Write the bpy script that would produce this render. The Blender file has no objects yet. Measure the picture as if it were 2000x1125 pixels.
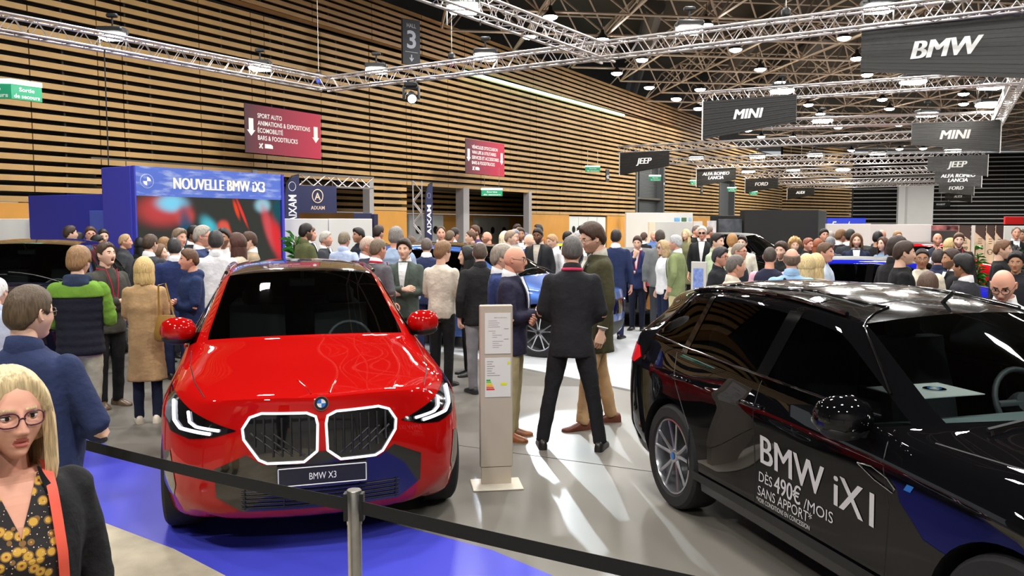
import bpy, bmesh, math, random
import numpy as np
from mathutils import Vector, Matrix
from mathutils.bvhtree import BVHTree
PI = math.pi
rad = math.radians
random.seed(7)
C = bpy.context.scene.collection
SC = bpy.context.scene

# ------------------------------------------------------------------ camera
F_PX, HOR, CAM_H = 1600.0, 440.0, 1.92
PITCH = math.atan((562.5 - HOR) / F_PX)
cam_d = bpy.data.cameras.new('camera')
cam_d.sensor_width = 36.0
cam_d.lens = F_PX / 2000.0 * 36.0
cam_d.clip_start, cam_d.clip_end = 0.05, 400
cam = bpy.data.objects.new('camera', cam_d)
cam.location = (0, 0, CAM_H)
cam.rotation_euler = (PI / 2 - PITCH, 0, 0)
C.objects.link(cam)
SC.camera = cam
SC.view_settings.view_transform = 'Standard'
SC.view_settings.look = 'None'
SC.view_settings.gamma = 1.0
SC.view_settings.use_curve_mapping = False
SC.view_settings.exposure = 0.34
SC.cycles.max_bounces = 6
SC.cycles.diffuse_bounces = 3
SC.cycles.glossy_bounces = 4
SC.cycles.transmission_bounces = 4
SC.cycles.transparent_max_bounces = 12
SC.cycles.caustics_reflective = False
SC.cycles.caustics_refractive = False
SC.cycles.sample_clamp_indirect = 6.0
SC.cycles.use_denoising = True

# ------------------------------------------------------------------ light of the hall
world = bpy.data.worlds.new('hall_ambient')
SC.world = world
world.use_nodes = True
world.node_tree.nodes['Background'].inputs[0].default_value = (0.9, 0.95, 1.0, 1)
world.node_tree.nodes['Background'].inputs[1].default_value = 0.42

def area_light(name, loc, sx, sy, power, color=(1, .975, .93), rot=(0, 0, 0), spread=PI):
    d = bpy.data.lights.new(name, 'AREA')
    d.shape = 'RECTANGLE'; d.size = sx; d.size_y = sy
    d.energy = power; d.color = color; d.spread = spread
    o = bpy.data.objects.new(name, d)
    o.location = loc; o.rotation_euler = rot
    C.objects.link(o)
    return o
# bare area lights added for the hall's lamps overhead and behind the viewer
for x, y, z, pw in [(-8, 2, 9.2, 330), (-3.5, 0, 9.2, 300), (1.5, 1.2, 9.2, 320), (6, 0, 9.2, 300), (10, 3, 9.2, 300), (-10, 8, 9.4, 330), (-5, 10.5, 9.4, 330), (0, 8.5, 9.4, 330), (4.5, 11, 9.4, 330), (9, 9, 9.4, 330),
                    (-6, 17, 9.5, 420), (-1, 19, 9.5, 420), (4, 17, 9.5, 420), (9, 19, 9.5, 420), (16, 18, 9.5, 420), (3, 30, 9.5, 800), (12, 31, 9.5, 800), (21, 29, 9.5, 800), (30, 31, 9.5, 600),
                    (14, 46, 9.5, 1000), (28, 46, 9.5, 1000), (26, 66, 9.5, 1500), (46, 66, 9.5, 1500), (40, 100, 9.5, 3500), (62, 98, 9.5, 3500), (-4, -7, 9.2, 400), (3, -7, 9.2, 400)]:  # the two farthest are added to brighten the back wall
    area_light('bare_hall_light', (x, y, z), .8, .45, pw)

# ------------------------------------------------------------------ picture -> place helpers
def ray(px, py):
    u = (px - 1000.0) / F_PX; v = (562.5 - py) / F_PX
    cp, sp = math.cos(PITCH), math.sin(PITCH)
    return Vector((u, cp + v * sp, -sp + v * cp))
def at(px, py, Y):
    d = ray(px, py); t = Y / d.y
    return Vector((d.x * t, Y, CAM_H + d.z * t))
def on_z(px, py, z=0.0):
    d = ray(px, py); t = (z - CAM_H) / d.z
    return Vector((d.x * t, d.y * t, z))

# ------------------------------------------------------------------ materials
def s2l(c):
    c = c / 255.0
    return c / 12.92 if c <= .04045 else ((c + .055) / 1.055) ** 2.4
def col(*rgb):
    if len(rgb) == 1: rgb = rgb[0]
    return (s2l(rgb[0]), s2l(rgb[1]), s2l(rgb[2]), 1)
MATS = {}
def mat(name, rgb=(128, 128, 128), rough=.5, metal=0., coat=0., noise=0., nscale=8., bump=0., bscale=60., spec=.5, emis=None, estr=0., coat_rough=.03, sheen=0.):
    if name in MATS: return MATS[name]
    m = bpy.data.materials.new(name); m.use_nodes = True
    nt = m.node_tree; b = nt.nodes['Principled BSDF']
    c = col(rgb)
    b.inputs['Base Color'].default_value = c
    b.inputs['Roughness'].default_value = rough
    b.inputs['Metallic'].default_value = metal
    b.inputs['Specular IOR Level'].default_value = spec
    if coat: b.inputs['Coat Weight'].default_value = coat; b.inputs['Coat Roughness'].default_value = coat_rough
    if sheen: b.inputs['Sheen Weight'].default_value = sheen
    if emis is not None:
        b.inputs['Emission Color'].default_value = col(emis); b.inputs['Emission Strength'].default_value = estr
    tc = None
    if noise or bump:
        tc = nt.nodes.new('ShaderNodeTexCoord')
    if noise:
        n = nt.nodes.new('ShaderNodeTexNoise'); n.inputs['Scale'].default_value = nscale; n.inputs['Detail'].default_value = 4
        nt.links.new(tc.outputs['Object'], n.inputs['Vector'])
        r = nt.nodes.new('ShaderNodeValToRGB')
        r.color_ramp.elements[0].position = .3; r.color_ramp.elements[1].position = .7
        r.color_ramp.elements[0].color = tuple(v * (1 - noise) for v in c[:3]) + (1,)
        r.color_ramp.elements[1].color = tuple(min(1, v * (1 + noise)) for v in c[:3]) + (1,)
        nt.links.new(n.outputs['Fac'], r.inputs['Fac']); nt.links.new(r.outputs['Color'], b.inputs['Base Color'])
    if bump:
        n = nt.nodes.new('ShaderNodeTexNoise'); n.inputs['Scale'].default_value = bscale; n.inputs['Detail'].default_value = 3
        nt.links.new(tc.outputs['Object'], n.inputs['Vector'])
        bp = nt.nodes.new('ShaderNodeBump'); bp.inputs['Strength'].default_value = bump; bp.inputs['Distance'].default_value = .02
        nt.links.new(n.outputs['Fac'], bp.inputs['Height']); nt.links.new(bp.outputs['Normal'], b.inputs['Normal'])
    MATS[name] = m
    return m
def cloth(rgb, kind='cloth'):
    return mat('%s_%d_%d_%d' % ((kind,) + tuple(rgb)), rgb, rough=.85, noise=.12, nscale=9, bump=.25, bscale=35, spec=.25)
def glow(name, rgb, strength):
    if name in MATS: return MATS[name]
    m = bpy.data.materials.new(name); m.use_nodes = True
    nt = m.node_tree; nt.nodes.clear()
    e = nt.nodes.new('ShaderNodeEmission'); o = nt.nodes.new('ShaderNodeOutputMaterial')
    e.inputs[0].default_value = col(rgb); e.inputs[1].default_value = strength
    nt.links.new(e.outputs[0], o.inputs[0]); MATS[name] = m
    return m
def glass(name, tint=(.25, .28, .28), ior=1.45):
    if name in MATS: return MATS[name]
    m = bpy.data.materials.new(name); m.use_nodes = True
    nt = m.node_tree; nt.nodes.clear()
    t = nt.nodes.new('ShaderNodeBsdfTransparent'); g = nt.nodes.new('ShaderNodeBsdfGlossy'); f = nt.nodes.new('ShaderNodeFresnel')
    x = nt.nodes.new('ShaderNodeMixShader'); o = nt.nodes.new('ShaderNodeOutputMaterial')
    t.inputs[0].default_value = tint + (1,); g.inputs[0].default_value = (1, 1, 1, 1); g.inputs[1].default_value = .015; f.inputs[0].default_value = ior
    nt.links.new(f.outputs[0], x.inputs[0]); nt.links.new(t.outputs[0], x.inputs[1]); nt.links.new(g.outputs[0], x.inputs[2]); nt.links.new(x.outputs[0], o.inputs[0])
    MATS[name] = m
    return m

# ------------------------------------------------------------------ mesh builder
class MB:
    def __init__(s): s.v = []; s.f = []; s.m = []
    def add(s, vs, fs, mi=0):
        o = len(s.v); s.v.extend([tuple(p) for p in vs])
        for f in fs: s.f.append(tuple(i + o for i in f)); s.m.append(mi)
        return s
    def box(s, c, size, rz=0., mi=0):
        hx, hy, hz = size[0] / 2, size[1] / 2, size[2] / 2
        cz, sz = math.cos(rz), math.sin(rz); vs = []
        for dz in (-hz, hz):
            for dx, dy in ((-hx, -hy), (hx, -hy), (hx, hy), (-hx, hy)):
                vs.append((c[0] + dx * cz - dy * sz, c[1] + dx * sz + dy * cz, c[2] + dz))
        return s.add(vs, [(3, 2, 1, 0), (4, 5, 6, 7), (0, 1, 5, 4), (1, 2, 6, 5), (2, 3, 7, 6), (3, 0, 4, 7)], mi)
    def rbox(s, c, size, r=.01, rz=0., mi=0):
        # box with chamfered vertical edges and top/bottom edges
        hx, hy, hz = size[0] / 2, size[1] / 2, size[2] / 2
        r = min(r, hx * .9, hy * .9, hz * .9); rings = []
        cz, sz = math.cos(rz), math.sin(rz)
        for z, k in ((-hz, r), (-hz + r, 0), (hz - r, 0), (hz, r)):
            q = []
            for dx, dy in ((-hx + r, -hy + k), (hx - r, -hy + k), (hx - k, -hy + r), (hx - k, hy - r), (hx - r, hy - k), (-hx + r, hy - k), (-hx + k, hy - r), (-hx + k, -hy + r)):
                q.append((c[0] + dx * cz - dy * sz, c[1] + dx * sz + dy * cz, c[2] + z))
            rings.append(q)
        return s.loft(rings, mi=mi)
    def loft(s, rings, caps=True, mi=0, closed=True):
        n = len(rings[0]); vs = [p for r in rings for p in r]; fs = []
        for i in range(len(rings) - 1):
            for j in range(n if closed else n - 1):
                k = (j + 1) % n
                fs.append((i * n + j, i * n + k, (i + 1) * n + k, (i + 1) * n + j))
        if caps and closed:
            fs.append(tuple(range(n - 1, -1, -1))); fs.append(tuple(range((len(rings) - 1) * n, len(rings) * n)))
        return s.add(vs, fs, mi)
    def tube(s, pts, r, n=8, mi=0, caps=True, flat=1.0, up=None):
        pts = [Vector(p) for p in pts]
        rs = [r] * len(pts) if isinstance(r, (int, float)) else list(r)
        rings = []; prev = None
        for i, p in enumerate(pts):
            d = (pts[min(i + 1, len(pts) - 1)] - pts[max(i - 1, 0)])
            if d.length < 1e-9: d = Vector((0, 0, 1))
            d.normalize()
            if prev is None:
                a = Vector(up) if up is not None else (Vector((0, 0, 1)) if abs(d.z) < .9 else Vector((1, 0, 0)))
                x = a - d * a.dot(d)
                if x.length < 1e-6: x = d.orthogonal()
                x.normalize()
            else:
                x = prev - d * prev.dot(d)
                if x.length < 1e-6: x = d.orthogonal()
                x.normalize()
            prev = x; y = d.cross(x)
            rings.append([p + (x * math.cos(2 * PI * k / n) + y * math.sin(2 * PI * k / n) * flat) * rs[i] for k in range(n)])
        return s.loft(rings, caps, mi)
    def lathe(s, prof, c=(0, 0, 0), n=20, mi=0, M=None, caps=True):
        rings = [[(c[0] + r * math.cos(2 * PI * k / n), c[1] + r * math.sin(2 * PI * k / n), c[2] + z) for k in range(n)] for r, z in prof]
        if M is not None: rings = [[M @ Vector(p) for p in r] for r in rings]
        return s.loft(rings, caps, mi)
    def ell(s, c, r, n=12, m=8, mi=0, M=None):
        rings = []
        for i in range(m + 1):
            t = PI * (i + .0) / m; t = min(max(t, .02), PI - .02)
            rings.append([Vector((r[0] * math.sin(t) * math.cos(2 * PI * k / n), r[1] * math.sin(t) * math.sin(2 * PI * k / n), -r[2] * math.cos(t))) for k in range(n)])
        rings = [[(M @ p if M is not None else p) + Vector(c) for p in q] for q in rings]
        return s.loft(rings, True, mi)
    def prism(s, poly, fn, t0, t1, mi=0):
        # poly: 2-d outline, fn(a, b, t) -> 3-d point, thick from t0 to t1
        n = len(poly)
        vs = [fn(a, b, t0) for a, b in poly] + [fn(a, b, t1) for a, b in poly]
        fs = [tuple(range(n - 1, -1, -1)), tuple(range(n, 2 * n))] + [(i, (i + 1) % n, n + (i + 1) % n, n + i) for i in range(n)]
        return s.add(vs, fs, mi)
    def xf(s, M):
        s.v = [tuple(M @ Vector(p)) for p in s.v]; return s
    def mesh(s, name, mats, smooth=None):
        me = bpy.data.meshes.new(name)
        me.from_pydata(s.v, [], s.f)
        for m in (mats if isinstance(mats, (list, tuple)) else [mats]): me.materials.append(m)
        if any(s.m): me.polygons.foreach_set('material_index', s.m)
        if smooth is not None:
            me.polygons.foreach_set('use_smooth', [True] * len(me.polygons))
            if smooth < 179: me.set_sharp_from_angle(angle=rad(smooth))
        me.update()
        return me
    def build(s, name, mats, parent=None, smooth=None):
        o = bpy.data.objects.new(name, s.mesh(name, mats, smooth))
        C.objects.link(o)
        if parent is not None: o.parent = parent
        return o
def tag(o, label, cat, group=None, kind=None):
    o['label'] = label; o['category'] = cat
    if group: o['group'] = group
    if kind: o['kind'] = kind
    return o
def thing(name, label, cat, loc=(0, 0, 0), rz=0., group=None):
    o = bpy.data.objects.new(name, None); C.objects.link(o)
    o.empty_display_size = .1
    o.location = loc; o.rotation_euler = (0, 0, rz)
    return tag(o, label, cat, group)
def struct(o):
    o['kind'] = 'structure'; return o
def copy_tree(o, parent=None):
    c = o.copy(); C.objects.link(c)
    if parent is not None: c.parent = parent
    for ch in list(o.children): copy_tree(ch, c)
    return c
_TX = {}
def text2d(s, bold=0.0, shear=0.0, spacing=1.0, res=3):
    """outline text as flat triangles: (points, faces, width), cap height scaled to 1, centred"""
    key = (s, bold, shear, spacing)
    if key in _TX: return _TX[key]
    cu = bpy.data.curves.new('txt', 'FONT'); cu.body = s; cu.size = 1.0
    cu.offset = bold; cu.shear = shear; cu.space_character = spacing; cu.resolution_u = res
    ob = bpy.data.objects.new('txt', cu); C.objects.link(ob)
    dg = bpy.context.evaluated_depsgraph_get()
    me = bpy.data.meshes.new_from_object(ob.evaluated_get(dg))
    P = np.array([v.co[:2] for v in me.vertices]); Fc = [tuple(p.vertices) for p in me.polygons]
    bpy.data.objects.remove(ob); bpy.data.curves.remove(cu); bpy.data.meshes.remove(me)
    cap = .73
    P /= cap
    x0, x1 = P[:, 0].min(), P[:, 0].max()
    P[:, 0] -= (x0 + x1) / 2; P[:, 1] -= .5
    _TX[key] = (P, Fc, x1 - x0)
    return _TX[key]
def put_text(mb, s, fn, cx, cy, h, w=None, bold=.0, shear=0., align='c', mi=0, t=.004):
    """lettering of cap height h (and total width w) at (cx,cy) on the sheet fn(a,b,t)"""
    P, Fc, W = text2d(s, bold, shear)
    k = (w / W) if w else h
    ox = cx + (0 if align == 'c' else (W * k / 2 if align == 'l' else -W * k / 2))
    vs = [fn(ox + p[0] * k, cy + p[1] * h, t) for p in P]
    mb.add(vs, Fc, mi)
def sheet(o, ax, up, nrm=None):
    """maps (a,b,t) to the plane through o"""
    o = Vector(o); ax = Vector(ax).normalized(); up = Vector(up).normalized()
    n = Vector(nrm).normalized() if nrm is not None else ax.cross(up).normalized()
    return lambda a, b, t=0.: o + ax * a + up * b + n * t
# ================================================================== THE HALL
VPA = Vector((1000.0, 1600.0, 0)).normalized()        # along the hall
VPB = Vector((-VPA.y, VPA.x, 0))                      # across it, towards the slatted wall
m_slat = mat('slat_timber', (188, 150, 94), .55, noise=.10, nscale=1.5)
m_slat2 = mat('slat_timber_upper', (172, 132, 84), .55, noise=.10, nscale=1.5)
m_dark = mat('wall_void', (14, 14, 16), .9)
m_stud = mat('stud_dark', (38, 40, 44), .8)
m_orange = mat('orange_panel', (206, 146, 62), .45, noise=.05, nscale=2)
m_floor = mat('grey_vinyl', (110, 106, 99), .40, noise=.05, nscale=.8, bump=.02, bscale=200, spec=.4)
m_blue = mat('blue_vinyl', (66, 70, 190), .38, noise=.04, nscale=2)
m_conc = mat('concrete', (168, 158, 138), .8, noise=.22, nscale=3.5, bump=.3, bscale=25)
m_white = mat('white_panel', (214, 213, 210), .5, noise=.02, nscale=1)
m_wfloor = mat('white_floor', (205, 208, 212), .3)
m_black = mat('black_board', (20, 20, 21), .6)
m_grey = mat('grey_panel', (150, 148, 146), .5)
m_steel = mat('brushed_steel', (190, 188, 184), .28, metal=1.0, noise=.08, nscale=30)
m_alu = mat('truss_aluminium', (206, 200, 200), .34, metal=.85)
m_tan = mat('frame_tube', (205, 184, 166), .5, metal=.1)

floor = struct(MB().add([(-40, -12, 0), (90, -12, 0), (90, 130, 0), (-40, 130, 0)], [(0, 1, 2, 3)]).build('floor', m_floor))
# joints of the floor sheets
jb = MB()
for a, b in (((880, 868), (1300, 925)), ((880, 868), (520, 820)), ((1300, 925), (1560, 960))):
    p, q = on_z(*a), on_z(*b)
    jb.tube([p + Vector((0, 0, .0005)), q + Vector((0, 0, .0005))], .0025, 4)
struct(jb.build('trim_1', m_black))

def ground_sheet(name, pts, m, z=.004, smooth=0):
    P = [on_z(*p) for p in pts]
    vs = [(p.x, p.y, z) for p in P] + [(p.x, p.y, z - .02) for p in P]; n = len(P)
    fs = [tuple(range(n)), tuple(range(2 * n - 1, n - 1, -1))] + [(i, n + i, n + (i + 1) % n, (i + 1) % n) for i in range(n)]
    return struct(MB().add(vs, fs).build(name, m))
ground_sheet('floor_blue_vinyl', [(150, 838), (205, 868), (330, 925), (470, 965), (700, 1005), (830, 1040), (960, 1075), (1090, 1130), (1200, 1250), (560, 1250), (440, 1125), (340, 1073), (205, 1022), (60, 960), (60, 860)], m_blue)
ground_sheet('floor_concrete', [(60, 960), (205, 1022), (340, 1073), (440, 1125), (560, 1250), (760, 1700), (-900, 1700), (-500, 960)], m_conc, .003)
pl = [on_z(1010, 655), on_z(1030, 722), on_z(1262, 770), on_z(1420, 790), on_z(1480, 690), on_z(1230, 640)]
ground_sheet('floor_platform', [(760, 650), (760, 668), (1025, 722), (1262, 770), (1420, 806), (1480, 660), (1230, 640)], m_wfloor, .02)

# ---- slatted wall
def wall_pt(px, C0, VP, z):
    Y = C0 / (VP - px); return Vector(((px - 1000) / F_PX * Y, Y, z))
def slat_wall(name, p0, p1, zs, sl, depth, mats, skip=(), panel=2.5, back=True):
    """boards from p0 to p1 in panels; zs: list of slat bottoms; skip: (s0,s1,z0,z1) openings"""
    d = (p1 - p0); L = d.length; d.normalize(); n = Vector((d.y, -d.x, 0))     # n points into the hall
    if n.dot(Vector((0, 0, 0)) - p0) < 0: n = -n
    mb = MB(); k = 0; s = 0.
    cuts = sorted({0., L} | {x for o in skip for x in o[:2] if 0 < x < L} | {panel * i for i in range(1, int(L / panel) + 1)})
    for a, b in zip(cuts, cuts[1:]):
        if b - a < .02: continue
        for z in zs:
            if any(o[0] - 1e-3 <= a and b <= o[1] + 1e-3 and o[2] <= z + sl / 2 <= o[3] for o in skip): continue
            c = p0 + d * ((a + b) / 2) - n * (depth / 2)
            mb.box((c.x, c.y, z + sl / 2), (b - a - .03, depth, sl), math.atan2(d.y, d.x))
    if back:
        z0, z1 = min(zs), max(zs) + sl
        for a, b in zip(cuts, cuts[1:]):
            zz = [z0, z1]
            for o in skip:
                if o[0] - 1e-3 <= a and b <= o[1] + 1e-3: zz = [max(z0, o[3]), z1] if o[2] <= z0 + .01 else zz
            c = p0 + d * ((a + b) / 2) - n * (depth + .22)
            mb.box((c.x, c.y, (zz[0] + zz[1]) / 2), (b - a, .04, zz[1] - zz[0]), math.atan2(d.y, d.x), 1)
            q = p0 + d * (a + .9) - n * (depth + .1)
            mb.box((q.x, q.y, (zz[0] + zz[1]) / 2), (.05, .1, zz[1] - zz[0]), math.atan2(d.y, d.x), 2)
    return struct(mb.build(name, mats)), d, n
LC, LV, UC, UV = 40000.0, 2000.0, 37600.0, 1940.0
w0, w1 = wall_pt(-420, LC, LV, 0), wall_pt(1525, LC, LV, 0)
wd = (w1 - w0).normalized()
def ws(px):   # distance along the lower wall at picture column px
    return (wall_pt(px, LC, LV, 0) - w0).length
PITCH_S = .262
zs_low = [2.50 + PITCH_S * i for i in range(24)]
openings = [(ws(205), ws(500), 0, 3.46), (ws(500), ws(726), 0, 3.46), (ws(796), ws(1035), 0, 3.6), (ws(1240), ws(1295), 0, 6.5), (ws(1402), ws(1432), 0, 5.7)]
wall, wdir, wn = slat_wall('wall_left', w0, w1, zs_low, .142, .06, [m_slat, m_dark, m_stud], openings)
u0, u1 = wall_pt(100, UC, UV, 0), wall_pt(1400, UC, UV, 0)
zs_up = [8.82 + .235 * i for i in range(7)]
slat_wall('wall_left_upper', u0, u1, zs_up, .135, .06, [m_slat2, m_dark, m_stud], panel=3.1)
# soffit under the upper volume
a, b = u0, u1; c_, d_ = w1.copy(), w0.copy()
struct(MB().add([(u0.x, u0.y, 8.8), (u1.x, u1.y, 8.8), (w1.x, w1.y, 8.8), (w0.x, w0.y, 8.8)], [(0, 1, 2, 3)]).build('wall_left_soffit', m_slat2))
wr = math.atan2(wdir.y, wdir.x)
def on_wall(s, z, off=0.):
    p = w0 + wdir * s + wn * off; return Vector((p.x, p.y, z))
def wall_box(mb, s0, s1, z0, z1, off0, off1, mi=0):
    p = on_wall((s0 + s1) / 2, 0, (off0 + off1) / 2)
    mb.box((p.x, p.y, (z0 + z1) / 2), (s1 - s0, abs(off1 - off0), z1 - z0), wr, mi)
# rear of the openings: a second slatted wall behind
slat_wall('wall_left_recess', w0 + wdir * ws(190) - wn * 3.6, w0 + wdir * ws(1330) - wn * 3.6, [2.5 + PITCH_S * i for i in range(5)], .142, .06, [m_slat, m_dark, m_stud])
# lower zone of the wall: orange boards and doors
lo = MB(); lw = MB(); lg = MB()
for s0, s1 in ((0, ws(205)), (ws(726), ws(796)), (ws(1035), ws(1112)), (ws(1186), ws(1240)), (ws(1295), ws(1402)), (ws(1432), ws(1524))):
    wall_box(lo, s0, s1, 0, 2.48, -.14, -.02)
struct(lo.build('wall_left_base', m_orange))
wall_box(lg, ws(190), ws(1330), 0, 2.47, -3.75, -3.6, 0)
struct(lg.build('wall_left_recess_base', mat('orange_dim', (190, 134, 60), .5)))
lg = MB()
wall_box(lg, ws(500) - .1, ws(500) + .1, 0, 3.7, -.3, .05); wall_box(lg, ws(1035) - .14, ws(1035) + .14, 0, 3.62, -.3, .02)
wall_box(lg, ws(726) - .12, ws(726) + .12, 0, 3.62, -.3, .04)
wall_box(lg, ws(905), ws(905) + .45, 0, 3.6, -.4, .02)
struct(lg.build('trim_2', mat('column_grey', (168, 164, 166), .5)))
# ceilings of the recesses
lg = MB()
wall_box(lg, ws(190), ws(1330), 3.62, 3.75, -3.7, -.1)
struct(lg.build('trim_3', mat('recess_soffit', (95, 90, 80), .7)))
# shutters in the two tall openings
lg = MB()
for a, b, z1 in ((1240, 1295, 6.5), (1402, 1432, 5.7)):
    s0, s1 = ws(a), ws(b); n = 40
    for i in range(n): wall_box(lg, s0 + .25, s1 - .2, 2.5 + (z1 - 2.5) * i / n, 2.5 + (z1 - 2.5) * (i + .8) / n, -.5, -.44)
    wall_box(lg, s0, s1, 0, z1, -.6, -.52)
    wall_box(lg, s0, s0 + .25, 2.3, z1, -.6, .05); wall_box(lg, s1 - .2, s1, 2.3, z1, -.6, .05)
struct(lg.build('trim_4', mat('shutter_grey', (84, 88, 90), .5)))
# doors: white leaves with round ports
def ws_off(px, off):      # distance along the wall where the recess plane meets picture column px
    q = (px - 1000) / F_PX; o = w0 + wn * off
    return (q * o.y - o.x) / (wdir.x - q * wdir.y)
def port_door(n, s0, s1, z1, leaves, m, off=-.12):
    root = MB(); wall_box(root, s0, s1, 0, z1, off - .08, off - .02)
    o = struct(root.build('door_%d' % n, m))
    w = (s1 - s0) / leaves
    for i in range(leaves):
        l = MB(); wall_box(l, s0 + w * i + .03, s0 + w * (i + 1) - .03, .02, z1 - .04, off - .02, off + .03)
        lo_ = l.build('door_leaf', m, o)
        p = on_wall(s0 + w * (i + .5), z1 * .7, off + .04)
        M = Matrix.Translation(p) @ Vector((0, 0, 1)).rotation_difference(wn).to_matrix().to_4x4()
        MB().lathe([(0.001, 0), (.17, 0), (.19, .01), (.19, .0)], n=16, M=M).build('porthole', m_black, lo_)
    return o
port_door(1, ws(1113), ws(1185), 2.42, 4, mat('door_white', (222, 224, 222), .4))
port_door(2, ws_off(926, -3.5), ws_off(994, -3.5), 2.35, 3, mat('door_grey', (150, 148, 138), .5), -3.5)
port_door(3, ws_off(798, -3.5), ws_off(866, -3.5), 2.42, 2, mat('door_pale', (205, 208, 208), .45), -3.5)

# ---- end of the hall: timber return, dark slatted end wall, right-hand side
e0 = Vector((w1.x, w1.y, 0)); e1 = at(1662, 440, 92); e1.z = 0
slat_wall('wall_return', e0, e1, [2.5 + .33 * i for i in range(24)], .17, .06, [m_slat, m_dark, m_stud])
f0, f1 = at(1600, 440, 122), at(2500, 440, 110); f0.z = f1.z = 0
slat_wall('wall_back', f0, f1, [.3 + .62 * i for i in range(20)], .15, .08, [mat('pale_rail', (214, 211, 204), .5), m_dark, m_stud], panel=6)
lg = MB()
p = at(1788, 440, 114); lg.box((p.x, p.y, 3.6), (4.6, .3, 7.6)); p = at(1758, 440, 113.5); lg.box((p.x, p.y, 3.6), (.9, .5, 7.6))
struct(lg.build('trim_5', m_white))
struct(MB().box((75, 60, 5), (.3, 130, 10)).build('wall_right', m_dark))
struct(MB().box((10, -12, 5), (130, .3, 10)).build('wall_front', m_grey))
struct(MB().box((-30, 0, 5), (.3, 30, 10)).build('wall_side', m_grey))

# ---- roof: dark deck and tubular space frame
struct(MB().box((25, 55, 13.6), (150, 150, .2)).build('ceiling', mat('roof_deck', (66, 60, 52), .8, noise=.2, nscale=.4)))
fa = rad(82); E1 = Vector((math.sin(fa), math.cos(fa), 0)); E2 = Vector((-E1.y, E1.x, 0))
fr = MB(); Mo = 3.6; ZB, ZT = 10.15, 12.3
def vis(p):
    if p.y < 9: return False
    px = 1000 + F_PX * p.x / p.y
    if px < 560 or px > 2300 or p.y > 92: return False
    # keep inside the slatted wall
    if px < UV - 20 and p.y > UC / (UV - px) * 1.02: return False
    return True
for i in range(-6, 24):
    for j in range(-4, 27):
        o = Vector((0, 14, 0)) + E1 * (Mo * i) + E2 * (Mo * j)
        a = Vector((o.x, o.y, ZB)); b = a + E1 * Mo; c = a + E2 * Mo
        t = Vector((o.x, o.y, ZT)) + E1 * (Mo / 2) + E2 * (Mo / 2); far = a.y > 55
        if not vis(a): continue
        if vis(b): fr.tube([a, b], .055, 4, caps=False)
        if vis(c): fr.tube([a, c], .055, 4, caps=False)
        if far:
            if vis(t): fr.tube([a, t], .05, 3, caps=False); fr.tube([t, b], .05, 3, caps=False)
            continue
        if vis(t):
            for q in (a, b, c, b + E2 * Mo): fr.tube([q, t], .042, 4, caps=False)
            fr.tube([t, t + E1 * Mo], .05, 4, caps=False); fr.tube([t, t + E2 * Mo], .05, 4, caps=False)
struct(fr.build('trim_6', m_tan))
# ventilation ducts under the deck
du = MB()
for px, py, ln in ((1280, 10, 30), (1500, 40, 26), (1620, 60, 26)):
    p = on_z(px, py, 12.6); q = p + Vector((.1, 1, 0)) * ln
    du.tube([p, q], .5, 12)
struct(du.build('trim_7', mat('duct', (66, 60, 54), .6)))

# ================================================================== LAMPS, TRUSSES, SIGNS
def truss(label, p, q, w=.29, n=None, loc_group='lighting trusses over the stands', chord=.025, fine=True):
    p, q = Vector(p), Vector(q); d = (q - p); L = d.length; d.normalize()
    side = Vector((-d.y, d.x, 0)).normalized(); up = Vector((0, 0, 1)); h = w / 2
    root = thing('lighting_truss', label, 'truss', p, 0, loc_group)
    P, R = Vector((0, 0, 0)), d * L
    corners = [side * sx * h + up * sz * h for sx, sz in ((-1, -1), (1, -1), (1, 1), (-1, 1))]
    ch = MB()
    for c in corners: ch.tube([P + c, R + c], chord, 8 if fine else 5)
    st = w * 1.35 if fine else w * 2.2
    k = max(2, int(L / st))
    br = MB()
    for f in range(4):
        a, b = corners[f], corners[(f + 1) % 4]
        for i in range(k):
            s0, s1 = L * i / k, L * (i + 1) / k; sm = (s0 + s1) / 2
            br.tube([P + d * s0 + a, P + d * sm + b], .009 if fine else .014, 4, caps=False)
            br.tube([P + d * sm + b, P + d * s1 + a], .009 if fine else .014, 4, caps=False)
    ch.build('chord', m_alu, root, 60); br.build('bracing', m_alu, root)
    return root, d
ZTR = 5.35
def tz(px, py): return on_z(px, py, ZTR)
TR = [('long aluminium truss crossing in front of the slatted wall', (-90, 27), (636, 164), 1),
      ('long aluminium truss carrying the largest black sign', (632, 165), (2090, -12), 1),
      ('aluminium truss ending in a T against the sign truss', (640, -95), (1188, 108), 1),
      ('aluminium truss over the four letter sign in front of the roof lamps', (1365, 192), (1992, 151), 1),
      ('short truss leg running away above the edge of the stand row', (1990, 152), (1948, 236), 1),
      ('aluminium truss ending at the pale four letter sign', (1490, 243), (1955, 228), 0),
      ('aluminium truss over the JEEP-lettered sign by the slatted wall'.replace('JEEP-lettered', 'sloping black'), (1208, 293), (1795, 264), 0),
      ('thin truss behind the sloping sign, lamps along its top', (1308, 315), (1930, 299), 0),
      ('thin truss holding the two line sign', (1358, 325), (1822, 311), 0),
      ('thin truss second behind the two line sign', (1438, 338), (1850, 327), 0),
      ('thin distant truss above the small four letter sign', (1452, 346), (1842, 334), 0),
      ('thin distant truss one row before the farthest', (1520, 357), (1840, 349), 0),
      ('farthest thin truss over the smallest readable sign', (1536, 366), (1850, 358), 0)]
for lab, a, b, fine in TR: truss(lab, tz(*a), tz(*b), fine=bool(fine), chord=.025 if fine else .03)

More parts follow.
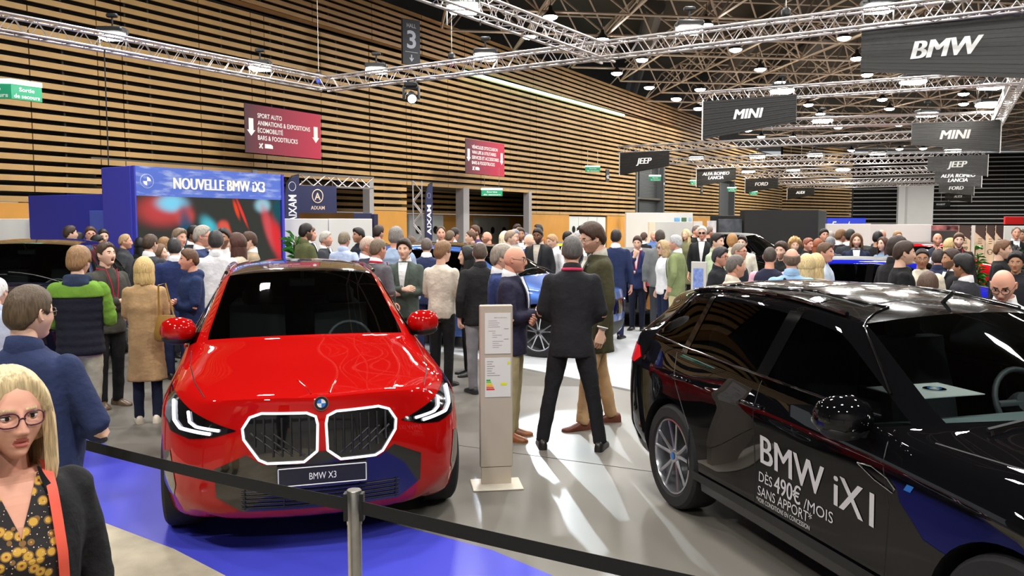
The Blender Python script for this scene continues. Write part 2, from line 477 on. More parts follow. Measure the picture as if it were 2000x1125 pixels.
m_lamp = glow('lamp_lens', (255, 250, 240), 90)
m_house = mat('lamp_housing', (40, 40, 42), .5, metal=.3)
def lamp(label, p, r, cat='ceiling lamp', group=None, drop=.5, strength=None):
    root = thing('ceiling_lamp' if cat == 'ceiling lamp' else 'flood_lamp', label, cat, p, 0, group)
    if cat == 'ceiling lamp':
        MB().lathe([(.06, .42), (.09, .25), (r * .9, .06), (r, 0), (r * .96, 0)], n=12).tube([(0, 0, .4), (0, 0, .4 + drop)], .012, 4).build('housing', m_house, root, 40)
        MB().lathe([(.001, -.42 * r), (r * .5, -.36 * r), (r * .85, -.18 * r), (r * .97, .01)], n=12, caps=False).build('lens', m_lamp, root, 60)
    else:
        MB().rbox((0, 0, .06), (r * 2.1, r * 1.5, .12), .03).tube([(-r * 1.08, 0, .06), (-r * 1.08, 0, -.32)], .014, 5).tube([(r * 1.08, 0, .06), (r * 1.08, 0, -.32)], .014, 5).tube([(0, 0, .1), (0, 0, .34)], .02, 6).rbox((0, 0, .36), (.22, .1, .08), .02).build('housing', m_house, root, 40)
        MB().rbox((0, 0, -.06), (r * 1.95, r * 1.35, .12), .05).build('lens', m_lamp, root)
    return root
Z2 = lambda x, y: (700 + x / 2.813, y / 2.813)
Z3 = lambda x, y: (1300 + x / 2.813, y / 2.813)
small = [Z2(*p) for p in ((1055, 92), (937, 200), (1340, 217), (1910, 138), (1558, 328), (1420, 402), (1598, 480), (1878, 490), (1745, 542), (1868, 595))]
small += [Z3(*p) for p in ((980, 208), (385, 272), (1050, 320), (520, 380), (1107, 410), (628, 452), (188, 492), (60, 545), (1190, 545), (1637, 515), (1637, 570), (785, 575), (180, 597), (850, 625), (1640, 620), (575, 685), (948, 700), (1282, 685), (452, 715), (525, 750), (700, 752), (990, 740), (795, 840), (770, 830), (1020, 825), (1285, 818), (1415, 815), (1230, 597))]
for (px, py) in small:
    p = on_z(px, py, 9.9)
    lamp('small round ceiling lamp hung under the roof frame', p, .24 + .0016 * p.y, group='round lamps under the roof frame')
fl = [((220, 66), 'flood lamp on the truss nearest the slatted wall'), ((508, 128), 'flood lamp midway along the slatted wall truss'), ((735, 134), 'flood lamp on the sign truss beside the truss corner'), ((948, 107), 'flood lamp on the sign truss right of the numbered hall sign'),
      ((905, 10), 'flood lamp hung under the T truss at the top edge'), ((1346, 54), 'bright flood lamp over the middle of the sign truss'), ((1716, 11), 'bright flood lamp above the largest black sign')]
for (px, py), lab in fl:
    lamp(lab, on_z(px, py, ZTR + (.42 if px != 905 else .1)), .25, 'flood lamp', 'flood lamps on the near trusses')
fz = [Z3(*p) for p in ((1787, 465), (1770, 567), (1437, 622), (862, 655), (1165, 838), (1577, 823), (822, 846), (505, 857), (168, 863), (455, 938), (700, 930), (975, 928), (1360, 437), (640, 488))]
for (px, py) in fz:
    p = on_z(px, py, ZTR + .4)
    lamp('flood lamp clamped on a far truss', p, (.24 + .003 * p.y), 'flood lamp', 'flood lamps on the far trusses')

# moving-head spotlight under the sign truss, with a glowing lens but no beam
mp = on_z(803, 158, ZTR - .16)
mh = thing('moving_head_spotlight', 'black moving head spotlight hanging lit under the sign truss', 'spotlight', mp)
MB().rbox((0, 0, -.09), (.3, .26, .12), .03).tube([(-.08, 0, -.03), (-.08, 0, .1)], .02, 6).tube([(.08, 0, -.03), (.08, 0, .1)], .02, 6).build('base', m_black, mh, 40)
MB().rbox((-.17, 0, -.27), (.05, .12, .3), .02).rbox((.17, 0, -.27), (.05, .12, .3), .02).rbox((0, 0, -.16), (.36, .12, .05), .02).build('yoke', mat('yoke_grey', (70, 72, 76), .5), mh, 40)
tgt = on_z(1110, 860) - mp; tgt.normalize()
Mh = Matrix.Translation((0, 0, -.36)) @ Vector((0, 0, 1)).rotation_difference(tgt).to_matrix().to_4x4()
MB().lathe([(.07, -.16), (.11, -.1), (.125, .05), (.12, .17), (.1, .17)], n=18, M=Mh).build('head', m_black, mh, 40)
MB().lathe([(.001, .172), (.095, .174)], n=18, M=Mh, caps=False).build('lens', glow('spot_lens', (225, 240, 255), 30), mh)
fp = on_z(922, 110, ZTR + .3); tg2 = (on_z(1250, 925) - fp).normalized()
sd = bpy.data.lights.new('stand_beam', 'SPOT'); sd.energy = 14000; sd.color = (.80, .92, 1.0); sd.spot_size = rad(10.5); sd.spot_blend = .1; sd.shadow_soft_size = .06  # bare spot added beside a flood lamp for the pale pool and leg shadows
so = bpy.data.objects.new('stand_beam', sd); C.objects.link(so)
so.location = fp + Vector((0, -.45, -.1)); so.rotation_euler = tg2.to_track_quat('-Z', 'Y').to_euler()

# chain hoists over the truss
for (px, py), colr, lab in (((622, 145), (40, 60, 170), 'blue chain hoist at the truss corner by the slatted wall'), ((882, 108), (190, 40, 40), 'red chain hoist above the sign truss'), ((1535, 22), (30, 30, 32), 'black chain hoist above the sign truss near the roof')):
    p = on_z(px, py, ZTR + .42)
    h = thing('chain_hoist', lab, 'hoist', p)
    MB().tube([(0, 0, 0), (0, 0, 4.6)], .008, 4).build('chain', m_steel, h)
    MB().rbox((0, 0, -.02), (.16, .13, .16), .04).build('motor', m_house, h, 40)
    MB().rbox((0, 0, -.17), (.12, .12, .14), .03).build('chain_bag', mat('bag_%d' % colr[0], colr, .6), h, 40)

# thin black rod hanging from the wall truss to the booth
rp_ = on_z(203, 82.3, ZTR); rp_.y += .0
rod = MB().tube([(0, 0, 0), (0, 0, -2.2)], .012, 6).lathe([(.03, -.04), (.03, .02)], n=10).build('hanging_rod', m_black)
rod.location = rp_ + Vector((0, 0, -.10)); tag(rod, 'thin black rod hanging from the truss down to the blue booth', 'rod')

# ---- hanging signs
m_sign = mat('sign_black', (17, 17, 18), .55)
m_sign2 = mat('sign_grey', (46, 46, 45), .35)
m_letter = mat('letter_white', (240, 240, 238), .6)
def hang_sign(label, tl, tr, tall_left, lines, tall=1.0, ratio=.68, ztop=5.19, dull=True, bold=.0, lh=None, lw=.34):
    a, b = on_z(tl[0], tl[1], ztop), on_z(tr[0], tr[1], ztop)
    ax = (b - a); L = ax.length; fn = sheet(a, ax, (0, 0, 1)); n = ax.normalized().cross(Vector((0, 0, 1)))
    if n.y > 0: n = -n
    fn = lambda s, z, t=0., a=a, ax=ax.normalized(), n=n: a + ax * s + Vector((0, 0, z)) + n * t
    h0, h1 = (tall, tall * ratio) if tall_left else (tall * ratio, tall)
    mid = fn(L / 2, 0)
    root = thing('hanging_sign', label, 'sign', a, 0, 'black brand signs hung from the trusses')
    g = lambda s, z, t=0.: fn(s, z, t) - a
    m = m_sign if dull else m_sign2
    pb = MB()
    k = 14 if L < 30 else 6
    # ribbed board: horizontal corrugations
    for i in range(k):
        f0, f1 = i / k, (i + 1) / k
        pb.prism([(0, -h0 * f0), (0, -h0 * f1 + .006), (L, -h1 * f1 + .006), (L, -h1 * f0)], g, -.05, .0 if i % 2 else .012)
    pb.build('board', m, root)
    MB().prism([(-.03, .02), (-.03, -h0 - .02), (0, -h0 - .02), (0, .02)] if tall_left else [(L, .02), (L, -h1 - .02), (L + .03, -h1 - .02), (L + .03, .02)], g, -.06, .03).build('edge_profile', m_white, root)
    tx = MB(); nl = len(lines)
    hh = lh or (.24 * tall)
    hm = (h0 + h1) / 2
    for i, s in enumerate(lines):
        for q in (-.06, -.03, 0, .03, .06): put_text(tx, s, g, L * .5 + q * hh, -hm * .5 + (nl - 1) * hh * .62 - i * hh * 1.24 + .03, hh, None, bold, .22, t=.022 + q * .02)
    tx.build('lettering', m_letter, root)
    cb = MB()
    top_ = 8.36 if a.y > 62 else .16
    for s in (.1 * L, .5 * L, .9 * L): cb.tube([g(s, 0, -.02), g(s, top_, -.02)], .012, 4)
    cb.build('hanger', m_steel, root)
    return root
SG = [('black sloping sign with four white letters, hung above the black car crowd', (1374, 198), (1556, 184), 1, ['MINI'], .26, 1),
      ('black sloping sign with four white letters in front of the slatted wall', (1211, 299), (1307, 294), 1, ['JEEP'], .27, 1),
      ('black sign with two lines of white letters in front of the slatted wall', (1361, 331), (1437, 328), 1, ['ALFA ROMEO', 'LANCIA'], .19, 1),
      ('black sign with four white letters right of the two line sign', (1456, 349), (1520, 347), 1, ['FORD'], .25, 1),
      ('small black sign hung before the end of the timber wall', (1538, 368), (1590, 366), 1, ['AUDI'], .25, 1),
      ('distant black sign with one long dim word', (1596, 384), (1636, 383), 1, ['VOLKSWAGEN'], .2, 1),
      ('distant black sign half behind the long word sign', (1611, 393), (1643, 392), 1, ['CITROËN'], .22, 1),
      ('distant black sign before the pale gate', (1680, 398), (1710, 398), 1, ['RENAULT'], .22, 1),
      ('distant black sign hung right of the pale gate', (1820, 394), (1856, 393), 1, ['PEUGEOT'], .22, 1),
      ('pale grey sign with four white letters over the far side of the stand row', (1781, 241), (1955, 234), 0, ['MINI'], .3, 0),
      ('grey sign with four glowing white letters below the other four letter sign', (1812, 306), (1930, 302), 0, ['JEEP'], .3, 0),
      ('grey sign with two lines of white letters, low in the overlapping stack of signs', (1826, 336), (1918, 333), 0, ['ALFA ROMEO', 'LANCIA'], .22, 0),
      ('small grey sign with four letters second from the bottom of the sign stack', (1834, 358), (1903, 356), 0, ['FORD'], .28, 0),
      ('smallest grey sign at the bottom of the sign stack', (1846, 377), (1898, 375), 0, ['AUDI'], .26, 0),
      ('distant grey sign right of the sign stack with long pale word', (1950, 399), (1990, 398), 0, ['VOLKSWAGEN'], .2, 0)]
for lab, a, b, tl, lines, lh, dull in SG: hang_sign(lab, a, b, tl, lines, lh=lh, dull=bool(dull))
hang_sign('largest black sign with three big white letters, hung from the near truss', (1683, 61), (2035, 22), 0, ['BMW'], tall=1.02, ratio=.66, lh=.3, dull=False, bold=.0)

# ---- direction banners on the slatted wall
m_mag = bpy.data.materials.new('banner_magenta'); m_mag.use_nodes = True
nt = m_mag.node_tree; bs = nt.nodes['Principled BSDF']; bs.inputs['Roughness'].default_value = .6
tc = nt.nodes.new('ShaderNodeTexCoord'); sx = nt.nodes.new('ShaderNodeSeparateXYZ'); rp = nt.nodes.new('ShaderNodeValToRGB')
nt.links.new(tc.outputs['Generated'], sx.inputs[0]); nt.links.new(sx.outputs[0], rp.inputs[0]); nt.links.new(rp.outputs[0], bs.inputs['Base Color'])
rp.color_ramp.elements[0].color = col(62, 34, 44); rp.color_ramp.elements[1].color = col(190, 28, 66)
e = rp.color_ramp.elements.new(.55); e.color = col(150, 30, 60)
def banner(label, c, Y, lines, pic):
    tl, tr, br, bl = c
    # plane parallel to the wall through the top-left corner
    A = at(tl[0], tl[1], Y); d = wdir
    # right end: intersect ray with plane
    def hit(px, py):
        r = ray(px, py); o = Vector((0, 0, CAM_H)); n = Vector((d.y, -d.x, 0)); t = (A - o).dot(n) / r.dot(n); return o + r * t
    B, D = hit(*tr), hit(*bl)
    L = (B - A).length; H_ = A.z - D.z
    ax = Vector((B.x - A.x, B.y - A.y, 0)).normalized(); n = ax.cross(Vector((0, 0, 1)))
    if n.y > 0: n = -n
    root = thing('direction_banner', label, 'banner', (A.x, A.y, A.z - H_))
    g = lambda s, z, t=0.: ax * s + Vector((0, 0, z)) + n * t
    MB().prism([(0, 0), (L, 0), (L, H_), (0, H_)], g, -.02, 0).build('panel', m_mag, root)
    tx = MB(); nl = len(lines); hh = H_ * .098
    kx = .69 * L / max(text2d(s, .012)[2] for s in lines)
    for i, s in enumerate(lines): put_text(tx, s, g, L * .155, H_ * (.79 - .152 * i), hh, text2d(s, .012)[2] * kx, bold=.012, align='l')
    tx.build('lettering', m_letter, root)
    ar = MB()
    for s in (.075, .925):
        x0 = L * s; y0 = H_ * .43
        ar.prism([(x0 - .028 * L, y0 + .4 * H_ * .85), (x0 - .028 * L, y0 + .1 * H_), (x0 - .05 * L, y0 + .1 * H_), (x0, y0 - .02 * H_), (x0 + .05 * L, y0 + .1 * H_), (x0 + .028 * L, y0 + .1 * H_), (x0 + .028 * L, y0 + .4 * H_ * .85)], lambda a, b, t: g(a, b - .06 * H_, t), .0, .004)
    # little fork, knife and van
    x0, y0 = L * .19, H_ * .16
    ar.tube([g(x0 - .02 * L, y0 - .05 * H_, .004), g(x0 + .02 * L, y0 + .05 * H_, .004)], .008 * L, 4); ar.tube([g(x0 + .02 * L, y0 - .05 * H_, .004), g(x0 - .02 * L, y0 + .05 * H_, .004)], .008 * L, 4)
    ar.prism([(x0 + .05 * L, y0 - .04 * H_), (x0 + .15 * L, y0 - .04 * H_), (x0 + .15 * L, y0 + .02 * H_), (x0 + .125 * L, y0 + .05 * H_), (x0 + .05 * L, y0 + .05 * H_)], g, 0, .004)
    ar.build('pictogram', m_letter, root)
    return root
banner('large magenta direction banner above the blue booth', ((477, 201), (626, 223), (626, 312), (478, 297)), 24.6, ['SPORT AUTO', 'ANIMATIONS & EXPOSITIONS', 'ÉCOMOBILITÉ', 'BARS & FOODTRUCKS'], 1)
banner('smaller magenta direction banner farther along the slatted wall', ((909, 270), (985, 281), (985, 346), (910, 338)), 33.6, ["VÉHICULES D'OCCASION", 'VAN LIFE & UTILITAIRES', 'SERVICES ET ACCESSOIRES', 'BARS & FOODTRUCKS'], 1)

# ---- numbered hall sign
A = at(786, 38, 29.3); s_ = F_PX / 29.3
hs = thing('hall_sign', 'tall dark sign with a big white numeral three', 'sign', (A.x + .31, A.y, A.z - 1.55))
ax = (wdir * .8 + Vector((.5, 0, 0))).normalized(); n_ = ax.cross(Vector((0, 0, 1))); n_ = -n_ if n_.y > 0 else n_
g = lambda s, z, t=0.: ax * s + Vector((0, 0, z)) + n_ * t
MB().prism([(-.34, 0), (.34, 0), (.34, 1.55), (-.34, 1.55)], g, -.12, 0).build('panel', mat('sign_slate', (62, 64, 72), .5), hs)
tx = MB(); put_text(tx, 'HALL', g, 0, 1.34, .15, .36); put_text(tx, '3', g, 0, .88, .62, .36, bold=.02)
tx.build('lettering', mat('sign_pale', (205, 210, 225), .6), hs)
MB().prism([(-.25, .42), (.25, .42), (.25, .435), (-.25, .435)], g, 0, .004).build('rule_line', MATS['sign_pale'], hs)
tx = MB(); tx.prism([(-.02, .34), (-.02, .16), (.02, .16), (.02, .34)], g, 0, .004).prism([(-.09, .22), (0, .1), (.09, .22), (.06, .24), (0, .16), (-.06, .24)], g, 0, .004)
tx.build('arrow', MATS['sign_pale'], hs)

# ---- green exit signs
m_green = mat('exit_green', (30, 140, 100), .4, emis=(30, 140, 100), estr=.35)
m_exitlit = glow('exit_lit', (225, 255, 240), 1.6)
def exit_sign(label, px, py, Y, w, h):
    p = at(px, py, Y); root = thing('exit_sign', label, 'sign', p, 0, 'green exit signs')
    ax = (wdir * .25 + Vector((1, 0, 0))).normalized(); n_ = Vector((ax.y, -ax.x, 0))
    g = lambda s, z, t=0.: ax * s + Vector((0, 0, z)) + n_ * t
    MB().prism([(-w / 2, -h / 2), (w / 2, -h / 2), (w / 2, h / 2), (-w / 2, h / 2)], g, -.12, 0).build('panel', m_green, root)
    MB().prism([(-w / 2, h / 2), (w / 2, h / 2), (w / 2, h / 2 + .08), (-w / 2, h / 2 + .08)], g, -.14, .02).build('tube_light', m_exitlit, root)
    tx = MB(); put_text(tx, 'Sortie', g, 0, h * .2, h * .26, w * .5, bold=.02); put_text(tx, 'de secours', g, 0, -h * .25, h * .26, w * .82, bold=.02)
    tx.build('lettering', m_letter, root)
    MB().tube([g(-w * .35, h / 2, -.06), g(-w * .35, h / 2 + .9, -.06)], .008, 4).tube([g(w * .35, h / 2, -.06), g(w * .35, h / 2 + .9, -.06)], .008, 4).build('hanger', m_steel, root)
exit_sign('green exit sign before the shutter beside the grey panel', 1280, 349, 44, .62, .24)
exit_sign('green exit sign on the wall left of the numbered plate', 1158, 331, 44.5, .8, .26)
exit_sign('green exit sign inside the passage above the grey doors', 961, 377, 33.5, .86, .24)
exit_sign('green exit sign under the two line sign', 1359, 357, 55, .72, .24)
exit_sign('green exit sign hung before the far shutter', 1430, 371, 58, .62, .24)
exit_sign('green exit sign under the second four letter sign', 1472, 378, 62, .62, .24)
# the corner one: two faces
p = at(22, 178, 17.0); root = thing('exit_sign', 'big double green exit sign at the edge of the slatted wall', 'sign', p, 0, 'green exit signs')
for ax, sg in ((Vector((1, .12, 0)).normalized(), -1), (wdir, 1)):
    n_ = Vector((ax.y, -ax.x, 0)); w = .62 if sg > 0 else .8
    g = lambda s, z, t=0., ax=ax, n_=n_, sg=sg, w=w: ax * (s + sg * w / 2) + Vector((0, 0, z)) + n_ * t
    h = .3
    MB().prism([(-w / 2, -h / 2), (w / 2, -h / 2), (w / 2, h / 2), (-w / 2, h / 2)], g, -.08, 0).build('panel', m_green, root)
    MB().prism([(-w / 2, h / 2), (w / 2, h / 2), (w / 2, h / 2 + .1), (-w / 2, h / 2 + .1)], g, -.1, .02).build('tube_light', m_exitlit, root)
    tx = MB(); put_text(tx, 'Sortie', g, 0, h * .2, h * .28, w * .5, bold=.02); put_text(tx, 'de secours', g, 0, -h * .25, h * .28, w * .84, bold=.02)
    tx.build('lettering', m_letter, root)
# small bay number plates
for px, py, Y, s, lab in ((1187, 343, 43.5, '4.02', 'black numbered bay plate on the slatted wall by the exit sign'), (1297, 357, 49, '4', 'black bay plate beside the first shutter'), (1371, 370, 55, '4', 'black bay plate under the two line sign')):
    p = at(px, py, Y); root = thing('bay_plate', lab, 'sign', p)
    g = lambda a, z, t=0.: wdir * a + Vector((0, 0, z)) + wn * t
    MB().prism([(-.2, -.32), (.2, -.32), (.2, .32), (-.2, .32)], g, -.04, 0).build('panel', m_black, root)
    tx = MB(); put_text(tx, s, g, 0, -.05, .2, .3 if len(s) > 1 else .1, bold=.02); tx.build('lettering', m_letter, root)
# light strip on the upper wall
root = MB()
q0, q1 = wall_pt(905, LC, LV, 0), wall_pt(1212, LC, LV, 0)
off = Vector((wn.x, wn.y, 0)) * .12
root.tube([q0 + off + Vector((0, 0, 8.62)), q1 + off + Vector((0, 0, 8.62))], .07, 8)
tag(root.build('strip_light', glow('strip_glow', (176, 240, 215), 4)), 'thin pale green strip light under the upper slatted band', 'strip light')
# ================================================================== CARS
OCC = []      # ground taken by cars, panels and people
def paint(name, rgb, flake=0.):
    if name in MATS: return MATS[name]
    m = mat(name, rgb, .32, coat=1.0, metal=.0 if flake == 0 else .35, coat_rough=.012)
    nt = m.node_tree; b = nt.nodes['Principled BSDF']
    b.inputs['Specular IOR Level'].default_value = 0.0
    # the unseen inner face of the body shell is dark trim
    g = nt.nodes.new('ShaderNodeNewGeometry'); mx = nt.nodes.new('ShaderNodeMix'); mx.data_type = 'RGBA'
    mx.inputs['A'].default_value = col(rgb); mx.inputs['B'].default_value = (.006, .006, .007, 1)
    nt.links.new(g.outputs['Backfacing'], mx.inputs['Factor']); nt.links.new(mx.outputs['Result'], b.inputs['Base Color'])
    iv = nt.nodes.new('ShaderNodeMath'); iv.operation = 'SUBTRACT'; iv.inputs[0].default_value = 1.0
    nt.links.new(g.outputs['Backfacing'], iv.inputs[1]); nt.links.new(iv.outputs[0], b.inputs['Coat Weight'])
    return m
m_rubber = mat('tyre_rubber', (24, 24, 25), .75, bump=.1, bscale=40)
m_gloss = mat('gloss_black', (8, 8, 9), .12, coat=1.0)
m_plas = mat('black_plastic', (18, 18, 19), .5)
m_chrome = mat('chrome', (210, 210, 212), .12, metal=1.0)
m_rim = mat('rim_silver', (196, 198, 204), .22, metal=.9)
m_trimk = mat('cabin_dark', (58, 62, 64), .7)
m_cream = mat('cabin_grey', (120, 130, 130), .7)
m_drl = glow('daylight_lamp', (235, 240, 255), 2.2)
m_tail = mat('tail_red', (170, 10, 18), .15, coat=1., emis=(200, 16, 24), estr=.6)
g_wind = glass('windscreen_glass', (.66, .74, .73))
g_side = glass('side_glass', (.10, .115, .115))
m_rblue = mat('roundel_blue', (40, 110, 190), .3)
m_platet = mat('plate_black', (26, 28, 38), .35)

BODY = [  # columns from nose to tail, rows from sill to roof centre: (u, half width, z)
 [(.22,.66,.27),(.20,.74,.40),(.19,.76,.62),(.22,.74,.80),(.27,.70,.925),(.17,.56,.955),(.10,.40,.968),(.055,.20,.972),(.04,0,.962)],
 [(.50,.895,.25),(.45,.935,.40),(.45,.945,.62),(.50,.925,.82),(.62,.84,.970),(.50,.64,1.005),(.42,.45,1.015),(.36,.22,1.025),(.34,0,1.015)],
 [(.86,.93,.23),(.86,.967,.40),(.86,.972,.64),(.86,.957,.86),(.90,.865,1.0),(.85,.66,1.05),(.80,.46,1.066),(.76,.23,1.075),(.75,0,1.07)],
 [(1.32,.90,.22),(1.32,.945,.40),(1.32,.945,.64),(1.32,.945,.88),(1.34,.88,1.035),(1.22,.72,1.10),(1.12,.50,1.125),(1.04,.25,1.14),(1.02,0,1.138)],
 [(1.75,.885,.21),(1.75,.93,.37),(1.75,.925,.62),(1.75,.94,.89),(1.74,.89,1.055),(1.58,.80,1.105),(1.48,.725,1.132),(1.27,.38,1.17),(1.22,0,1.178)],
 [(2.35,.885,.21),(2.35,.93,.37),(2.35,.92,.62),(2.35,.94,.89),(2.35,.893,1.07),(2.28,.672,1.525),(2.20,.605,1.585),(2.07,.32,1.618),(2.04,0,1.625)],
 [(2.85,.885,.21),(2.85,.93,.37),(2.85,.92,.62),(2.85,.94,.90),(2.85,.893,1.085),(2.85,.67,1.57),(2.85,.605,1.635),(2.85,.32,1.668),(2.85,0,1.675)],
 [(3.70,.92,.22),(3.70,.965,.38),(3.70,.97,.64),(3.70,.955,.91),(3.68,.885,1.11),(3.66,.655,1.555),(3.66,.59,1.62),(3.66,.31,1.652),(3.66,0,1.658)],
 [(4.15,.905,.26),(4.15,.95,.40),(4.17,.955,.65),(4.19,.94,.92),(4.22,.865,1.14),(4.05,.64,1.505),(4.12,.575,1.585),(4.14,.30,1.622),(4.15,0,1.628)],
 [(4.40,.88,.28),(4.42,.92,.42),(4.44,.925,.66),(4.46,.91,.93),(4.50,.83,1.13),(4.42,.60,1.44),(4.46,.53,1.525),(4.52,.27,1.565),(4.54,0,1.572)],
 [(4.60,.78,.30),(4.64,.86,.45),(4.66,.87,.68),(4.66,.85,.90),(4.64,.79,1.06),(4.68,.62,1.08),(4.70,.48,1.085),(4.72,.24,1.09),(4.73,0,1.09)]]
def car_body(P):
    sx, su, sz, mid = P['W'] / .96, P['L'] / 4.755, P['H'] / 1.66, P['mid']
    def T(p): return Vector((p[1] * sx, p[0] * su - mid, p[2] * sz))
    cols_ = [list(c) for c in BODY]
    for (i, j), v in P.get('edit', {}).items(): cols_[i][j - 1] = v
    bm = bmesh.new(); V = {}
    def vert(key, p):
        if key not in V: V[key] = bm.verts.new(p)
        return V[key]
    nC = len(cols_)
    for s in (1, -1):
        for i, c in enumerate(cols_):
            for j, p in enumerate(c):
                k = ('g', i, j + 1, 0 if j == 8 else s)
                q = T(p); q.x *= s; vert(k, q)
            k = ('g', i, 0, 0); q = T((c[0][0], 0, .24)); vert(k, q)
        def G(i, j): return V[('g', i, j, 0 if j in (0, 9) else s)]
        def quad(vs, mi):
            vs = [v for k, v in enumerate(vs) if v not in vs[:k]]
            if len(vs) < 3: return
            if s > 0: vs = vs[::-1]
            f = bm.faces.new(vs); f.material_index = mi; f.smooth = True
        for i in range(nC - 1):
            for j in range(0, 9):
                mi = 0
                if j == 0: mi = 3
                elif j == 1: mi = 4 if P.get('clad') else 0
                elif i == 4 and j >= 7: mi = 1
                elif 4 <= i <= 7 and j == 5: mi = 2
                elif i == 9 and j >= 7: mi = 5
                elif 5 <= i <= 8 and j >= 7: mi = 6
                quad([G(i, j), G(i + 1, j), G(i + 1, j + 1), G(i, j + 1)], mi)
        for end in (0, nC - 1):
            uc = ([.10, .05, .0, .012], [4.70, 4.74, 4.755, 4.75])[0 if end == 0 else 1]
            fr_ = (1, .8, .57, .28, 0)
            def K(j, k):      # row j (1..5), lateral step k
                if j == 5: return G(end, 5 + k)
                if k == 0: return G(end, j)
                key = ('c', end, j, k, 0 if k == 4 else s)
                if key not in V:
                    ur, wr, zr = cols_[end][j - 1]; w = wr * fr_[k]
                    u = uc[j - 1] + (ur - uc[j - 1]) * fr_[k] ** 2.2
                    q = T((u, w, zr)); q.x *= s; V[key] = bm.verts.new(q)
                return V[key]
            for j in range(1, 5):
                for k in range(4):
                    q = [K(j, k), K(j + 1, k), K(j + 1, k + 1), K(j, k + 1)]
                    quad(q if end == 0 else q[::-1], 0)
            q = [G(end, 0), K(1, 0), K(1, 1), K(1, 2), K(1, 3), K(1, 4)]
            # underside strip at the end
            v0 = G(end, 0)
            for k in range(4):
                t = [v0, K(1, k), K(1, k + 1)]
                quad(t if end == 0 else t[::-1], 3)
    cl = bm.edges.layers.float.new('crease_edge')
    def crease(a, b, v):
        e = bm.edges.get((a, b))
        if e: e[cl] = max(e[cl], v)
    for s in (1, -1):
        def G(i, j): return V[('g', i, j, 0 if j in (0, 9) else s)]
        for i in range(nC - 1):
            crease(G(i, 1), G(i + 1, 1), .7)
            if i < 4: crease(G(i, 5), G(i + 1, 5), .25); crease(G(i, 6), G(i + 1, 6), .12)
            if i >= 4: crease(G(i, 5), G(i + 1, 5), .75); crease(G(i, 6), G(i + 1, 6), .45)
            crease(G(i, 4), G(i + 1, 4), P.get('shoulder', .45)); crease(G(i, 2), G(i + 1, 2), .5)
            if i == 4: crease(G(i, 7), G(i + 1, 7), .6)
        for j in range(5, 9):
            crease(G(0, j), G(0, j + 1), .55); crease(G(4, j), G(4, j + 1), .7); crease(G(5, j), G(5, j + 1), .5); crease(G(9, j), G(9, j + 1), .7); crease(G(10, j), G(10, j + 1), .5)
        crease(G(8, 5), G(8, 6), .5)
    bmesh.ops.recalc_face_normals(bm, faces=bm.faces)
    me = bpy.data.meshes.new('tmp'); bm.to_mesh(me); bm.free()
    for m in P['mats']: me.materials.append(m)
    ob = bpy.data.objects.new('tmp', me); C.objects.link(ob)
    sb = ob.modifiers.new('s', 'SUBSURF'); sb.levels = sb.render_levels = P.get('sub', 3)
    dg = bpy.context.evaluated_depsgraph_get()
    full = bpy.data.meshes.new_from_object(ob.evaluated_get(dg))
    # wheel wells
    R = P['R'] + P.get('gap', .045); cut = MB(); ax = P['axles']
    for y in ax:
        for s in (-1, 1):
            n = 40; x0, x1 = s * (P['W'] - .31), s * (P['W'] + .3)
            rings = [[(x, y + R * math.cos(2 * PI * k / n), P['R'] + R * math.sin(2 * PI * k / n)) for k in range(n)] for x in ((x0, x1) if s > 0 else (x1, x0))]
            cut.loft(rings, mi=0)
    co = cut.build('tmpcut', [m_plas])
    bmc = bmesh.new(); bmc.from_mesh(co.data); bmesh.ops.recalc_face_normals(bmc, faces=bmc.faces); bmc.to_mesh(co.data); bmc.free()
    ob2 = bpy.data.objects.new('tmp2', full); C.objects.link(ob2)
    bo = ob2.modifiers.new('b', 'BOOLEAN'); bo.operation = 'DIFFERENCE'; bo.object = co; bo.solver = 'EXACT'; bo.material_mode = 'TRANSFER'
    dg = bpy.context.evaluated_depsgraph_get()
    res = bpy.data.meshes.new_from_object(ob2.evaluated_get(dg))
    bvh = BVHTree.FromPolygons([v.co.copy() for v in full.vertices], [tuple(p.vertices) for p in full.polygons])
    for o in (ob, ob2, co): bpy.data.objects.remove(o)
    return res, bvh
def split_mesh(me, sel, name, mats, parent):
    """keeps the faces whose material slot is in sel"""
    bm = bmesh.new(); bm.from_mesh(me)
    bmesh.ops.delete(bm, geom=[f for f in bm.faces if f.material_index not in sel], context='FACES')
    n = bpy.data.meshes.new(name); bm.to_mesh(n); bm.free()
    if not len(n.polygons): return None
    for m in me.materials: n.materials.append(m)
    n.polygons.foreach_set('use_smooth', [True] * len(n.polygons)); n.set_sharp_from_angle(angle=rad(38))
    o = bpy.data.objects.new(name, n); C.objects.link(o); o.parent = parent
    return o
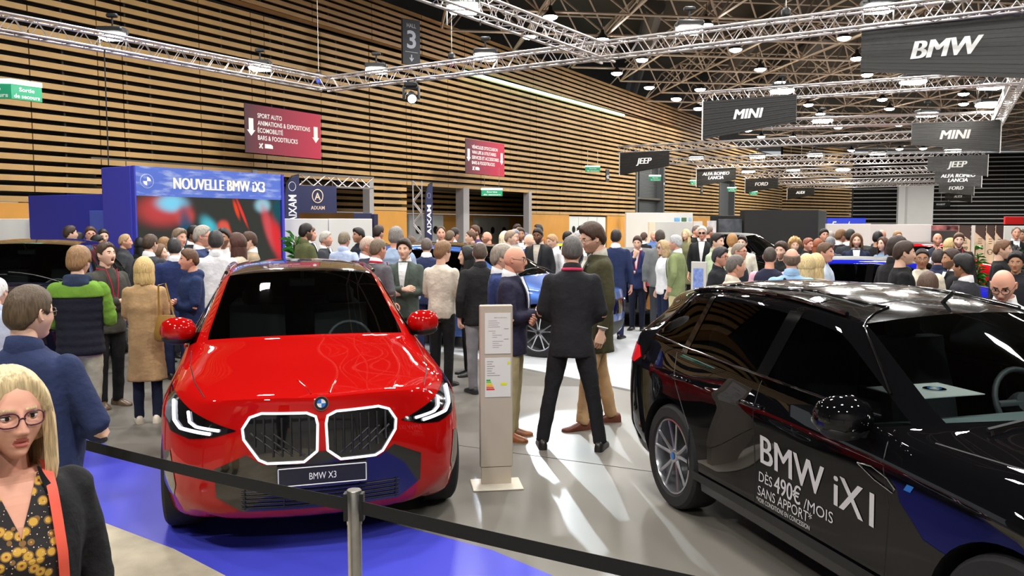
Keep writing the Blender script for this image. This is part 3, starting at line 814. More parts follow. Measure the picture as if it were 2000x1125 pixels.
class Skin:
    """draws outlines onto the body: a view (front/side/top) is projected onto the surface"""
    def __init__(s, bvh): s.b = bvh
    def hit(s, view, a, b):
        if view == 'front': o, d = Vector((a, -12, b)), Vector((0, 1, 0))
        elif view == 'rear': o, d = Vector((-a, 12, b)), Vector((0, -1, 0))
        elif view == 'left': o, d = Vector((-12, -a, b)), Vector((1, 0, 0))     # the side towards -X, a runs to the nose
        elif view == 'right': o, d = Vector((12, -a, b)), Vector((-1, 0, 0))
        else: o, d = Vector((a, b, 12)), Vector((0, 0, -1))
        h = s.b.ray_cast(o, d)
        if h[0] is None: return None
        n = h[1]
        if n.dot(d) > 0: n = -n
        return h[0], n
    def patch(s, mb, view, poly, off=.004, step=.05, mi=0, thick=0.):
        bm = bmesh.new(); f = bm.faces.new([bm.verts.new((a, b, 0)) for a, b in poly])
        for ax in (0, 1):
            lo = min(p[ax] for p in poly); hi = max(p[ax] for p in poly); x = lo + step
            while x < hi - 1e-4:
                no = (1, 0, 0) if ax == 0 else (0, 1, 0); co = (x, 0, 0) if ax == 0 else (0, x, 0)
                bmesh.ops.bisect_plane(bm, geom=bm.verts[:] + bm.edges[:] + bm.faces[:], plane_co=co, plane_no=no, dist=1e-5); x += step
        bm.verts.index_update(); vs = []; last = None
        for v in bm.verts:
            h = s.hit(view, v.co.x, v.co.y)
            if h is None: vs.append(None)
            else: vs.append(h[0] + h[1] * off)
        fs = [tuple(v.index for v in f.verts) for f in bm.faces if all(vs[v.index] is not None for v in f.verts)]
        vs = [v if v is not None else Vector((0, 0, 0)) for v in vs]
        if fs:
            # orient outward
            f0 = fs[0]; nn = (vs[f0[1]] - vs[f0[0]]).cross(vs[f0[2]] - vs[f0[0]])
            dv = {'front': Vector((0, -1, 0)), 'rear': Vector((0, 1, 0)), 'left': Vector((-1, 0, 0)), 'right': Vector((1, 0, 0)), 'top': Vector((0, 0, 1))}[view]
            if nn.dot(dv) < 0: fs = [f[::-1] for f in fs]
            used = sorted({i for f in fs for i in f}); mp_ = {o: n for n, o in enumerate(used)}
            mb.add([vs[i] for i in used], [tuple(mp_[i] for i in f) for f in fs], mi)
        bm.free(); return mb
    def line(s, mb, view, pts, r=.006, off=.0, closed=False, step=.04, mi=0, n=6):
        P2 = list(pts) + ([pts[0]] if closed else []); out = []
        for (a0, b0), (a1, b1) in zip(P2, P2[1:]):
            L = math.hypot(a1 - a0, b1 - b0); k = max(1, int(L / step))
            for i in range(k):
                h = s.hit(view, a0 + (a1 - a0) * i / k, b0 + (b1 - b0) * i / k)
                if h: out.append(h[0] + h[1] * off)
        h = s.hit(view, *P2[-1])
        if h: out.append(h[0] + h[1] * off)
        if len(out) > 1: mb.tube(out, r, n, mi)
        return mb
    def text(s, mb, view, t, cx, cy, h, w=None, off=.004, bold=0., shear=0., align='c', mi=0, slope=0.):
        P_, F_, W = text2d(t, bold, shear); k = (w / W) if w else h
        ox = cx + (0 if align == 'c' else (W * k / 2 if align == 'l' else -W * k / 2)); vs = []
        for p in P_:
            a = ox + p[0] * k
            q = s.hit(view, a, cy + p[1] * h + slope * (a - cx))
            if q is None: return
            vs.append(q[0] + q[1] * off)
        mb.add(vs, F_, mi)
def wheel(parent, x, y, R, style, side, fine=True):
    W = .235; M = Matrix.Translation((x, y, R)) @ Matrix.Rotation(PI / 2 * side, 4, 'Y')      # +Z of the wheel points outwards
    n = 44 if fine else 24
    t = MB().lathe([(R * .70, -W / 2), (R * .93, -W / 2), (R * .985, -W * .42), (R, -W * .3), (R, W * .3), (R * .985, W * .42), (R * .93, W / 2), (R * .76, W / 2), (R * .70, W * .42), (R * .7, -W / 2)], n=n, M=M, caps=False)
    o = t.build('wheel', m_rubber, parent, 35)
    r = MB(); rr = R * .715
    r.lathe([(rr, .02), (rr * 1.0, W * .46), (rr * .955, W * .47), (rr * .93, W * .38), (rr * .92, -.06)], n=n, M=M, caps=False)
    sp = style['spokes']
    for i in range(sp):
        a = 2 * PI * i / sp
        for d in ((-1, 1) if style.get('double', True) else (0,)):
            a1 = a + d * style.get('spread', .2); a0 = a + d * style.get('root', .1)
            pts = []
            for q in (.16, .45, .75, .94):
                an = a0 + (a1 - a0) * min(1, q / .6); pts.append(M @ Vector((rr * q * math.cos(an), rr * q * math.sin(an), W * (.30 + .12 * q))))
            r.tube(pts, [rr * .06, rr * .045, rr * .042, rr * .05], 6, 0)
    r.lathe([(.001, W * .41), (rr * .17, W * .40), (rr * .2, W * .33), (rr * .2, .0)], n=16, M=M, caps=False, mi=0)
    b = r.build('rim', [style.get('mat', m_rim), m_plas], o, 40)
    MB().lathe([(.001, -.02), (rr * .93, -.02)], n=n, M=M, caps=False).build('brake_disc', m_plas, o)
    MB().lathe([(.001, W * .425), (rr * .1, W * .42)], n=12, M=M, caps=False).build('hub_cap', m_rblue if style.get('blue') else m_plas, o)
def mirror(sk, parent, x, y, z, sgn, m, k=1.0):
    """door mirror: egg-shaped cap, dark underside and arm"""
    rings = []
    for t, w, h, dz, dy in ((0, .05, .04, .0, .02), (.03, .10, .085, .005, 0), (.1, .125, .105, .01, -.005), (.18, .12, .1, .012, .0), (.235, .085, .075, .01, .02), (.255, .04, .035, .005, .035)):
        q = []
        for a in range(18):
            th = 2 * PI * a / 18; yy = math.cos(th); zz = math.sin(th)
            yy = yy * .75 if yy > 0 else yy; zz = zz * .8 if zz < 0 else zz
            q.append((x + sgn * (t + .06) * k, y + (dy + w * yy * .85) * k, z + (dz + h * zz) * k))
        rings.append(q if sgn > 0 else q[::-1])
    o = MB().loft(rings).build('door_mirror', m, parent, 60)
    MB().loft([[(x + sgn * .02, y - .02, z - .1), (x + sgn * .02, y + .08, z - .1), (x + sgn * .02, y + .08, z - .06), (x + sgn * .02, y - .02, z - .06)], [(x + sgn * .12, y - .015, z - .085), (x + sgn * .12, y + .05, z - .085), (x + sgn * .12, y + .05, z - .05), (x + sgn * .12, y - .015, z - .05)]]).build('mirror_arm', m_plas, o)
    MB().ell((x + sgn * .19, y - .005, z - .045), (.115, .085, .05), 12, 8).build('mirror_base', m_plas, o, 80)
def cabin(P, parent, su, sz, sx, wheel_on=True):
    mid = P['mid']; Y = lambda u: u * su - mid
    fl_ = MB().box((0, Y(2.9), .42 * sz), (1.5 * sx, 3.0 * su, .12)).build('cabin_floor', m_trimk, parent)
    d = MB()
    dz = P.get('dash', 1.0); R4 = lambda u, w, zt, zb: [(-w * sx, Y(u), zt * sz * dz), (w * sx, Y(u), zt * sz * dz), (w * sx, Y(u) - .02, zb * sz), (-w * sx, Y(u) - .02, zb * sz)]
    d.loft([R4(1.40, .42, 1.06, .7), R4(1.60, .60, 1.075, .7), R4(1.75, .70, 1.075, .7), R4(1.98, .74, 1.02, .7)])
    d.build('dashboard', m_cream, parent, 40)
    for x in (-.37, .37):
        s = MB()
        s.rbox((x * sx, Y(2.55), .62 * sz), (.5, .52, .18), .06)
        s.loft([[(x * sx + a * .24, Y(2.78) + b * .07 + dy, z * sz) for a, b in ((-1, -.6), (-.7, -1), (.7, -1), (1, -.6), (1, .8), (-1, .8))] for z, dy in ((.62, 0), (.9, .06), (1.15, .15), (1.25, .17))])
        s.rbox((x * sx, Y(3.0), 1.33 * sz), (.26, .09, .17), .04)
        s.build('front_seat', m_trimk, parent, 50)
    s = MB().rbox((0, Y(3.45), .62 * sz), (1.25 * sx, .5, .18), .06)
    s.rbox((0, Y(3.75), .95 * sz), (1.25 * sx, .16, .6), .06)
    for x in (-.38, .38): s.rbox((x * sx, Y(3.78), 1.31 * sz), (.24, .08, .14), .03)
    s.build('rear_seat', m_trimk, parent, 50)
    M = Matrix.Translation((.37 * sx, Y(2.06), 1.0 * sz)) @ Matrix.Rotation(rad(68), 4, 'X')
    st = MB(); st.tube([M @ Vector((.18 * math.cos(a * PI / 12), .18 * math.sin(a * PI / 12), 0)) for a in range(25)], .016, 7, caps=False)
    st.tube([M @ Vector((-.17, 0, 0)), M @ Vector((.17, 0, 0))], .02, 6); st.tube([M @ Vector((0, -.17, 0)), M @ Vector((0, 0, 0))], .02, 6)
    st.lathe([(.001, .02), (.055, .015), (.06, -.02), (.02, -.12)], n=12, M=M)
    st.build('steering_wheel', mat('wheel_grey', (60, 62, 64), .5), parent, 60)
    MB().rbox((.0, Y(2.32), 1.5 * sz), (.22, .03, .07), .012).tube([(0, Y(2.32), 1.5 * sz), (0, Y(2.2), 1.6 * sz)], .012, 5).build('rear_view_mirror', m_plas, parent)
def car(name, label, pos, yaw, P):
    P = dict(P); su, sz, sx = P['L'] / 4.755, P['H'] / 1.66, P['W'] / .96
    P['mid'] = (P['fo'] + P['wb'] / 2); P['axles'] = (P['fo'] - P['mid'], P['fo'] + P['wb'] - P['mid'])
    pm = P['paint']
    P['mats'] = [pm, g_wind, P.get('glass', g_side), m_plas, m_plas if P.get('clad') else pm, P.get('glass', g_side), P.get('roof', pm), m_plas]
    OCC.append(('r', pos[0], pos[1], yaw, P['W'] * P.get('scale', 1) + .22, P['L'] * P.get('scale', 1) / 2 + .2))
    root = thing(name, label, 'car', pos, yaw, P.get('group')); root.scale = (P.get('scale', 1),) * 3
    me, bvh = car_body(P)
    body = split_mesh(me, (0, 3, 4, 7), 'body', None, root)
    split_mesh(me, (1,), 'windscreen', None, root); split_mesh(me, (2,), 'side_glazing', None, root)
    split_mesh(me, (5,), 'rear_window', None, root); split_mesh(me, (6,), 'roof_panel', None, root)
    sk = Skin(bvh)
    for i, y in enumerate(P['axles']):
        for s in (-1, 1): wheel(root, s * (P['W'] - .135), y, P['R'], P['rim'], s, P.get('sub', 3) > 2)
    if P.get('cabin', True): cabin(P, root, su, sz, sx)
    for s in (-1, 1): mirror(sk, root, s * P.get('mx', .76) * sx, 1.78 * su - P['mid'], P.get('mz', 1.09) * sz, s, P.get('mirror', pm))
    # pillars, window surround and door gaps on both sides
    Y = lambda u: -(u * su - P['mid'])         # side-view coordinate grows to the nose
    for v in ('left', 'right'):
        for u0, u1, t0, t1 in P.get('pillars', ((2.86, 2.98, 2.82, 2.93), (3.62, 3.72, 3.60, 3.69))):
            pb = MB(); sk.patch(pb, v, [(Y(u0), 1.09 * sz), (Y(u1), 1.09 * sz), (Y(t1), 1.55 * sz), (Y(t0), 1.55 * sz)], .004, .06)
            if pb.v: pb.build('window_pillar', m_gloss, root, 60)
        gp = MB()
        for pts in (((P.get('ap', 1.62), .34), (P.get('ap', 1.62) - .02, .7), (P.get('ap', 1.62) + .06, 1.03)), ((P.get('bp', 2.88), .30), (P.get('bp', 2.88) + .04, 1.07)), ((3.46, .34), (3.44, .62), (3.70, .95), (3.76, 1.08)), ((P.get('ap', 1.62), .33), (3.42, .33))):
            sk.line(gp, v, [(Y(u), z * sz) for u, z in pts], .005, -.002, step=.05, n=4)
        gp.build('door_gap', m_plas, root)
        for u in (2.72, 3.60):
            hb = MB()
            h0 = [sk.hit(v, Y(u + d), .93 * sz) for d in (-.1, -.06, 0, .06, .1)]
            if all(h0): hb.tube([h[0] + h[1] * o for h, o in zip(h0, (.0, .032, .036, .032, .0))], [.012, .016, .016, .016, .012], 8)
            if hb.v: hb.build('door_handle', pm, root, 60)
        wt = MB(); sk.line(wt, v, [(Y(u), z * sz) for u, z in ((1.75, 1.065), (2.35, 1.082), (2.9, 1.10), (3.7, 1.125), (4.18, 1.15))], .008, .003, n=6)
        sk.line(wt, v, [(Y(u), z * sz) for u, z in ((1.78, 1.16), (2.28, 1.515), (2.85, 1.558), (3.66, 1.545), (4.02, 1.49), (4.18, 1.2))], .007, .003, n=6)
        wt.build('window_trim', P.get('wtrim', m_gloss), root, 60)
    if P.get('wiper', True):
        wb_ = MB()
        for x0, x1 in ((-.62, .02), (.02, .6)):
            h = [sk.hit('top', x0 + (x1 - x0) * t, P.get('wiper_u', 1.36) * su - P['mid'] + .06 - .05 * t) for t in (0, .25, .5, .75, 1)]
            h = [q for q in h if q]
            if len(h) > 2: wb_.tube([q[0] + q[1] * .022 for q in h], .009, 5)
        if wb_.v: wb_.build('wiper', m_plas, root)
    return root, sk, P, Y
def roundel(sk, parent, view, a, b, r, name='emblem'):
    h = sk.hit(view, a, b)
    if not h: return
    z = h[1].normalized(); dirn = {'front': Vector((1, 0, 0)), 'top': Vector((1, 0, 0)), 'rear': Vector((-1, 0, 0))}.get(view, Vector((0, -1, 0)))
    x = (dirn - z * dirn.dot(z)).normalized(); y = z.cross(x)
    g = lambda p, q, t=0.: h[0] + x * p + y * q + z * (t + .004)
    o = disc_emblem(g, r, name, parent)
    return o
def disc_emblem(g, r, name, parent, ms=None):
    n = 24; pt = lambda k, q: (q * math.cos(2 * PI * k / n), q * math.sin(2 * PI * k / n))
    mb = MB()
    mb.prism([pt(k, r) for k in range(n)], g, -.006, .004, 0)
    mb.prism([pt(k, r * .96) for k in range(n)], g, .004, .0055, 1)
    for q in range(4):
        mb.prism([(0, 0)] + [pt(q * 6 + k, r * .6) for k in range(7)], g, .0055, .0075, 2 if q in (0, 2) else 3)
    return mb.build(name, ms or [m_chrome, m_gloss, m_white, m_rblue], parent)
mirror_pts = lambda poly: [(-a, b) for a, b in poly][::-1]

# ---------------------------------------------------------------- the red car
p_red = paint('paint_red', (168, 12, 10))
XP = dict(L=4.755, W=.96, H=1.64, fo=.88, wb=2.865, R=.375, paint=p_red, roof=m_gloss, glass=g_side,
          rim=dict(spokes=5, mat=m_rim, blue=True), sub=3)
XP['edit'] = {(0, 1): (.22, .68, .20), (0, 2): (.19, .75, .36), (1, 1): (.50, .895, .20),
              (5, 6): (2.28, .64, 1.525), (5, 7): (2.20, .575, 1.585), (6, 6): (2.85, .64, 1.57), (6, 7): (2.85, .575, 1.635), (7, 6): (3.66, .625, 1.555), (7, 7): (3.66, .56, 1.62)}
XP['scale'] = .979; XP['wiper'] = False; XP['mz'] = 1.17; XP['mx'] = .75
RX, RY, RYAW = -1.743, 6.78, rad(16.85)
red, rk, rP, rY = car('red_suv', 'glossy red car facing the viewer with two outlined grilles behind the barrier belt', (RX, RY, 0), RYAW, XP)
KID = [(.024, .80), (.034, .845), (.085, .868), (.335, .873), (.40, .85), (.442, .785), (.436, .725), (.355, .607), (.31, .585), (.105, .585), (.03, .645)]
for s in (1, -1):
    kp = KID if s > 0 else mirror_pts(KID)
    k = MB(); rk.patch(k, 'front', kp, .003, .05)
    ko = k.build('kidney_grille', m_gloss, red, 60)
    b = MB()
    for i in range(7):
        x = s * (.075 + .05 * i); rk.line(b, 'front', [(x, .62 + (0 if i < 5 else .03 * (i - 4))), (x, .845)], .007, .006, n=5)
    for i in range(3):
        rk.line(b, 'front', [(s * (.40 - .06 * i), .76), (s * (.22 - .06 * i), .62)], .006, .005, n=5)
    b.build('grille_bar', m_plas, ko, 60)
    r = MB(); rk.line(r, 'front', kp, .0075, .010, closed=True, step=.02, n=8)
    r.build('grille_surround', glow('grille_light', (245, 248, 255), 1.6), ko, 60)
    HL = [(.475, .775), (.56, .80), (.72, .86), (.86, .925), (.90, .93), (.90, .80), (.86, .735), (.74, .715), (.60, .735)]
    HP = HL if s > 0 else mirror_pts(HL)
    h = MB(); rk.patch(h, 'front', HP, .004, .03); ho = h.build('headlight', m_gloss, red, 60)
    d = MB()
    rk.line(d, 'front', [(s * .845, .885), (s * .83, .80), (s * .79, .765), (s * .62, .752)], .0100, .012, step=.02, n=7)
    rk.line(d, 'front', [(s * .745, .855), (s * .735, .805), (s * .70, .785), (s * .57, .772)], .009, .012, step=.02, n=7)
    d.build('daylight_strip', m_drl, ho, 60)
    # lens projectors
    e = MB()
    for a, z in ((.80, .83), (.69, .825)):
        q = rk.hit('front', s * a, z)
        if q: e.lathe([(.001, .012), (.022, .008), (.028, .0)], c=tuple(q[0]), n=10)
    # dark air curtain and bumper corner
    ac = MB(); AC = [(.865, .62), (.91, .60), (.915, .36), (.85, .345), (.835, .42)]
    rk.patch(ac, 'front', AC if s > 0 else mirror_pts(AC), .004, .04); ac.build('air_curtain', m_gloss, red, 60)
    si = MB(); SI = [(.40, .64), (.58, .575), (.60, .555), (.60, .40), (.56, .385), (.40, .56)]
IN = [(-.60, .38), (-.46, .285), (.46, .285), (.60, .38), (.605, .55), (.43, .635), (.335, .575), (.10, .572), (.02, .64), (-.02, .64), (-.10, .572), (-.335, .575), (-.43, .635), (-.605, .55)]
i_ = MB(); rk.patch(i_, 'front', IN, .004, .05); io = i_.build('lower_intake', m_gloss, red, 60)
b = MB()
for z in (.31, .335, .36, .385, .41): rk.line(b, 'front', [(-.46, z), (.46, z)], .006, .008, n=5)
for x in (-.44, -.22, .22, .44): rk.line(b, 'front', [(x, .30), (x, .42)], .006, .008, n=5)
b.build('intake_slat', m_plas, io, 60)
# number plate
q = rk.hit('front', 0, .50)
g = lambda a, b, t=0.: Vector((a, q[0].y - .012 - t, .50 + b))
pb = MB().prism([(-.26, -.06), (.26, -.06), (.26, .06), (-.26, .06)], g, -.03, .012, 0)
fr_ = [(-.252, -.052), (.252, -.052), (.252, .052), (-.252, .052)]
for (a0, b0), (a1, b1) in zip(fr_, fr_[1:] + fr_[:1]): pb.tube([g(a0, b0, .014), g(a1, b1, .014)], .0035, 4, 1)
po = pb.build('number_plate', [m_platet, m_white], red)
tx = MB(); put_text(tx, 'BMW X3', g, 0, 0, .042, .155, t=.015); tx.build('lettering', m_letter, po)
roundel(rk, red, 'front', 0, .918, .042)
for s in (-1, 1):
    c = MB(); rk.line(c, 'top', [(s * .055, .10 - rP['mid']), (s * .075, .2 - rP['mid']), (s * .12, .36 - rP['mid'])], .008, -.002, n=6)
    c.build('bonnet_crease', p_red, red, 60)
    c = MB(); rk.line(c, 'top', [(s * .66, .30 - rP['mid']), (s * .735, .60 - rP['mid']), (s * .79, 1.0 - rP['mid']), (s * .82, 1.45 - rP['mid'])], .004, -.001, n=4)
    c.build('bonnet_gap', m_plas, red)
    c = MB(); rk.line(c, 'top', [(s * .595, 2.35 - rP['mid']), (s * .585, 3.3 - rP['mid']), (s * .565, 4.1 - rP['mid'])], .016, .02, n=6)
    c.build('roof_rail', m_gloss, red, 60)

# ---------------------------------------------------------------- the black car at the right
p_blk = paint('paint_black', (9, 9, 11))
BP = dict(L=4.50, W=.9175, H=1.63, fo=.84, wb=2.692, R=.355, paint=p_blk, roof=m_gloss, glass=glass('side_glass_light', (.16, .18, .18)),
          rim=dict(spokes=5, mat=m_rim, blue=True, spread=.24, root=.16), sub=3, wtrim=m_gloss)
BP['edit'] = {(5, 6): (2.25, .665, 1.400), (5, 7): (2.18, .595, 1.455), (5, 8): (2.05, .32, 1.505), (5, 9): (2.02, 0, 1.515),
              (6, 6): (2.85, .67, 1.485), (6, 7): (2.85, .605, 1.550), (6, 8): (2.85, .32, 1.590), (6, 9): (2.85, 0, 1.598),
              (7, 6): (3.66, .655, 1.465), (7, 7): (3.66, .59, 1.535), (7, 8): (3.66, .31, 1.570), (7, 9): (3.66, 0, 1.580),
              (8, 6): (4.05, .64, 1.410), (8, 7): (4.12, .575, 1.490), (8, 8): (4.14, .30, 1.530), (8, 9): (4.15, 0, 1.540),
              (9, 6): (4.42, .60, 1.340), (9, 7): (4.50, .53, 1.425), (9, 8): (4.58, .27, 1.465), (9, 9): (4.60, 0, 1.470),
              (4, 5): (1.74, .89, 1.015), (4, 6): (1.58, .80, 1.055), (4, 7): (1.48, .725, 1.080), (4, 8): (1.27, .38, 1.120), (4, 9): (1.22, 0, 1.130),
              (3, 5): (1.34, .885, 0.995), (3, 6): (1.22, .72, 1.055), (3, 7): (1.12, .50, 1.085), (3, 8): (1.04, .25, 1.100), (3, 9): (1.02, 0, 1.100),
              (5, 5): (2.35, .893, 1.030), (6, 5): (2.85, .893, 1.050), (7, 5): (3.68, .885, 1.085), (8, 5): (4.22, .865, 1.120)}
BP.update(dash=.955, wiper_u=1.25, pillars=((2.66, 2.78, 2.62, 2.74), (3.62, 3.70, 3.66, 3.72)), bp=2.66, ap=1.58, mx=.83, mz=1.06)
BX, BY, BYAW = 2.31, 4.42, rad(16.0)
blk, bk, bP, bY = car('black_suv', 'glossy black car with price lettering on its front door', (BX, BY, 0), BYAW, BP)
# ---------------------------------------------------------------- the black car's lettering and details
m_decal = mat('decal_silver', (206, 204, 202), .45)
tx = MB(); T_ = lambda t, a0, a1, z, h, sl=0., b=.0: bk.text(tx, 'left', t, (a0 + a1) / 2, z, h, a1 - a0, .003, b, slope=sl)
for q in (-.004, .004): T_('BMW iX1', -.285 + q, .615 + q, .672, .165, -.05)
T_('DÈS', -.30, -.175, .532, .058)
for q in (-.002, .002): T_('490€', -.155 + q, .075 + q, .535, .095, b=.0)
T_('/MOIS', .105, .335, .512, .058)
T_('SANS APPORT*', -.305, .175, .452, .055)
T_('*VOIR CONDITIONS EN CONCESSION', -.315, .16, .400, .026)
tx.build('lettering', m_decal, blk)
v = MB(); bk.line(v, 'left', [(.505, .835), (.60, .845), (.70, .82), (.745, .785), (.735, .765), (.62, .79)], .0035, .003, closed=True, n=5)
v.build('fender_vent', m_chrome, blk, 60)
v = MB(); bk.patch(v, 'left', [(.80, .80), (.84, .80), (.86, .83), (.82, .83)], .004, .02); v.build('fender_badge', m_rblue, blk)
for view in ('left', 'right'):
    t = MB(); P_ = [(bY(4.66), .90), (bY(4.66), 1.03), (bY(4.40), 1.02), (bY(4.30), .955), (bY(4.42), .90)]
    bk.patch(t, view, P_, .005, .04); t.build('tail_lamp', m_tail, blk, 60)
t = MB(); bk.patch(t, 'left', [(bY(1.62), .30), (bY(3.40), .30), (bY(3.40), .36), (bY(1.62), .36)], .012, .08); t.build('sill_trim', m_plas, blk)
# paper on the dashboard with a roundel
sx_, su_, sz_ = .9175 / .96, 4.5 / 4.755, 1.63 / 1.66
pp = MB().box((-.36, 1.98 * su_ - bP['mid'], 1.10), (.44, .30, .004)); po = pp.build('dashboard_card', m_white, blk)
disc_emblem(lambda a, b, t=0.: Vector((-.30 + a, 1.98 * su_ - bP['mid'] + b, 1.104 + t)), .055, 'card_emblem', po)
for s in (-1, 1):
    c = MB(); bk.line(c, 'top', [(s * .60, .30 - bP['mid']), (s * .70, .60 - bP['mid']), (s * .755, 1.0 - bP['mid']), (s * .79, 1.34 - bP['mid'])], .004, -.001, n=4)
    c.build('bonnet_gap', m_plas, blk)
    c = MB(); bk.line(c, 'top', [(s * .565, 2.2 - bP['mid']), (s * .57, 3.0 - bP['mid']), (s * .545, 3.85 - bP['mid'])], .014, .016, n=6)
    c.build('roof_rail', m_gloss, blk, 60)
c = MB()
for a, b in (((-.42, 2.25), (.42, 2.25)), ((.42, 2.25), (.42, 3.5)), ((.42, 3.5), (-.42, 3.5)), ((-.42, 3.5), (-.42, 2.25)), ((-.42, 2.85), (.42, 2.85))):
    bk.line(c, 'top', [(a[0], a[1] - bP['mid']), (b[0], b[1] - bP['mid'])], .004, .0, n=4)
c.build('sunroof_frame', m_plas, blk)

# ---------------------------------------------------------------- the other cars
def other(name, label, pos, yaw, L, W, H, wb, R, pnt, k=1.0, sub=2, roof=None, lights=True, **kw):
    P = dict(L=L, W=W, H=H, fo=.85, wb=wb, R=R, paint=pnt, roof=roof or pnt, rim=dict(spokes=5, mat=m_rim), sub=sub, scale=k)
    P.update(kw)
    root, sk, P, Y = car(name, label, pos, yaw, P)
    sx, su, sz = P['W'] / .96, P['L'] / 4.755, P['H'] / 1.66
    if lights:
        for s in (1, -1):
            h = MB(); hp = [(.50 * sx, .80 * sz), (.74 * sx, .87 * sz), (.88 * sx, .90 * sz), (.88 * sx, .80 * sz), (.70 * sx, .74 * sz)]
            sk.patch(h, 'front', hp if s > 0 else mirror_pts(hp), .004, .06)
            if h.v:
                ho = h.build('headlight', m_gloss, root, 60)
                d = MB(); sk.line(d, 'front', [(s * .84 * sx, .86 * sz), (s * .80 * sx, .80 * sz), (s * .62 * sx, .79 * sz)], .011, .01, n=5)
                if d.v: d.build('daylight_strip', m_drl, ho)
            t = MB(); tp = [(.45 * sx, .90 * sz), (.82 * sx, .90 * sz), (.80 * sx, 1.0 * sz), (.5 * sx, .99 * sz)]
            sk.patch(t, 'rear', tp if s > 0 else mirror_pts(tp), .004, .08)
            if t.v: t.build('tail_lamp', m_tail, root, 60)
        g_ = MB(); sk.patch(g_, 'front', [(-.42 * sx, .62 * sz), (.42 * sx, .62 * sz), (.46 * sx, .84 * sz), (-.46 * sx, .84 * sz)], .004, .08)
        if g_.v: g_.build('grille', m_gloss, root, 60)
        i2 = MB(); sk.patch(i2, 'front', [(-.55 * sx, .30 * sz), (.55 * sx, .30 * sz), (.5 * sx, .5 * sz), (-.5 * sx, .5 * sz)], .004, .08)
        if i2.v: i2.build('lower_intake', m_plas, root, 60)
    return root, sk, P
p_navy = paint('paint_midnight', (14, 16, 30))
other('midnight_suv', 'dark midnight car parked behind the green sleeved man', (-6.35, 10.7, 0), rad(17), 4.93, 1.0, 1.74, 2.98, .39, p_navy, 1.0, 3, m_gloss)
other('blue_suv', 'metallic blue car on the white floor behind the suited group', (-.42, 13.25, 0), rad(60), 4.78, .96, 1.64, 2.9, .375, paint('paint_blue', (62, 92, 158), .3), 1.0, 3, m_gloss)
other('black_estate', 'black car behind the thinking man in the navy suit', (2.6, 17.6, 0), rad(162), 4.6, .92, 1.46, 2.8, .34, p_blk)
other('yellow_hatchback', 'yellow car glimpsed behind the crowd by the white wall', (1.9, 22.4, 0), rad(100), 4.0, .88, 1.47, 2.5, .32, paint('paint_yellow', (240, 190, 10)))
other('black_crossover', 'tall black car parked in front of the black stand box', (6.3, 22.3, 0), rad(52), 3.9, .90, 1.72, 2.4, .36, p_blk)
other('blue_coupe', 'bright blue car in the crowd behind the long black roof', (6.15, 12.9, 0), rad(66), 4.3, .90, 1.42, 2.6, .34, paint('paint_bright_blue', (22, 30, 170)))
other('red_hatchback', 'red car roof glimpsed before the plain white wall', (10.6, 20.8, 0), rad(95), 4.0, .88, 1.50, 2.5, .32, paint('paint_scarlet', (215, 20, 30)))

# ================================================================== STANDS AND FURNITURE
m_boothblue = mat('booth_blue', (58, 62, 186), .5)
m_sky = bpy.data.materials.new('booth_sky'); m_sky.use_nodes = True
nt = m_sky.node_tree; bs = nt.nodes['Principled BSDF']; bs.inputs['Roughness'].default_value = .4
tc = nt.nodes.new('ShaderNodeTexCoord'); mpn = nt.nodes.new('ShaderNodeMapping'); mpn.inputs['Scale'].default_value = (1.2, 1.2, 5)
nz = nt.nodes.new('ShaderNodeTexNoise'); nz.inputs['Scale'].default_value = 2.2; nz.inputs['Detail'].default_value = 5
rp = nt.nodes.new('ShaderNodeValToRGB'); rp.color_ramp.elements[0].position = .48; rp.color_ramp.elements[1].position = .75
rp.color_ramp.elements[0].color = col(84, 112, 206); rp.color_ramp.elements[1].color = col(176, 190, 228)
nt.links.new(tc.outputs['Object'], mpn.inputs[0]); nt.links.new(mpn.outputs[0], nz.inputs['Vector']); nt.links.new(nz.outputs['Fac'], rp.inputs[0]); nt.links.new(rp.outputs[0], bs.inputs['Base Color'])
b0 = Vector((-6.86, 15.0, 0)); b1 = Vector((-4.94, 17.6, 0)); bd = (b1 - b0); bl_ = bd.length; bd.normalize(); bn = Vector((bd.y, -bd.x, 0))
bg = lambda s, z, t=0.: bd * s + Vector((0, 0, z)) + bn * t
OCC.append(('r', (b0.x + b1.x) / 2 - bn.x * .5, (b0.y + b1.y) / 2 - bn.y * .5, math.atan2(bd.y, bd.x) + PI / 2, .8, bl_ / 2 + .3)); booth = thing('display_booth', 'blue display booth with a lit screen under a sky printed header', 'booth', b0)
bb = MB()
bb.prism([(-.03, 0), (.0, 0), (.0, 3.0), (-.03, 3.0)], bg, -1.0, .04)
bb.prism([(bl_, 0), (bl_ + .06, 0), (bl_ + .06, 3.0), (bl_, 3.0)], bg, -1.0, .04)
bb.prism([(0, 0), (bl_, 0), (bl_, .62), (0, .62)], bg, -1.0, .0)
bb.prism([(0, .62), (bl_, .62), (bl_, 3.0), (0, 3.0)], bg, -1.0, -.06)
bb.build('frame', m_boothblue, booth)
hd = MB().prism([(0, 2.46), (bl_, 2.46), (bl_, 3.0), (0, 3.0)], bg, -.06, .02).build('header', m_sky, booth)
tx = MB()
for q in (-.012, 0, .012): put_text(tx, 'NOUVELLE BMW iX3', bg, bl_ * .55 + q, 2.72, .225, 2.05, t=.026 + q * .1)
tx.build('lettering', m_letter, hd)
disc_emblem(lambda a, b, t=0.: bg(.22 + a, 2.73 + b, .022 + t), .13, 'emblem', hd, [m_letter, m_sky, m_letter, m_sky])
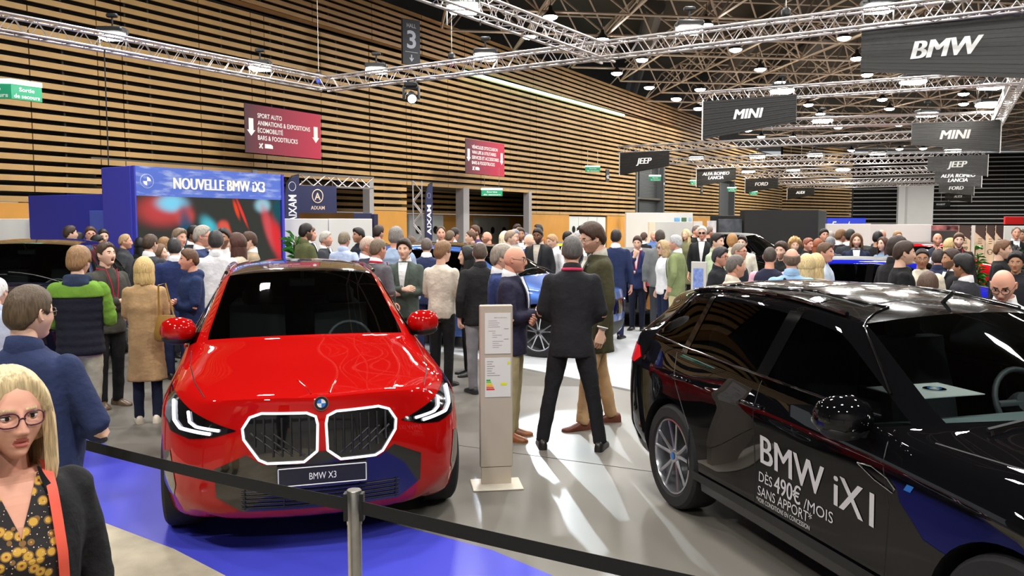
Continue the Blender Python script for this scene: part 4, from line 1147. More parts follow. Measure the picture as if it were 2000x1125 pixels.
# screen picture: dark shot with blurred colour flares
def screen_mat():
    m = bpy.data.materials.new('screen_picture'); m.use_nodes = True; nt = m.node_tree; nt.nodes.clear()
    o = nt.nodes.new('ShaderNodeOutputMaterial'); e = nt.nodes.new('ShaderNodeEmission'); e.inputs[1].default_value = .9
    uv = nt.nodes.new('ShaderNodeTexCoord'); sp = nt.nodes.new('ShaderNodeSeparateXYZ'); nt.links.new(uv.outputs['UV'], sp.inputs[0])
    def M_(op, a, b=None):
        n = nt.nodes.new('ShaderNodeMath'); n.operation = op
        for i, v in enumerate((a, b)):
            if v is None: continue
            if isinstance(v, (int, float)): n.inputs[i].default_value = v
            else: nt.links.new(v, n.inputs[i])
        return n.outputs[0]
    x, y = sp.outputs[0], sp.outputs[1]
    cur = None
    nz = nt.nodes.new('ShaderNodeTexNoise'); nz.inputs['Scale'].default_value = 9; nt.links.new(uv.outputs['UV'], nz.inputs['Vector'])
    for cx, cy, rx, ry, ang, c in ((.16, .86, .16, .16, 0, (190, 70, 70)), (.22, .93, .10, .09, 0, (120, 205, 235)), (.30, .80, .06, .10, 0, (210, 80, 70)), (.31, .60, .05, .3, .1, (30, 80, 105)),
                                   (.47, .66, .05, .14, .5, (80, 190, 205)), (.50, .50, .03, .2, .0, (60, 150, 170)), (.56, .70, .04, .06, 0, (215, 90, 75)), (.61, .55, .02, .16, .2, (250, 90, 50)), (.66, .88, .014, .1, .3, (230, 70, 40)),
                                   (.70, .85, .01, .16, .4, (235, 60, 50)), (.72, .40, .014, .12, .2, (255, 90, 70)), (.86, .93, .06, .08, 0, (150, 200, 215)), (.91, .66, .04, .26, .3, (205, 80, 85)), (.97, .55, .04, .26, .2, (215, 50, 55)), (.98, .88, .05, .15, 0, (30, 80, 90))):
        dx, dy = M_('SUBTRACT', x, cx), M_('SUBTRACT', y, cy)
        ca, sa = math.cos(ang), math.sin(ang)
        a = M_('ADD', M_('MULTIPLY', dx, ca / rx), M_('MULTIPLY', dy, sa / rx * .6)); b = M_('SUBTRACT', M_('MULTIPLY', dy, ca / ry), M_('MULTIPLY', dx, sa / ry))
        d = M_('ADD', M_('MULTIPLY', a, a), M_('MULTIPLY', b, b))
        f = M_('MULTIPLY', M_('EXPONENT', M_('MULTIPLY', M_('MULTIPLY', d, d), -1.0)), .95)
        mx = nt.nodes.new('ShaderNodeMix'); mx.data_type = 'RGBA'; nt.links.new(f, mx.inputs['Factor'])
        if cur is None: mx.inputs['A'].default_value = col(58, 58, 54)
        else: nt.links.new(cur, mx.inputs['A'])
        mx.inputs['B'].default_value = col(c); cur = mx.outputs['Result']
    nt.links.new(cur, e.inputs[0]); nt.links.new(e.outputs[0], o.inputs[0]); return m
sq = [bg(0.02, .62, .0), bg(bl_ - .02, .62, .0), bg(bl_ - .02, 2.46, .0), bg(.02, 2.46, .0)]
so_ = MB().add(sq, [(0, 1, 2, 3)]).build('screen', screen_mat(), booth)
ul = so_.data.uv_layers.new(name='UVMap')
for i, c in enumerate(((0, 0), (1, 0), (1, 1), (0, 1))): ul.data[i].uv = c
# its blue side tower and low blue wall
def wall_panel(name, label, cat, p, q, z0, z1, th, m, group=None):
    p, q = Vector((p[0], p[1], 0)), Vector((q[0], q[1], 0)); c = (p + q) / 2; d = q - p
    o = MB().rbox((0, 0, (z1 - z0) / 2), (d.length, th, z1 - z0), .008).build(name, m)
    if z0 < 1.5: OCC.append(('r', c.x, c.y, math.atan2(d.y, d.x) + PI / 2, th / 2 + .3, d.length / 2 + .2))
    o.location = (c.x, c.y, z0); o.rotation_euler = (0, 0, math.atan2(d.y, d.x))
    return tag(o, label, cat, group)
wall_panel('stand_wall', 'tall blue side wall at the end of the display booth', 'wall', (-6.92, 15.05), (-7.72, 15.62), 0, 3.0, .1, m_boothblue)
wall_panel('stand_wall', 'lower blue wall left of the display booth', 'wall', (-7.62, 15.7), (-9.85, 16.85), 0, 2.52, .1, mat('booth_blue_dark', (46, 52, 166), .5))
wall_panel('stand_door', 'pale blue door panel in the low blue wall', 'door', (-7.72, 15.62), (-8.12, 15.83), 0, 2.2, .04, mat('booth_blue_pale', (74, 92, 186), .5))
def px_panel(name, label, cat, x0, x1, ytop, Y0, Y1, m, th=.08, z0=0., group=None, ybot=None):
    p, q = at(x0, ytop, Y0), at(x1, ytop, Y1)
    if ybot is not None: z0 = at(x0, ybot, Y0).z
    return wall_panel(name, label, cat, p, q, z0, p.z, th, m, group)
px_panel('stand_wall', 'white stand wall at the picture edge left of the blue wall', 'wall', -90, 72, 427, 17.0, 17.4, m_white)
px_panel('stand_wall', 'white partition behind the potted plant', 'wall', 553, 640, 427, 18.2, 18.6, m_white)
px_panel('stand_wall', 'white partition ending at the navy post', 'wall', 641, 726, 427, 18.6, 19.0, m_white)
px_panel('stand_post', 'navy post closing the white partition', 'post', 727.5, 735, 418, 19.1, 19.2, mat('navy_board', (28, 32, 66), .5), .12)
px_panel('stand_wall', 'navy counter board behind the white partition', 'wall', 690, 726, 416, 20.2, 20.3, MATS['navy_board'])
px_panel('stand_wall', 'pale wall with three small pictures near the orange doors', 'wall', 1222, 1352, 415, 24.5, 25.5, m_white)
px_panel('stand_wall', 'pale grey panel in front of the wall with three pictures', 'wall', 1279, 1351, 433, 23.6, 24.2, mat('panel_grey_pale', (205, 204, 202), .5))
px_panel('stand_wall', 'cream edge panel beside the pale grey panel', 'wall', 1267, 1279, 433, 23.5, 23.6, mat('cream_panel', (232, 216, 196), .5))
for i, (x0, x1, c, lab) in enumerate(((1317, 1328, (110, 170, 220), 'small blue picture, first of the row of three'), (1331, 1341, (70, 110, 80), 'small green picture in the middle of the row of three'), (1345, 1351.5, (160, 195, 225), 'small pale picture, last of the row of three'))):
    px_panel('wall_picture', lab, 'picture', x0, x1, 425, 24.95 + i * .1, 25.0 + i * .1, mat('picture_%d' % i, c, .5, noise=.3, nscale=6), .02, ybot=433, group='small pictures on the pale wall')
def rollup(label, x0, x1, ytop, Y, m, deco=None):
    p, q = at(x0, ytop, Y), at(x1, ytop, Y); w = (q - p).length; h = p.z
    OCC.append(('c', (p.x + q.x) / 2, Y, w / 2 + .15)); root = thing('rollup_banner', label, 'banner', ((p.x + q.x) / 2, Y, 0), 0, 'roll-up banners')
    MB().box((0, 0, h / 2 + .04), (w, .02, h - .08)).build('panel', m, root)
    MB().rbox((0, 0, .04), (w + .04, .16, .08), .02).build('base', m_grey, root)
    if deco: deco(root, w, h)
    return root
def fleck(root, w, h):
    t = MB(); put_text(t, 'Jeep' if False else 'info', lambda a, b, t: Vector((a, -.012 - t, b)), 0, h * .86, .05, w * .4); t.build('lettering', m_black, root)
def dark_head(em):
    def f(root, w, h):
        fn = lambda a, b, t: Vector((a, -.011 - t, b))
        MB().prism([(-w / 2, h), (w / 2, h), (w / 2, h * .78), (-w / 2, h * .9)], lambda a, b, t: fn(a, b, t), 0, .003).build('header', mat('header_brown', (70, 56, 54), .5), root)
        t = MB()
        if em == 'wings':
            t.tube([fn(.07 * math.cos(a * PI / 8), h * .62 + .07 * math.sin(a * PI / 8), .004) for a in range(17)], .006, 4)
            for s in (-1, 1):
                for k in range(3): t.tube([fn(s * .07, h * .62 + .02 - .02 * k, .004), fn(s * (w * .36 - .03 * k), h * .62 + .03 - .025 * k, .004)], .005, 4)
        elif em:
            put_text(t, em, fn, 0, h * .68, .12, w * .6, bold=.01, t=.004)
        for k in range(3): t.prism([(-w * .2, h * .8 - .06 * k), (w * .2, h * .8 - .06 * k), (w * .2, h * .8 - .06 * k + .012), (-w * .2, h * .8 - .06 * k + .012)], fn, 0, .004)
        t.build('lettering', mat('print_dark', (60, 56, 52), .6), root)
    return f
rollup('white roll-up poster behind the two men in dark suits', 1354, 1372, 432, 25.3, m_white)
rollup('grey patterned roll-up poster left of the dark photo wall', 1381, 1399, 431, 25.4, mat('poster_grey', (205, 200, 205), .5, noise=.25, nscale=5))
m_photo = mat('photo_dark', (74, 78, 84), .4, noise=.7, nscale=3)
px_panel('photo_wall', 'dark photo wall showing a car interior beside the black box', 'picture', 1404, 1449, 428, 25.6, 25.8, m_photo, .06)
px_panel('stand_wall', 'black wall beside the shutter behind the photo wall', 'wall', 1388, 1452, 421, 27.6, 27.8, m_black, .1)
px_panel('stand_box', 'large black stand box behind the tall black car', 'stand', 1450, 1593, 410, 25.8, 26.0, m_black, .4)
px_panel('stand_wall', 'dark grey end face of the black stand box', 'wall', 1596, 1612, 410, 26.6, 29, mat('box_grey', (40, 46, 48), .6), .1)
wp = px_panel('stand_wall', 'long white wall left half, under the blue script strip', 'wall', 1613, 1700, 437, 23.5, 23.6, m_white)
px_panel('stand_wall', 'long white wall right half beside the racing poster', 'wall', 1700, 1818, 438, 23.6, 23.7, mat('white_panel_b', (206, 205, 203), .5))
p, q = at(1615, 426, 24.2), at(1690, 426, 24.2)
bs_ = thing('fascia_strip', 'blue fascia strip with white script above the white wall', 'sign', ((p.x + q.x) / 2, 24.2, p.z - .16))
MB().box((0, 0, 0), ((q - p).length, .08, .32)).build('panel', mat('fascia_blue', (40, 60, 190), .5), bs_)
t = MB(); put_text(t, 'Ford', lambda a, b, t: Vector((a - .18, -.045 - t, b - .05)), 0, 0, .26, .55, shear=.3); t.build('lettering', m_letter, bs_)
m_race = mat('photo_race', (150, 90, 90), .5, noise=.9, nscale=4)
px_panel('photo_wall', 'racing photo poster at the end of the long white wall', 'picture', 1820, 1871, 440, 24.0, 24.2, m_race, .06)
px_panel('stand_wall', 'dark board under the racing photo', 'wall', 1820, 1868, 450, 23.4, 23.5, mat('board_dark', (52, 50, 52), .6), .05)
m_beige = mat('banner_beige', (226, 206, 178), .55)
rollup('beige roll-up banner with a dark slanted head and a word', 1873, 1896, 440, 23.2, m_beige, dark_head('Jeep'))
rollup('narrow pale roll-up banner second from the racing photo', 1898, 1904, 440, 23.25, m_white)
rollup('beige roll-up banner third from the racing photo', 1905, 1925, 440, 22.9, mat('banner_beige_dark', (212, 190, 164), .55), dark_head('M'))
rollup('beige roll-up banner with a round winged emblem', 1927, 1943, 440, 22.6, m_beige, dark_head('wings'))
rollup('beige roll-up banner beside the bushy plant', 1945, 1960, 440, 22.3, m_beige, dark_head('wings'))
px_panel('fascia_strip', 'plain red fascia strip above the banners', 'sign', 1962, 2040, 423, 28, 28, mat('fascia_red', (200, 24, 26), .5), .1, ybot=438)
px_panel('stand_wall', 'white wall behind the bushy plant', 'wall', 1960, 2060, 441, 24.5, 24.6, m_white)

# feather flags, hanging navy banner, trusses of the small stand
def logo_A(mb, fn, cx, cy, r):
    mb.tube([fn(cx + r * .8 * math.cos(a * PI / 10), cy + r * math.sin(a * PI / 10), .006) for a in range(21)], r * .09, 4, caps=False)
    put_text(mb, 'A', fn, cx, cy, r * 1.1, r * .95, bold=.02, t=.006)
m_navy = mat('banner_navy', (34, 38, 78), .55)
p, q = at(582, 362, 20.5), at(657, 364, 20.9); bot = at(582, 416, 20.5).z
d = Vector((q.x - p.x, q.y - p.y, 0)); L = d.length; d.normalize(); n = Vector((d.y, -d.x, 0)); hh = p.z - bot
nb = thing('hanging_banner', 'navy banner with a ringed letter above the white partition', 'banner', (p.x, p.y, bot))
g = lambda a, b, t=0.: d * a + Vector((0, 0, b)) + n * t
MB().prism([(0, 0), (L, 0), (L, hh), (0, hh)], g, -.03, 0).build('panel', m_navy, nb)
t = MB(); logo_A(t, g, L * .5, hh * .62, hh * .24); put_text(t, 'AIXAM', g, L * .5, hh * .2, hh * .14, L * .36, bold=.01, t=.005); t.build('lettering', mat('print_gold', (225, 200, 175), .5), nb)
MB().tube([g(L * .1, hh, -.01), g(L * .1, hh + .12, -.01)], .01, 4).tube([g(L * .9, hh, -.01), g(L * .9, hh + .12, -.01)], .01, 4).build('hanger', m_steel, nb)
def feather(label, x0, x1, ytop, ybot, Y, flip=False):
    p = at(x0, ytop, Y); q = at(x1, ybot, Y); w = q.x - p.x; h = p.z - q.z
    root = thing('feather_flag', label, 'flag', ((p.x + q.x) / 2, Y, 0), rad(30))
    fn = lambda a, b, t=0.: Vector((a, -t, b))
    z0 = q.z
    prof = [(-w * .5, z0), (w * .42, z0), (w * .5, z0 + h * .6), (w * .5, z0 + h), (0, z0 + h * .95), (-w * .32, z0 + h * .82), (-w * .47, z0 + h * .6)]
    MB().prism(prof, fn, -.01, .01).build('cloth', m_navy, root)
    MB().tube([(-w * .5, 0, 0), (-w * .5, 0, z0 + h * .6), (-w * .34, 0, z0 + h * .84), (0, 0, z0 + h * .97), (w * .5, 0, z0 + h * 1.01)], .015, 6).lathe([(.2, 0), (.2, .03), (.02, .05)], c=(-w * .5, 0, 0), n=14).build('pole', m_black, root, 60)
    t = MB(); logo_A(t, fn, w * .02, z0 + h * .78, w * .3)
    rot = lambda a, b, t_=0.: fn(-b + w * .0, a + z0 + h * .36, t_)
    put_text(t, 'AIXAM', rot, 0, 0, w * .55, h * .52, bold=.02, t=.012); t.build('lettering', m_letter, root)
feather('navy feather flag partly hidden behind the display booth', 555, 586, 341, 445, 19.4)
feather('slim navy feather flag in front of the orange wall', 829, 846, 357, 470, 21.5)
truss('short truss of the small stand under the wall opening', at(585, 352, 21.5), at(727, 358, 22.4), fine=False, loc_group='trusses of the small stand', chord=.02)
truss('slim upright truss post beside the slim feather flag', at(815, 362, 22.4), Vector((at(815, 362, 22.4).x, 22.41, .02)), w=.24, fine=False, loc_group='trusses of the small stand', chord=.018)

# ---- information column
ip = on_z(969, 946); OCC.append(('c', ip.x, ip.y, .3)); ic = thing('info_column', 'beige information column with two pinned sheets', 'stand', (ip.x, ip.y, 0), rad(8))
m_beigem = mat('column_beige', (190, 178, 162), .4, metal=.25)
MB().rbox((0, -.02, .006), (.37, .27, .012), .004).build('base', mat('column_base', (214, 206, 190), .5), ic)
MB().box((0, 0, .075), (.22, .05, .126)).build('plinth', m_beigem, ic)
MB().rbox((0, 0, .14 + .6), (.242, .06, 1.2), .006).build('panel', m_beigem, ic)
fn = lambda a, b, t=0.: Vector((a, -.031 - t, b))
pr = mat('print_grey', (120, 120, 124), .7)
for (z0, z1, kind) in ((.985, 1.285, 0), (.665, .955, 1)):
    sh_ = MB().prism([(-.085, z0), (.105, z0), (.105, z1), (-.085, z1)], fn, 0, .003).build('paper_sheet', m_white, ic)
    t = MB(); random.seed(3 + kind)
    if kind == 0:
        put_text(t, 'BMW X3 M50 xDrive', fn, .03, z1 - .035, .008, .09, t=.004)
        for i in range(14):
            z = z1 - .06 - i * .015; x1 = -.06 + random.uniform(.05, .11)
            if i in (4, 9): t.prism([(.055, z), (.09, z), (.09, z + .004), (.055, z + .004)], fn, .003, .0035)
            else: t.prism([(-.06 if i < 6 else -.03, z), (x1, z), (x1, z + .0028), (-.06 if i < 6 else -.03, z + .0028)], fn, .003, .0035)
    else:
        for i in range(7):
            z = z1 - .03 - i * .017; x1 = -.07 + random.uniform(.03, .1)
            t.prism([(-.07, z), (x1, z), (x1, z + .004), (-.07, z + .004)], fn, .003, .0035)
    t.build('print', pr, sh_)
    if kind == 1:
        t = MB()
        cs = [(20, 150, 70), (110, 190, 60), (215, 215, 40), (245, 175, 30), (230, 90, 30), (205, 30, 40)]
        for i in range(6): t.prism([(-.075, z0 + .12 - i * .0135), (-.045 + i * .006, z0 + .12 - i * .0135), (-.045 + i * .006, z0 + .13 - i * .0135), (-.075, z0 + .13 - i * .0135)], fn, .003, .004, i)
        t.prism([(.03, z0 + .085), (.075, z0 + .085), (.08, z0 + .095), (.075, z0 + .105), (.03, z0 + .105)], fn, .003, .004, 2)
        t.prism([(.08, z1 - .05), (.1, z1 - .05), (.1, z1 - .03), (.08, z1 - .03)], fn, .003, .004, 2)
        t.build('energy_label', [mat('energy_%d' % i, c, .5) for i, c in enumerate(cs)], sh_)
ip = on_z(1366, 690); ip.y = 12.2; ip.x = (1366 - 1000) / F_PX * 12.2
OCC.append(('c', ip.x, ip.y, .3)); ic2 = thing('info_column', 'slim pale information column behind the black car', 'stand', (ip.x, ip.y, 0), rad(-38))
MB().rbox((0, 0, .01), (.34, .26, .02), .004).build('base', m_grey, ic2); MB().rbox((0, 0, .7), (.24, .05, 1.36), .006).build('panel', mat('column_pale', (200, 196, 192), .4), ic2)
MB().prism([(-.08, .95), (.08, .95), (.08, 1.28), (-.08, 1.28)], lambda a, b, t=0.: Vector((a, -.026 - t, b)), 0, .003).build('paper_sheet', mat('sheet_blue', (120, 140, 200), .5, noise=.4, nscale=20), ic2)

# ---- barrier: steel posts and belt
def barrier_post(label, x, y):
    r = thing('barrier_post', label, 'barrier post', (x, y, 0), 0, 'steel barrier posts')
    MB().lathe([(.17, 0), (.17, .015), (.12, .03), (.03, .035)], n=28).build('base', m_steel, r, 40)
    MB().lathe([(.0255, .03), (.0255, .84)], n=24).build('tube', m_steel, r, 60)
    MB().lathe([(.0275, .84), (.0275, .962), (.025, .966), (.001, .966)], n=24).build('head', m_steel, r, 40)
    MB().box((-.026, 0, .905), (.02, .036, .1)).box((.026, 0, .905), (.02, .036, .1)).build('belt_slot', m_plas, r)
    return r
bp0 = Vector((-.572, 2.90, 0)); bp1 = Vector((-2.35, 3.98, 0)); bp2 = Vector((1.25, 1.86, 0))
barrier_post('brushed steel barrier post holding the black belt in front of the red car', bp0.x, bp0.y)
barrier_post('barrier post hidden behind the man in the navy jacket', bp1.x, bp1.y)
barrier_post('barrier post under the right end of the belt', bp2.x, bp2.y)
def belt(label, a, b, sag):
    mb = MB(); d = (b - a); d.normalize(); n = Vector((d.y, -d.x, 0)); rings = []
    a, b = a + d * .03, b - d * .03
    for i in range(25):
        t = i / 24; c = a.lerp(b, t) + Vector((0, 0, .905 - sag * 4 * t * (1 - t)))
        rings.append([c + Vector((0, 0, .0245)) + n * .001, c - Vector((0, 0, .0245)) + n * .001, c - Vector((0, 0, .0245)) - n * .001, c + Vector((0, 0, .0245)) - n * .001])
    mb.loft(rings); return tag(mb.build('barrier_belt', mat('belt_black', (14, 14, 15), .8, bump=.1, bscale=300)), label, 'barrier belt', 'black barrier belts')
belt('black barrier belt stretched left from the steel post across the red car', bp0, bp1, .015)
belt('black barrier belt running right from the steel post to the frame edge', bp0, bp2, .01)

# ---- plants
def plant(label, px, Y, h, kind='cane', pot=True):
    p = at(px, 500, Y); OCC.append(('c', p.x, Y, .3)); r = thing('potted_plant', label, 'plant', (p.x, Y, 0))
    MB().lathe([(.14, 0), (.2, .3), (.21, .36), (.18, .36), (.17, .3)], n=16).build('pot', m_white if kind == 'cane' else m_black, r, 40)
    st = MB(); lf = MB(); random.seed(int(px))
    for s in range(3 if kind == 'cane' else 6):
        a = random.uniform(0, 6.28); x, y = .07 * math.cos(a), .07 * math.sin(a); top = h * random.uniform(.6, .95)
        st.tube([(x, y, .3), (x * 1.6, y * 1.6, top)], .014, 5)
        for k in range(40 if kind == 'cane' else 22):
            z = top * random.uniform(.55 if kind == 'cane' else .35, 1.0); a = random.uniform(0, 6.28); L = random.uniform(.22, .4) * (1 if kind == 'cane' else .7); e = random.uniform(.1, .9) + (.5 if kind == 'cane' else 0)
            c0 = Vector((x * 1.4, y * 1.4, z)); dv = Vector((math.cos(a), math.sin(a), e)).normalized(); sd_ = dv.cross(Vector((0, 0, 1))).normalized() * (.022 if kind == 'cane' else .05)
            c1 = c0 + dv * L * .5; c2 = c0 + dv * L + Vector((0, 0, -.12 * L / .3))
            lf.add([c0 - sd_ * .3, c0 + sd_ * .3, c1 + sd_, c2, c1 - sd_], [(0, 1, 2, 3, 4)])
    st.build('stem', mat('stem_brown', (110, 84, 56), .8), r); lf.build('foliage', mat('leaf_green', (58, 128, 46), .5, noise=.3, nscale=12), r)
plant('tall leafy plant beside the display booth screen', 570, 15.2, 2.1)
plant('bushy green plant in front of the white wall by the banners', 1978, 17.5, 1.95, 'bush')
plant('small leafy plant before the beige banners', 1905, 18.2, 1.55, 'bush')
# ================================================================== PEOPLE
SKINS = {'l': (230, 186, 162), 'm': (214, 164, 136), 'r': (224, 164, 140), 't': (188, 138, 108), 'd': (128, 88, 66)}
def skin_mat(k): return mat('skin_' + k, SKINS[k], .5, noise=.06, nscale=14, spec=.35)
def lip_mat(k): c = SKINS[k]; return mat('lips_' + k, (int(c[0] * .86), int(c[1] * .62), int(c[2] * .62)), .4)
def hair_mat(rgb):
    n = 'hair_%d_%d_%d' % rgb
    if n in MATS: return MATS[n]
    m = mat(n, rgb, .5, spec=.35); nt = m.node_tree; b = nt.nodes['Principled BSDF']
    tc = nt.nodes.new('ShaderNodeTexCoord'); mp_ = nt.nodes.new('ShaderNodeMapping'); mp_.inputs['Scale'].default_value = (90, 90, 9)
    nz = nt.nodes.new('ShaderNodeTexNoise'); nz.inputs['Scale'].default_value = 1.6; nz.inputs['Detail'].default_value = 3
    rp = nt.nodes.new('ShaderNodeValToRGB'); c = col(rgb)
    rp.color_ramp.elements[0].position = .34; rp.color_ramp.elements[1].position = .68
    rp.color_ramp.elements[0].color = tuple(v * .66 for v in c[:3]) + (1,); rp.color_ramp.elements[1].color = tuple(min(1, v * 1.3 + .003) for v in c[:3]) + (1,)
    nt.links.new(tc.outputs['Object'], mp_.inputs[0]); nt.links.new(mp_.outputs[0], nz.inputs['Vector']); nt.links.new(nz.outputs['Fac'], rp.inputs[0]); nt.links.new(rp.outputs[0], b.inputs['Base Color'])
    bp = nt.nodes.new('ShaderNodeBump'); bp.inputs['Strength'].default_value = .5; bp.inputs['Distance'].default_value = .006
    nt.links.new(nz.outputs['Fac'], bp.inputs['Height']); nt.links.new(bp.outputs['Normal'], b.inputs['Normal'])
    return m
def sstep(a, b, x):
    t = np.clip((x - a) / (b - a), 0, 1); return t * t * (3 - 2 * t)
def head_points(nu, nv, female=False, open_mouth=False):
    """grid (nv rings from crown to chin, nu around, 0 = face): points and the smooth ellipsoid directions"""
    psi = np.linspace(0, 2 * PI, nu, endpoint=False); phi = psi - .5 * np.sin(psi)
    th = np.linspace(.03, PI - .03, nv); th = th + .12 * np.sin(2 * th) * 0
    T, Ph = np.meshgrid(th, phi, indexing='ij')
    dx, dy, dz = np.sin(T) * np.sin(Ph), -np.sin(T) * np.cos(Ph), np.cos(T)
    ex = lambda v, p: np.sign(v) * np.abs(v) ** p
    x = .0765 * ex(dx, .92); z = .118 * dz; y = np.where(dy < 0, .094 * ex(dy, .86), .104 * ex(dy, .95))
    fr = (dy < 0)
    jaw = sstep(-.015, -.115, z)
    x = x * (1 - (.36 if female else .30) * jaw)
    y = np.where(fr, y, y * (1 - .60 * sstep(-.02, -.11, z)))
    # chin comes forward, lower face stays flat
    w = np.exp(-(x / .03) ** 2)
    y = y - np.where(fr, .020 * np.exp(-((z + .100) / .022) ** 2) * np.exp(-(x / .028) ** 2), 0)
    y = y - np.where(fr, .010 * sstep(-.03, -.09, z) * np.exp(-(x / .05) ** 2), 0)
    f = fr.astype(float)
    nb = np.interp(z, [-.050, -.040, -.030, -.015, .004, .02, .034], [0, .012, .026, .019, .012, .006, 0])
    sg = np.interp(z, [-.05, -.03, .0, .03], [.013, .0135, .0085, .0075])
    y = y - f * nb * np.exp(-(x / sg) ** 2)
    y = y - f * .008 * np.exp(-((np.abs(x) - .013) / .006) ** 2 - ((z + .034) / .008) ** 2)
    y = y + f * .011 * np.exp(-((np.abs(x) - .031) / .016) ** 2 - ((z - .010) / .013) ** 2)
    y = y - f * .004 * np.exp(-((z - .031) / .009) ** 2) * np.exp(-((np.abs(x) - .028) / .022) ** 2)
    y = y - f * .005 * np.exp(-((np.abs(x) - .043) / .018) ** 2 - ((z + .022) / .02) ** 2)
    lw = np.exp(-(x / .021) ** 4)
    y = y - f * lw * (.0065 * np.exp(-((z + .0535) / .006) ** 2) + .0065 * np.exp(-((z + .0685) / .006) ** 2)) + f * lw * .005 * np.exp(-((z + .061) / .0035) ** 2)
    if open_mouth: y = y + f * .02 * np.exp(-(x / .016) ** 4 - ((z + .066) / .012) ** 4)
    y = y + f * .004 * np.exp(-((z + .081) / .007) ** 2) * np.exp(-(x / .03) ** 2)
    return np.stack([x, y, z], -1), Ph, T
def grid_faces(nv, nu):
    fs = []
    for i in range(nv - 1):
        for j in range(nu):
            k = (j + 1) % nu; fs.append((i * nu + j, (i + 1) * nu + j, (i + 1) * nu + k, i * nu + k))
    fs.append(tuple(range(nu))); fs.append(tuple(range(nv * nu - 1, (nv - 1) * nu - 1, -1)))
    return fs
HAIRLINE = {'short': ([0, .5, .85, 1.15, 1.35, 1.62, 2.0, 2.5, PI], [.072, .066, .045, .030, -.012, .012, -.035, -.066, -.078]),
            'recede': ([0, .25, .6, .95, 1.2, 1.35, 1.62, 2.0, 2.5, PI], [.095, .098, .080, .045, .030, -.005, .012, -.03, -.06, -.07]),
            'long': ([0, .5, .85, 1.1, 1.35, 2.0, PI], [.078, .066, .03, -.02, -.085, -.11, -.11])}
def hair_shell(style, T_top, T_side, nu, nv, seed, vol=0., bald_top=False, quiff=0.):
    P, Ph, T = head_points(nu, nv)
    x, y, z = P[..., 0], P[..., 1], P[..., 2]
    a = np.abs(np.where(Ph > PI, Ph - 2 * PI, Ph))
    hl = np.interp(a, *HAIRLINE['long' if style in ('long', 'bob') else ('recede' if style in ('recede', 'fringe') else 'short')])
    m = sstep(-.004, .014, z - hl)
    if style in ('long', 'bob'): m = sstep(-.012, .045, z - hl)
    if style == 'fringe': m = m * (1 - sstep(.052, .075, z + .02 * (y > 0) * np.minimum(1, np.abs(y) / .1)))
    rng = np.random.default_rng(seed)
    top = sstep(.02, .10, z)
    th = T_side + (T_top - T_side) * top + quiff * top * (y < 0) * sstep(.2, 1.0, -y / .09)
    wob = np.sin(Ph * 9 + seed) * np.sin(T * 7 + seed * 2) * .5 + np.sin(Ph * 17 + seed * 3 + T * 5) * .35 + np.sin(T * 15 + Ph * 3) * .25
    th = th * (1 + .09 * wob) + vol * .02 * (1 + wob) * sstep(-.09, .0, z)
    n = P - np.array([0, .008, 0.0]); n = n / np.linalg.norm(n, axis=-1, keepdims=True)
    if style in ('long', 'bob'):
        hull = np.where(y > -.02, np.maximum(0, .082 - np.abs(x)) * 0, 0)
    Q = P + n * (m * (th + .004) - (1 - m) * .012)[..., None]
    return Q.reshape(-1, 3)
def hair_curtain(mb, z0, z1, rx, ry, a0, seed, n=26, m=10, flare=.0, thick=.022, cy=.012):
    """hair hanging around the back from angle a0 (from the face) to the other side"""
    rng = np.random.default_rng(seed); rings = []
    ang = np.linspace(a0, 2 * PI - a0, n)
    off = rng.uniform(-1, 1, n) * .0035
    for i in range(m + 1):
        t = i / m; z = z0 + (z1 - z0) * t
        k = (.87 + .13 * min(1., t / .3) ** .6) + flare * math.sin(min(1, t * 1.2) * PI * .5) - .10 * max(0, t - .8) / .2
        out = [(math.sin(a) * (rx * k + off[j] * (.3 + t)), cy - math.cos(a) * (ry * k + off[j] * (.3 + t)), z - off[j] * 3 * t) for j, a in enumerate(ang)]
        inn = [(math.sin(a) * (rx * k - thick), cy - math.cos(a) * (ry * k - thick), z - .004) for a in ang[::-1]]
        rings.append(out + inn)
    mb.loft(rings)
def hand_into(mb, M, side, curl=.35, lod=1, mi=0, spread=1.0):
    """hand with palm and five bent fingers; +X along the fingers, thumb towards +Y*side, palm faces -Z"""
    n = 8 if lod else 6
    mb.loft([[M @ Vector((x, y * a * side, z * b + dz)) for a, b in ((-1, -.5), (-.6, -1), (.6, -1), (1, -.5), (1, .5), (.6, 1), (-.6, 1), (-1, .5))][::side] for x, y, z, dz in ((-.03, .026, .021, 0), (.0, .027, .019, 0), (.035, .037, .017, -.002), (.07, .041, .015, -.001), (.092, .039, .012, 0))], mi=mi)
    for k, (y, L, r) in enumerate(((.030, .070, .0088), (.0105, .079, .009), (-.0095, .073, .0088), (-.0285, .058, .0078))):
        p = Vector((.085, y * side, 0)); a = 0.; pts = [p.copy()]
        for sgm, f in ((.45, 1.0), (.3, 1.2), (.25, .8)):
            a += curl * f; d = Vector((math.cos(a), (y * 1.6) * side * spread * (1 - curl), -math.sin(a))); p = p + d.normalized() * L * sgm; pts.append(p.copy())
        mb.tube([M @ q for q in pts], [r, r * .98, r * .9, r * .62], n, mi)
    pts = [Vector((.012, .022 * side, -.004)), Vector((.04, .045 * side, -.012)), Vector((.066, .053 * side, -.02 - .02 * curl)), Vector((.086, .048 * side, -.028 - .04 * curl))]
    mb.tube([M @ q for q in pts], [.013, .0115, .0098, .007], n, mi)
def frame_to(p, d, up):
    x = Vector(d).normalized(); z = Vector(up) - x * Vector(up).dot(x)
    if z.length < 1e-4: z = x.orthogonal()
    z.normalize(); y = z.cross(x)
    return Matrix(((x.x, y.x, z.x, p[0]), (x.y, y.y, z.y, p[1]), (x.z, y.z, z.z, p[2]), (0, 0, 0, 1)))
